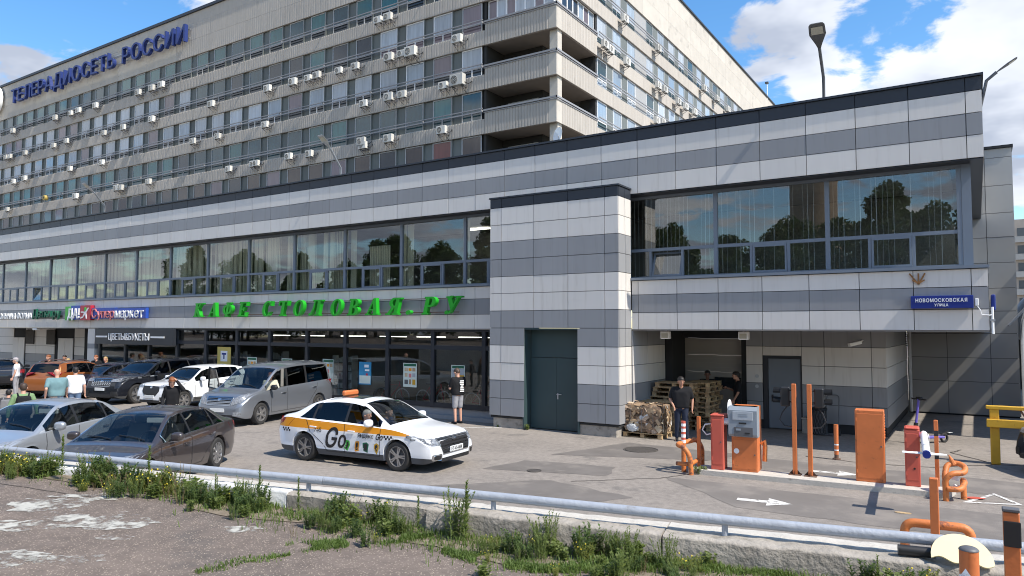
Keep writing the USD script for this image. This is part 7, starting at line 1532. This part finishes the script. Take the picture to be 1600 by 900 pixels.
poster('menu poster behind the man with the phone', -15.37, -14.79, .99, 1.83, 'poster_w', [('dgreen', .06, .94, .87, .97), ('sky' if 'sky' in M else 'lightgrey', .05, .95, .5, .85), ('yellow', .3, .95, .38, .6)])
poster('yellow bank emblem poster in the window behind the white SUV', -28.51, -27.56, 1.1, 2.25, 'poster_y', [('white', .25, .75, .45, .85), ('blue', .34, .66, .70, .77), ('blue', .45, .55, .54, .70)])
poster('menu poster in the window behind the roof of the van, left', -26.42, -25.79, .99, 1.84, 'poster_w', food[:6]); poster('menu poster in the window behind the middle of the van roof', -24.2, -23.57, .98, 1.84, 'poster_w', food[:6]); poster('menu poster in the window above the rear of the van', -21.77, -21.16, .98, 1.88, 'poster_w', food[:6])
bk = proto('bicycle')
whl = MB().mesh(trimesh.creation.torus(.33, .022, major_sections=28, minor_sections=6).apply_transform(trimesh.transformations.rotation_matrix(math.pi / 2, (1, 0, 0))))
for k in range(10): a = k * math.pi / 5; whl.cyl((0, 0, 0), (.32 * math.cos(a), 0, .32 * math.sin(a)), .004, 4)
for x in (-.52, .52): part(bk, 'wheel', whl.moved(np.array([[1, 0, 0, x], [0, 1, 0, 0], [0, 0, 1, .35], [0, 0, 0, 1.0]])), M['steel'])
part(bk, 'frame', MB().tube([(-.52, 0, .35), (-.08, 0, .32), (.38, 0, .82), (-.2, 0, .80), (-.08, 0, .32)], .018, 8).tube([(-.52, 0, .35), (-.2, 0, .80)], .012, 6).tube([(.52, 0, .35), (.36, 0, .95)], .016, 8), M['red']); part(bk, 'handlebar', MB().cyl((.34, -.28, .98), (.34, .28, .98), .014, 8), M['black']); part(bk, 'saddle', MB().cbox(-.34, -.08, -.07, .07, .90, .95, .02), M['black']); part(bk, 'chain_ring', MB().cyl((-.08, -.03, .32), (-.08, .03, .32), .09, 14), M['black'])
for x, y, a, lb in ((-18.95, 20.9, .05, 'bicycle behind the cafe glass under the blue poster'), (-16.9, 20.9, -.06, 'bicycle behind the cafe glass under the menu poster'), (-14.6, 20.9, .03, 'bicycle behind the cafe glass beside the man with the phone')): use(bk, 'bicycle', (x, y, .12), a, lb, 'bicycle', 'bicycles behind the cafe glass')

# ------------------------------------------------------------------ weeds and grass along the wall
M['leaf'] = leafy('weed_leaf', (.185, .235, .060), (.26, .36, .06)); M['leafdark'] = leafy('dark_weed_leaf', (.125, .185, .055), (.18, .28, .05)); M['leafyel'] = leafy('yellow_green_weed', (.28, .30, .06), (.36, .38, .07))
M['grass'] = leafy('grass_blade', (.15, .225, .05), (.24, .34, .06)); M['dry'] = leafy('dry_stalk', (.30, .23, .12), (.3, .22, .1)); M['stem'] = look('weed_stem', (.12, .16, .05), .7)
def leaf_quads(b, p, d, L, w, up=(0, 0, 1), droop=.3):
    """A pointed leaf of four small faces from p along d."""
    d = np.array(d, float); d /= np.linalg.norm(d); s = np.cross(d, up); s = s / (np.linalg.norm(s) + 1e-9); n = np.cross(s, d)
    p1 = p + d * L * .45 + n * L * .06; p2 = p + d * L * .95 - n * L * droop * .4 - np.array([0, 0, L * droop * .3])
    b.add([p, p1 + s * w / 2, p1 - s * w / 2, p2], [(0, 2, 1), (2, 3, 1)])
def weed_kind(name, seed, h, stems, leafn, L, w, mat, spread=.05, elev=.6, flower=None):
    r = random.Random(seed); p = proto(name); sb, lb = MB(), MB()
    for s in range(stems):
        a0 = r.uniform(0, 6.28); q = r.uniform(0, spread); base = np.array([q * math.cos(a0), q * math.sin(a0), 0]); hh = h * r.uniform(.65, 1.0); ln = np.array([math.cos(a0), math.sin(a0), 0]) * r.uniform(.05, .35) * hh * (stems > 1)
        pts = [base + ln * t * t + np.array([0, 0, hh * t]) for t in np.linspace(0, 1, 6)]; sb.tube(pts, np.linspace(.0035, .0012, 6), 4, caps=False)
        for k in range(leafn):
            t = .08 + .92 * (k + r.random()) / leafn; pp = base + ln * t * t + np.array([0, 0, hh * t]); a = k * 2.4 + r.uniform(-.4, .4); e = elev + r.uniform(-.3, .4) + .5 * t
            leaf_quads(lb, pp, (math.cos(a) * math.cos(e), math.sin(a) * math.cos(e), math.sin(e)), L * r.uniform(.6, 1.1) * (1.1 - .55 * t), w * r.uniform(.7, 1.1))
    part(p, 'stem', sb, M['stem'] if mat != 'dry' else M['dry']); part(p, 'leaf', lb, M[mat])
    p.GetChild('leaf').SetCustomDataByKey('kind', 'stuff')
    if flower:
        fb = MB()
        for k in range(flower): a = r.uniform(0, 6.28); q = r.uniform(0, spread * 1.6); fb.mesh(trimesh.creation.icosphere(0, .008).apply_translation((q * math.cos(a), q * math.sin(a), h * r.uniform(.6, 1.02))))
        part(p, 'flower', fb, look('yellow_flower', (.65, .5, .03), .6) if 'yflower' not in M else M['yflower'])
    return p
M['yflower'] = look('yellow_flower', (.65, .5, .03), .6)
WK = [weed_kind('tall_weed', 1, .40, 1, 95, .075, .014, 'leaf', elev=.55), weed_kind('bushy_weed', 2, .25, 12, 24, .075, .024, 'leafdark', .09, .35), weed_kind('broad_weed', 3, .19, 10, 12, .085, .045, 'leaf', .08, .3),
      weed_kind('yellow_weed', 4, .20, 12, 22, .055, .014, 'leafyel', .09, .5, 4), weed_kind('dry_weed', 5, .28, 5, 14, .035, .008, 'dry', .06, .8), weed_kind('feathery_weed', 6, .30, 13, 32, .06, .011, 'leaf', .09, .5)]
def w_off(x, d): q = wpt(x, front_off(x) - d, 0); q[2] = tzf(x); return q
TALL = [(0, -7.62, .12, 1.15, 'tall slender weed in front of the bonnet of the dark brown sedan'), (0, -6.55, .10, 1.15, 'tall slender weed in front of the front door of the dark brown sedan'), (0, -5.36, .10, .95, 'tall weed left of the gap between the brown sedan and the taxi'), (5, -5.44, .13, .9, 'feathery weed right beside the third tall weed'),
        (5, -3.42, .10, 1.35, 'big feathery weed rising above the pipe rail below the taxi bonnet'), (0, -3.30, .08, 1.15, 'thistle-like weed rising above the pipe rail'), (0, -3.75, .10, .8, 'slender weed left of the big feathery weed'), (0, -4.9, .05, .8, 'slender weed against the whitewashed wall below the taxi'), (4, -7.2, .08, 1.15, 'dry brown stalks in front of the brown bonnet'), (4, -6.2, .08, 1.2, 'dry brown stalks near the rear wheel of the brown sedan')]
for k, x, d, s, lb in TALL: use(WK[k], ['tall_weed', 'bushy_weed', 'broad_weed', 'yellow_weed', 'dry_weed', 'feathery_weed'][k], w_off(x, d), x * 7, lb, 'weed', None, s)
r = random.Random(21); cnt = 0
NM = ['tall_weed', 'bushy_weed', 'broad_weed', 'yellow_weed', 'dry_weed', 'feathery_weed']
LBL = {0: 'slender upright weed', 1: 'dark bushy weed', 2: 'broad-leaved weed', 3: 'yellow-flowering weed', 4: 'dry straw-coloured weed', 5: 'feathery green weed'}
def strip_weed(x):
    if x < -7.9: w_ = [0, 2, 1, 2, 1.6, 1.5]
    elif x < -5.8: w_ = [0, 3, 1.5, 2, 2, 2]
    elif x < -3: w_ = [.5, 4, 2, 1.5, .6, 3]
    else: w_ = [.2, 2.5, 4, 1.5, .3, 2]
    k = r.choices(range(6), w_)[0]; wd = .16 if x < -5.8 else (.30 if x < -3.2 else .36); d = abs(r.gauss(0, wd)) + .015
    s = r.uniform(.42, .92) * (1.0 if d < .2 else .72) * (1.12 if x < -5.8 else 1); where = 'left' if x < -5.8 else ('middle' if x < -3 else 'right')
    use(WK[k], NM[k], w_off(x, d), r.uniform(0, 6.28), '%s in the %s stretch of the strip along the wall' % (LBL[k], where), 'weed', '%ss in the %s of the strip' % (LBL[k], where), (s, s, s * r.uniform(.8, 1.15)))
for x in np.concatenate([rng.uniform(-9.8, -5.8, 190), rng.uniform(-5.8, -3.0, 112), rng.uniform(-3.0, -.3, 105)]):
    if meshkit.noise(np.array([[x * 2.2, 3.0, 1.0]]), 4)[0] > .33: strip_weed(float(x))
gb = MB(); V_, F_ = [], []
def blade(x, y, h, r_):
    a = r_.uniform(0, 6.28); b_ = r_.uniform(.2, .9) * h; w = r_.uniform(.0025, .005); n = len(V_); TZ = tzf(x)
    c_, s_ = math.cos(a), math.sin(a)
    V_.extend([(x - s_ * w, y + c_ * w, TZ - .002), (x + s_ * w, y - c_ * w, TZ - .002), (x + c_ * b_ * .4 + s_ * w * .7, y + s_ * b_ * .4 - c_ * w * .7, TZ + h * .7), (x + c_ * b_ * .4 - s_ * w * .7, y + s_ * b_ * .4 + c_ * w * .7, TZ + h * .7), (x + c_ * b_, y + s_ * b_, TZ + h)])
    F_.extend([(n, n + 1, n + 2), (n, n + 2, n + 3), (n + 3, n + 2, n + 4)])
r2 = random.Random(8)
for k in range(13000):       # low grass at the foot of the wall
    x = r2.uniform(-10.5, .6); d = abs(r2.gauss(0, .12 if x < -5.8 else (.22 if x < -3 else .30))); q = w_off(x, d)
    if meshkit.noise(np.array([[x * 3, q[1] * 3, 2.0]]), 9)[0] > .30: blade(q[0], q[1], r2.uniform(.015, .07), r2)
def tuft_line(pts, w, n, hmax):
    ls = LineString(pts)
    for k in range(n):
        t = r2.random(); p = ls.interpolate(t, normalized=True); ww = w * math.sin(math.pi * min(1, max(.04, t * .9 + .08))) ; x, y = p.x + r2.gauss(0, ww), p.y + r2.gauss(0, ww * .5)
        if meshkit.noise(np.array([[x * 6, y * 6, 5.0]]), 2)[0] > .34: blade(x, y, r2.uniform(.01, hmax), r2)
tuft_line([(-4.3, 3.45), (-4.09, 3.75), (-3.92, 3.98), (-3.67, 4.26), (-3.55, 4.4)], .07, 5000, .04); tuft_line([(-3.29, 4.17), (-2.95, 4.15), (-2.6, 4.18), (-2.31, 4.25)], .10, 4500, .035); tuft_line([(-2.5, 4.15), (-2.2, 4.45), (-1.8, 4.75), (-1.3, 4.9), (-.6, 5.1)], .13, 6500, .05); tuft_line([(-4.3, 2.9), (-4.25, 3.2), (-4.1, 3.5)], .05, 500, .03)
solo('grass', (np.array(V_), np.array(F_)), M['grass'], 'short green grass along the foot of the wall and in the cracks of the raised pavement', 'grass', kind='stuff')
# soil under the weeds
M['soil'] = look('weedy_soil', (.20, .165, .125), .95, var=.25, scale=9, dirt=(.11, .10, .06), dirt_at=(.5, .65), dscale=6, bump=.8, bscale=30, spec=.1)
sp = []
for x in np.linspace(-12, 1.2, 120): q = w_off(x, (.20 if x < -5.8 else (.36 if x < -3.2 else .46)) * (.45 + 1.1 * meshkit.fbm(np.array([[x * 2.1, .3, .7]]), 4, 3)[0])); sp.append(q[:2])
sp2 = [w_off(x, -.03)[:2] for x in np.linspace(1.2, -12, 40)]
solo('soil_strip', laid(Polygon(sp + sp2).buffer(0), .006), M['soil'], kind='structure')
# leaf litter and small weeds at the tower
for x, y, lb in ((-11.66, 18.98, 'small weed growing at the left jamb of the green steel door'), (-12.75, 19.0, 'tiny weed at the plinth left of the green steel door'), (-5.1, 15.25, 'small weed at the left end of the traffic island'), (-5.0, 15.35, 'second small weed by the post at the left end of the traffic island')):
    use(WK[2], 'broad_weed', (x, y, .0 if y > 18 else .0), x, lb, 'weed', None, .9 if 'left jamb' in lb or 'island' in lb else .4)

# ------------------------------------------------------------------ what the windows reflect: trees and a tower behind the viewer
M['treeleaf'] = leafy('tree_leaf', (.055, .095, .022), (.08, .14, .02)); M['bark'] = look('tree_bark', (.10, .075, .055), .9, var=.25, scale=10, bump=.6)
def tree_kind(seed, H, Wd, n=5200, cone=.0):
    r = np.random.default_rng(seed); p = proto('tree'); tb = MB(); tb.tube([(0, 0, 0), (.05, .02, H * .35), (-.05, .1, H * .75)], [.22, .17, .05], 10)
    cl = []
    for k in range(34):
        z = H * (.22 + .76 * (k + r.random()) / 34); f = (z / H - .2) / .8; rad = Wd * (math.sin(math.pi * min(1, f * .8 + .17)) ** .8) * (1 - cone * f); a = k * 2.4; q = rad * r.uniform(.3, 1.0); c_ = np.array([q * math.cos(a), q * math.sin(a), z]); cl.append((c_, Wd * r.uniform(.22, .42)))
        if k % 2: tb.tube([(0, 0, z * .72), c_ * [.5, .5, 1] * [1, 1, .9], c_], [.07, .045, .015], 5, caps=False)
    part(p, 'trunk', tb, M['bark'], smooth=40)
    idx = r.integers(0, len(cl), n); d = r.normal(size=(n, 3)); d /= np.linalg.norm(d, axis=1)[:, None]; c_ = np.array([cl[i][0] for i in idx]) + d * np.array([cl[i][1] for i in idx])[:, None] * (r.random((n, 1)) ** .45) * [1, 1, .8]
    u = r.normal(size=(n, 3)) + [0, 0, .3]; u /= np.linalg.norm(u, axis=1)[:, None]; w = np.cross(u, r.normal(size=(n, 3))); w /= np.linalg.norm(w, axis=1)[:, None]; s = r.uniform(.12, .26, (n, 1))
    V = np.stack([c_ - u * s, c_ + w * s * .6, c_ + u * s, c_ - w * s * .6], 1).reshape(-1, 3); F = np.arange(4 * n).reshape(n, 4)
    part(p, 'crown', MB().add(V, F), M['treeleaf']); p.GetChild('crown').SetCustomDataByKey('kind', 'stuff'); return p
TKS = [tree_kind(1, 12.0, 3.4, 9000), tree_kind(2, 10.5, 3.2, 8000), tree_kind(3, 13.5, 2.8, 8000, cone=.4), tree_kind(4, 6.0, 3.2, 6000)]
TREES = [(-19, -28, 1), (-14.5, -25, 0), (-10, -29, 1), (-6.5, -26, 2), (-3.0, -27, 0), (0.5, -25, 1), (3.5, -27, 2), (6.5, -25, 0), (10, -28, 1), (-25, -27, 0), (-32, -25, 2), (-39, -29, 0), (-46, -26, 1), (-54, -28, 0), (-62, -25, 2), (-71, -28, 0), (-80, -26, 1), (-91, -29, 0), (-104, -26, 2), (15, -26, 0)]
r3 = random.Random(77)
TREES += [(-118 + 7.5 * k + r3.uniform(-2, 2), -31 + r3.uniform(-2, 2), r3.choice([0, 1, 1, 2])) for k in range(19)] + [(-100 + 6.5 * k + r3.uniform(-2, 2), -22 + r3.uniform(-1, 1), 3) for k in range(19)]
for i, (x, y, k) in enumerate(sorted(TREES)):
    use(TKS[k], 'tree', (x, y, tz), i * 1.7, 'leafy tree mirrored in the upper windows, one of the row behind the viewer', 'tree', 'trees mirrored in the windows', (.85 + .12 * (i % 3)) * 1.0)
tw = thing('brick_tower', 'round brick tower with a flared top mirrored in the right-hand upper window', 'tower', (-17.5, -60, 0))
M['brick'] = look('tower_brick', (.26, .19, .13), .9, var=.1); part(tw, 'shaft', trimesh.creation.revolve(np.array([(0, 0), (3.1, 0), (2.7, 16), (2.75, 22), (3.3, 25.5), (3.3, 26), (0, 26)]), sections=40), M['brick'], smooth=30)
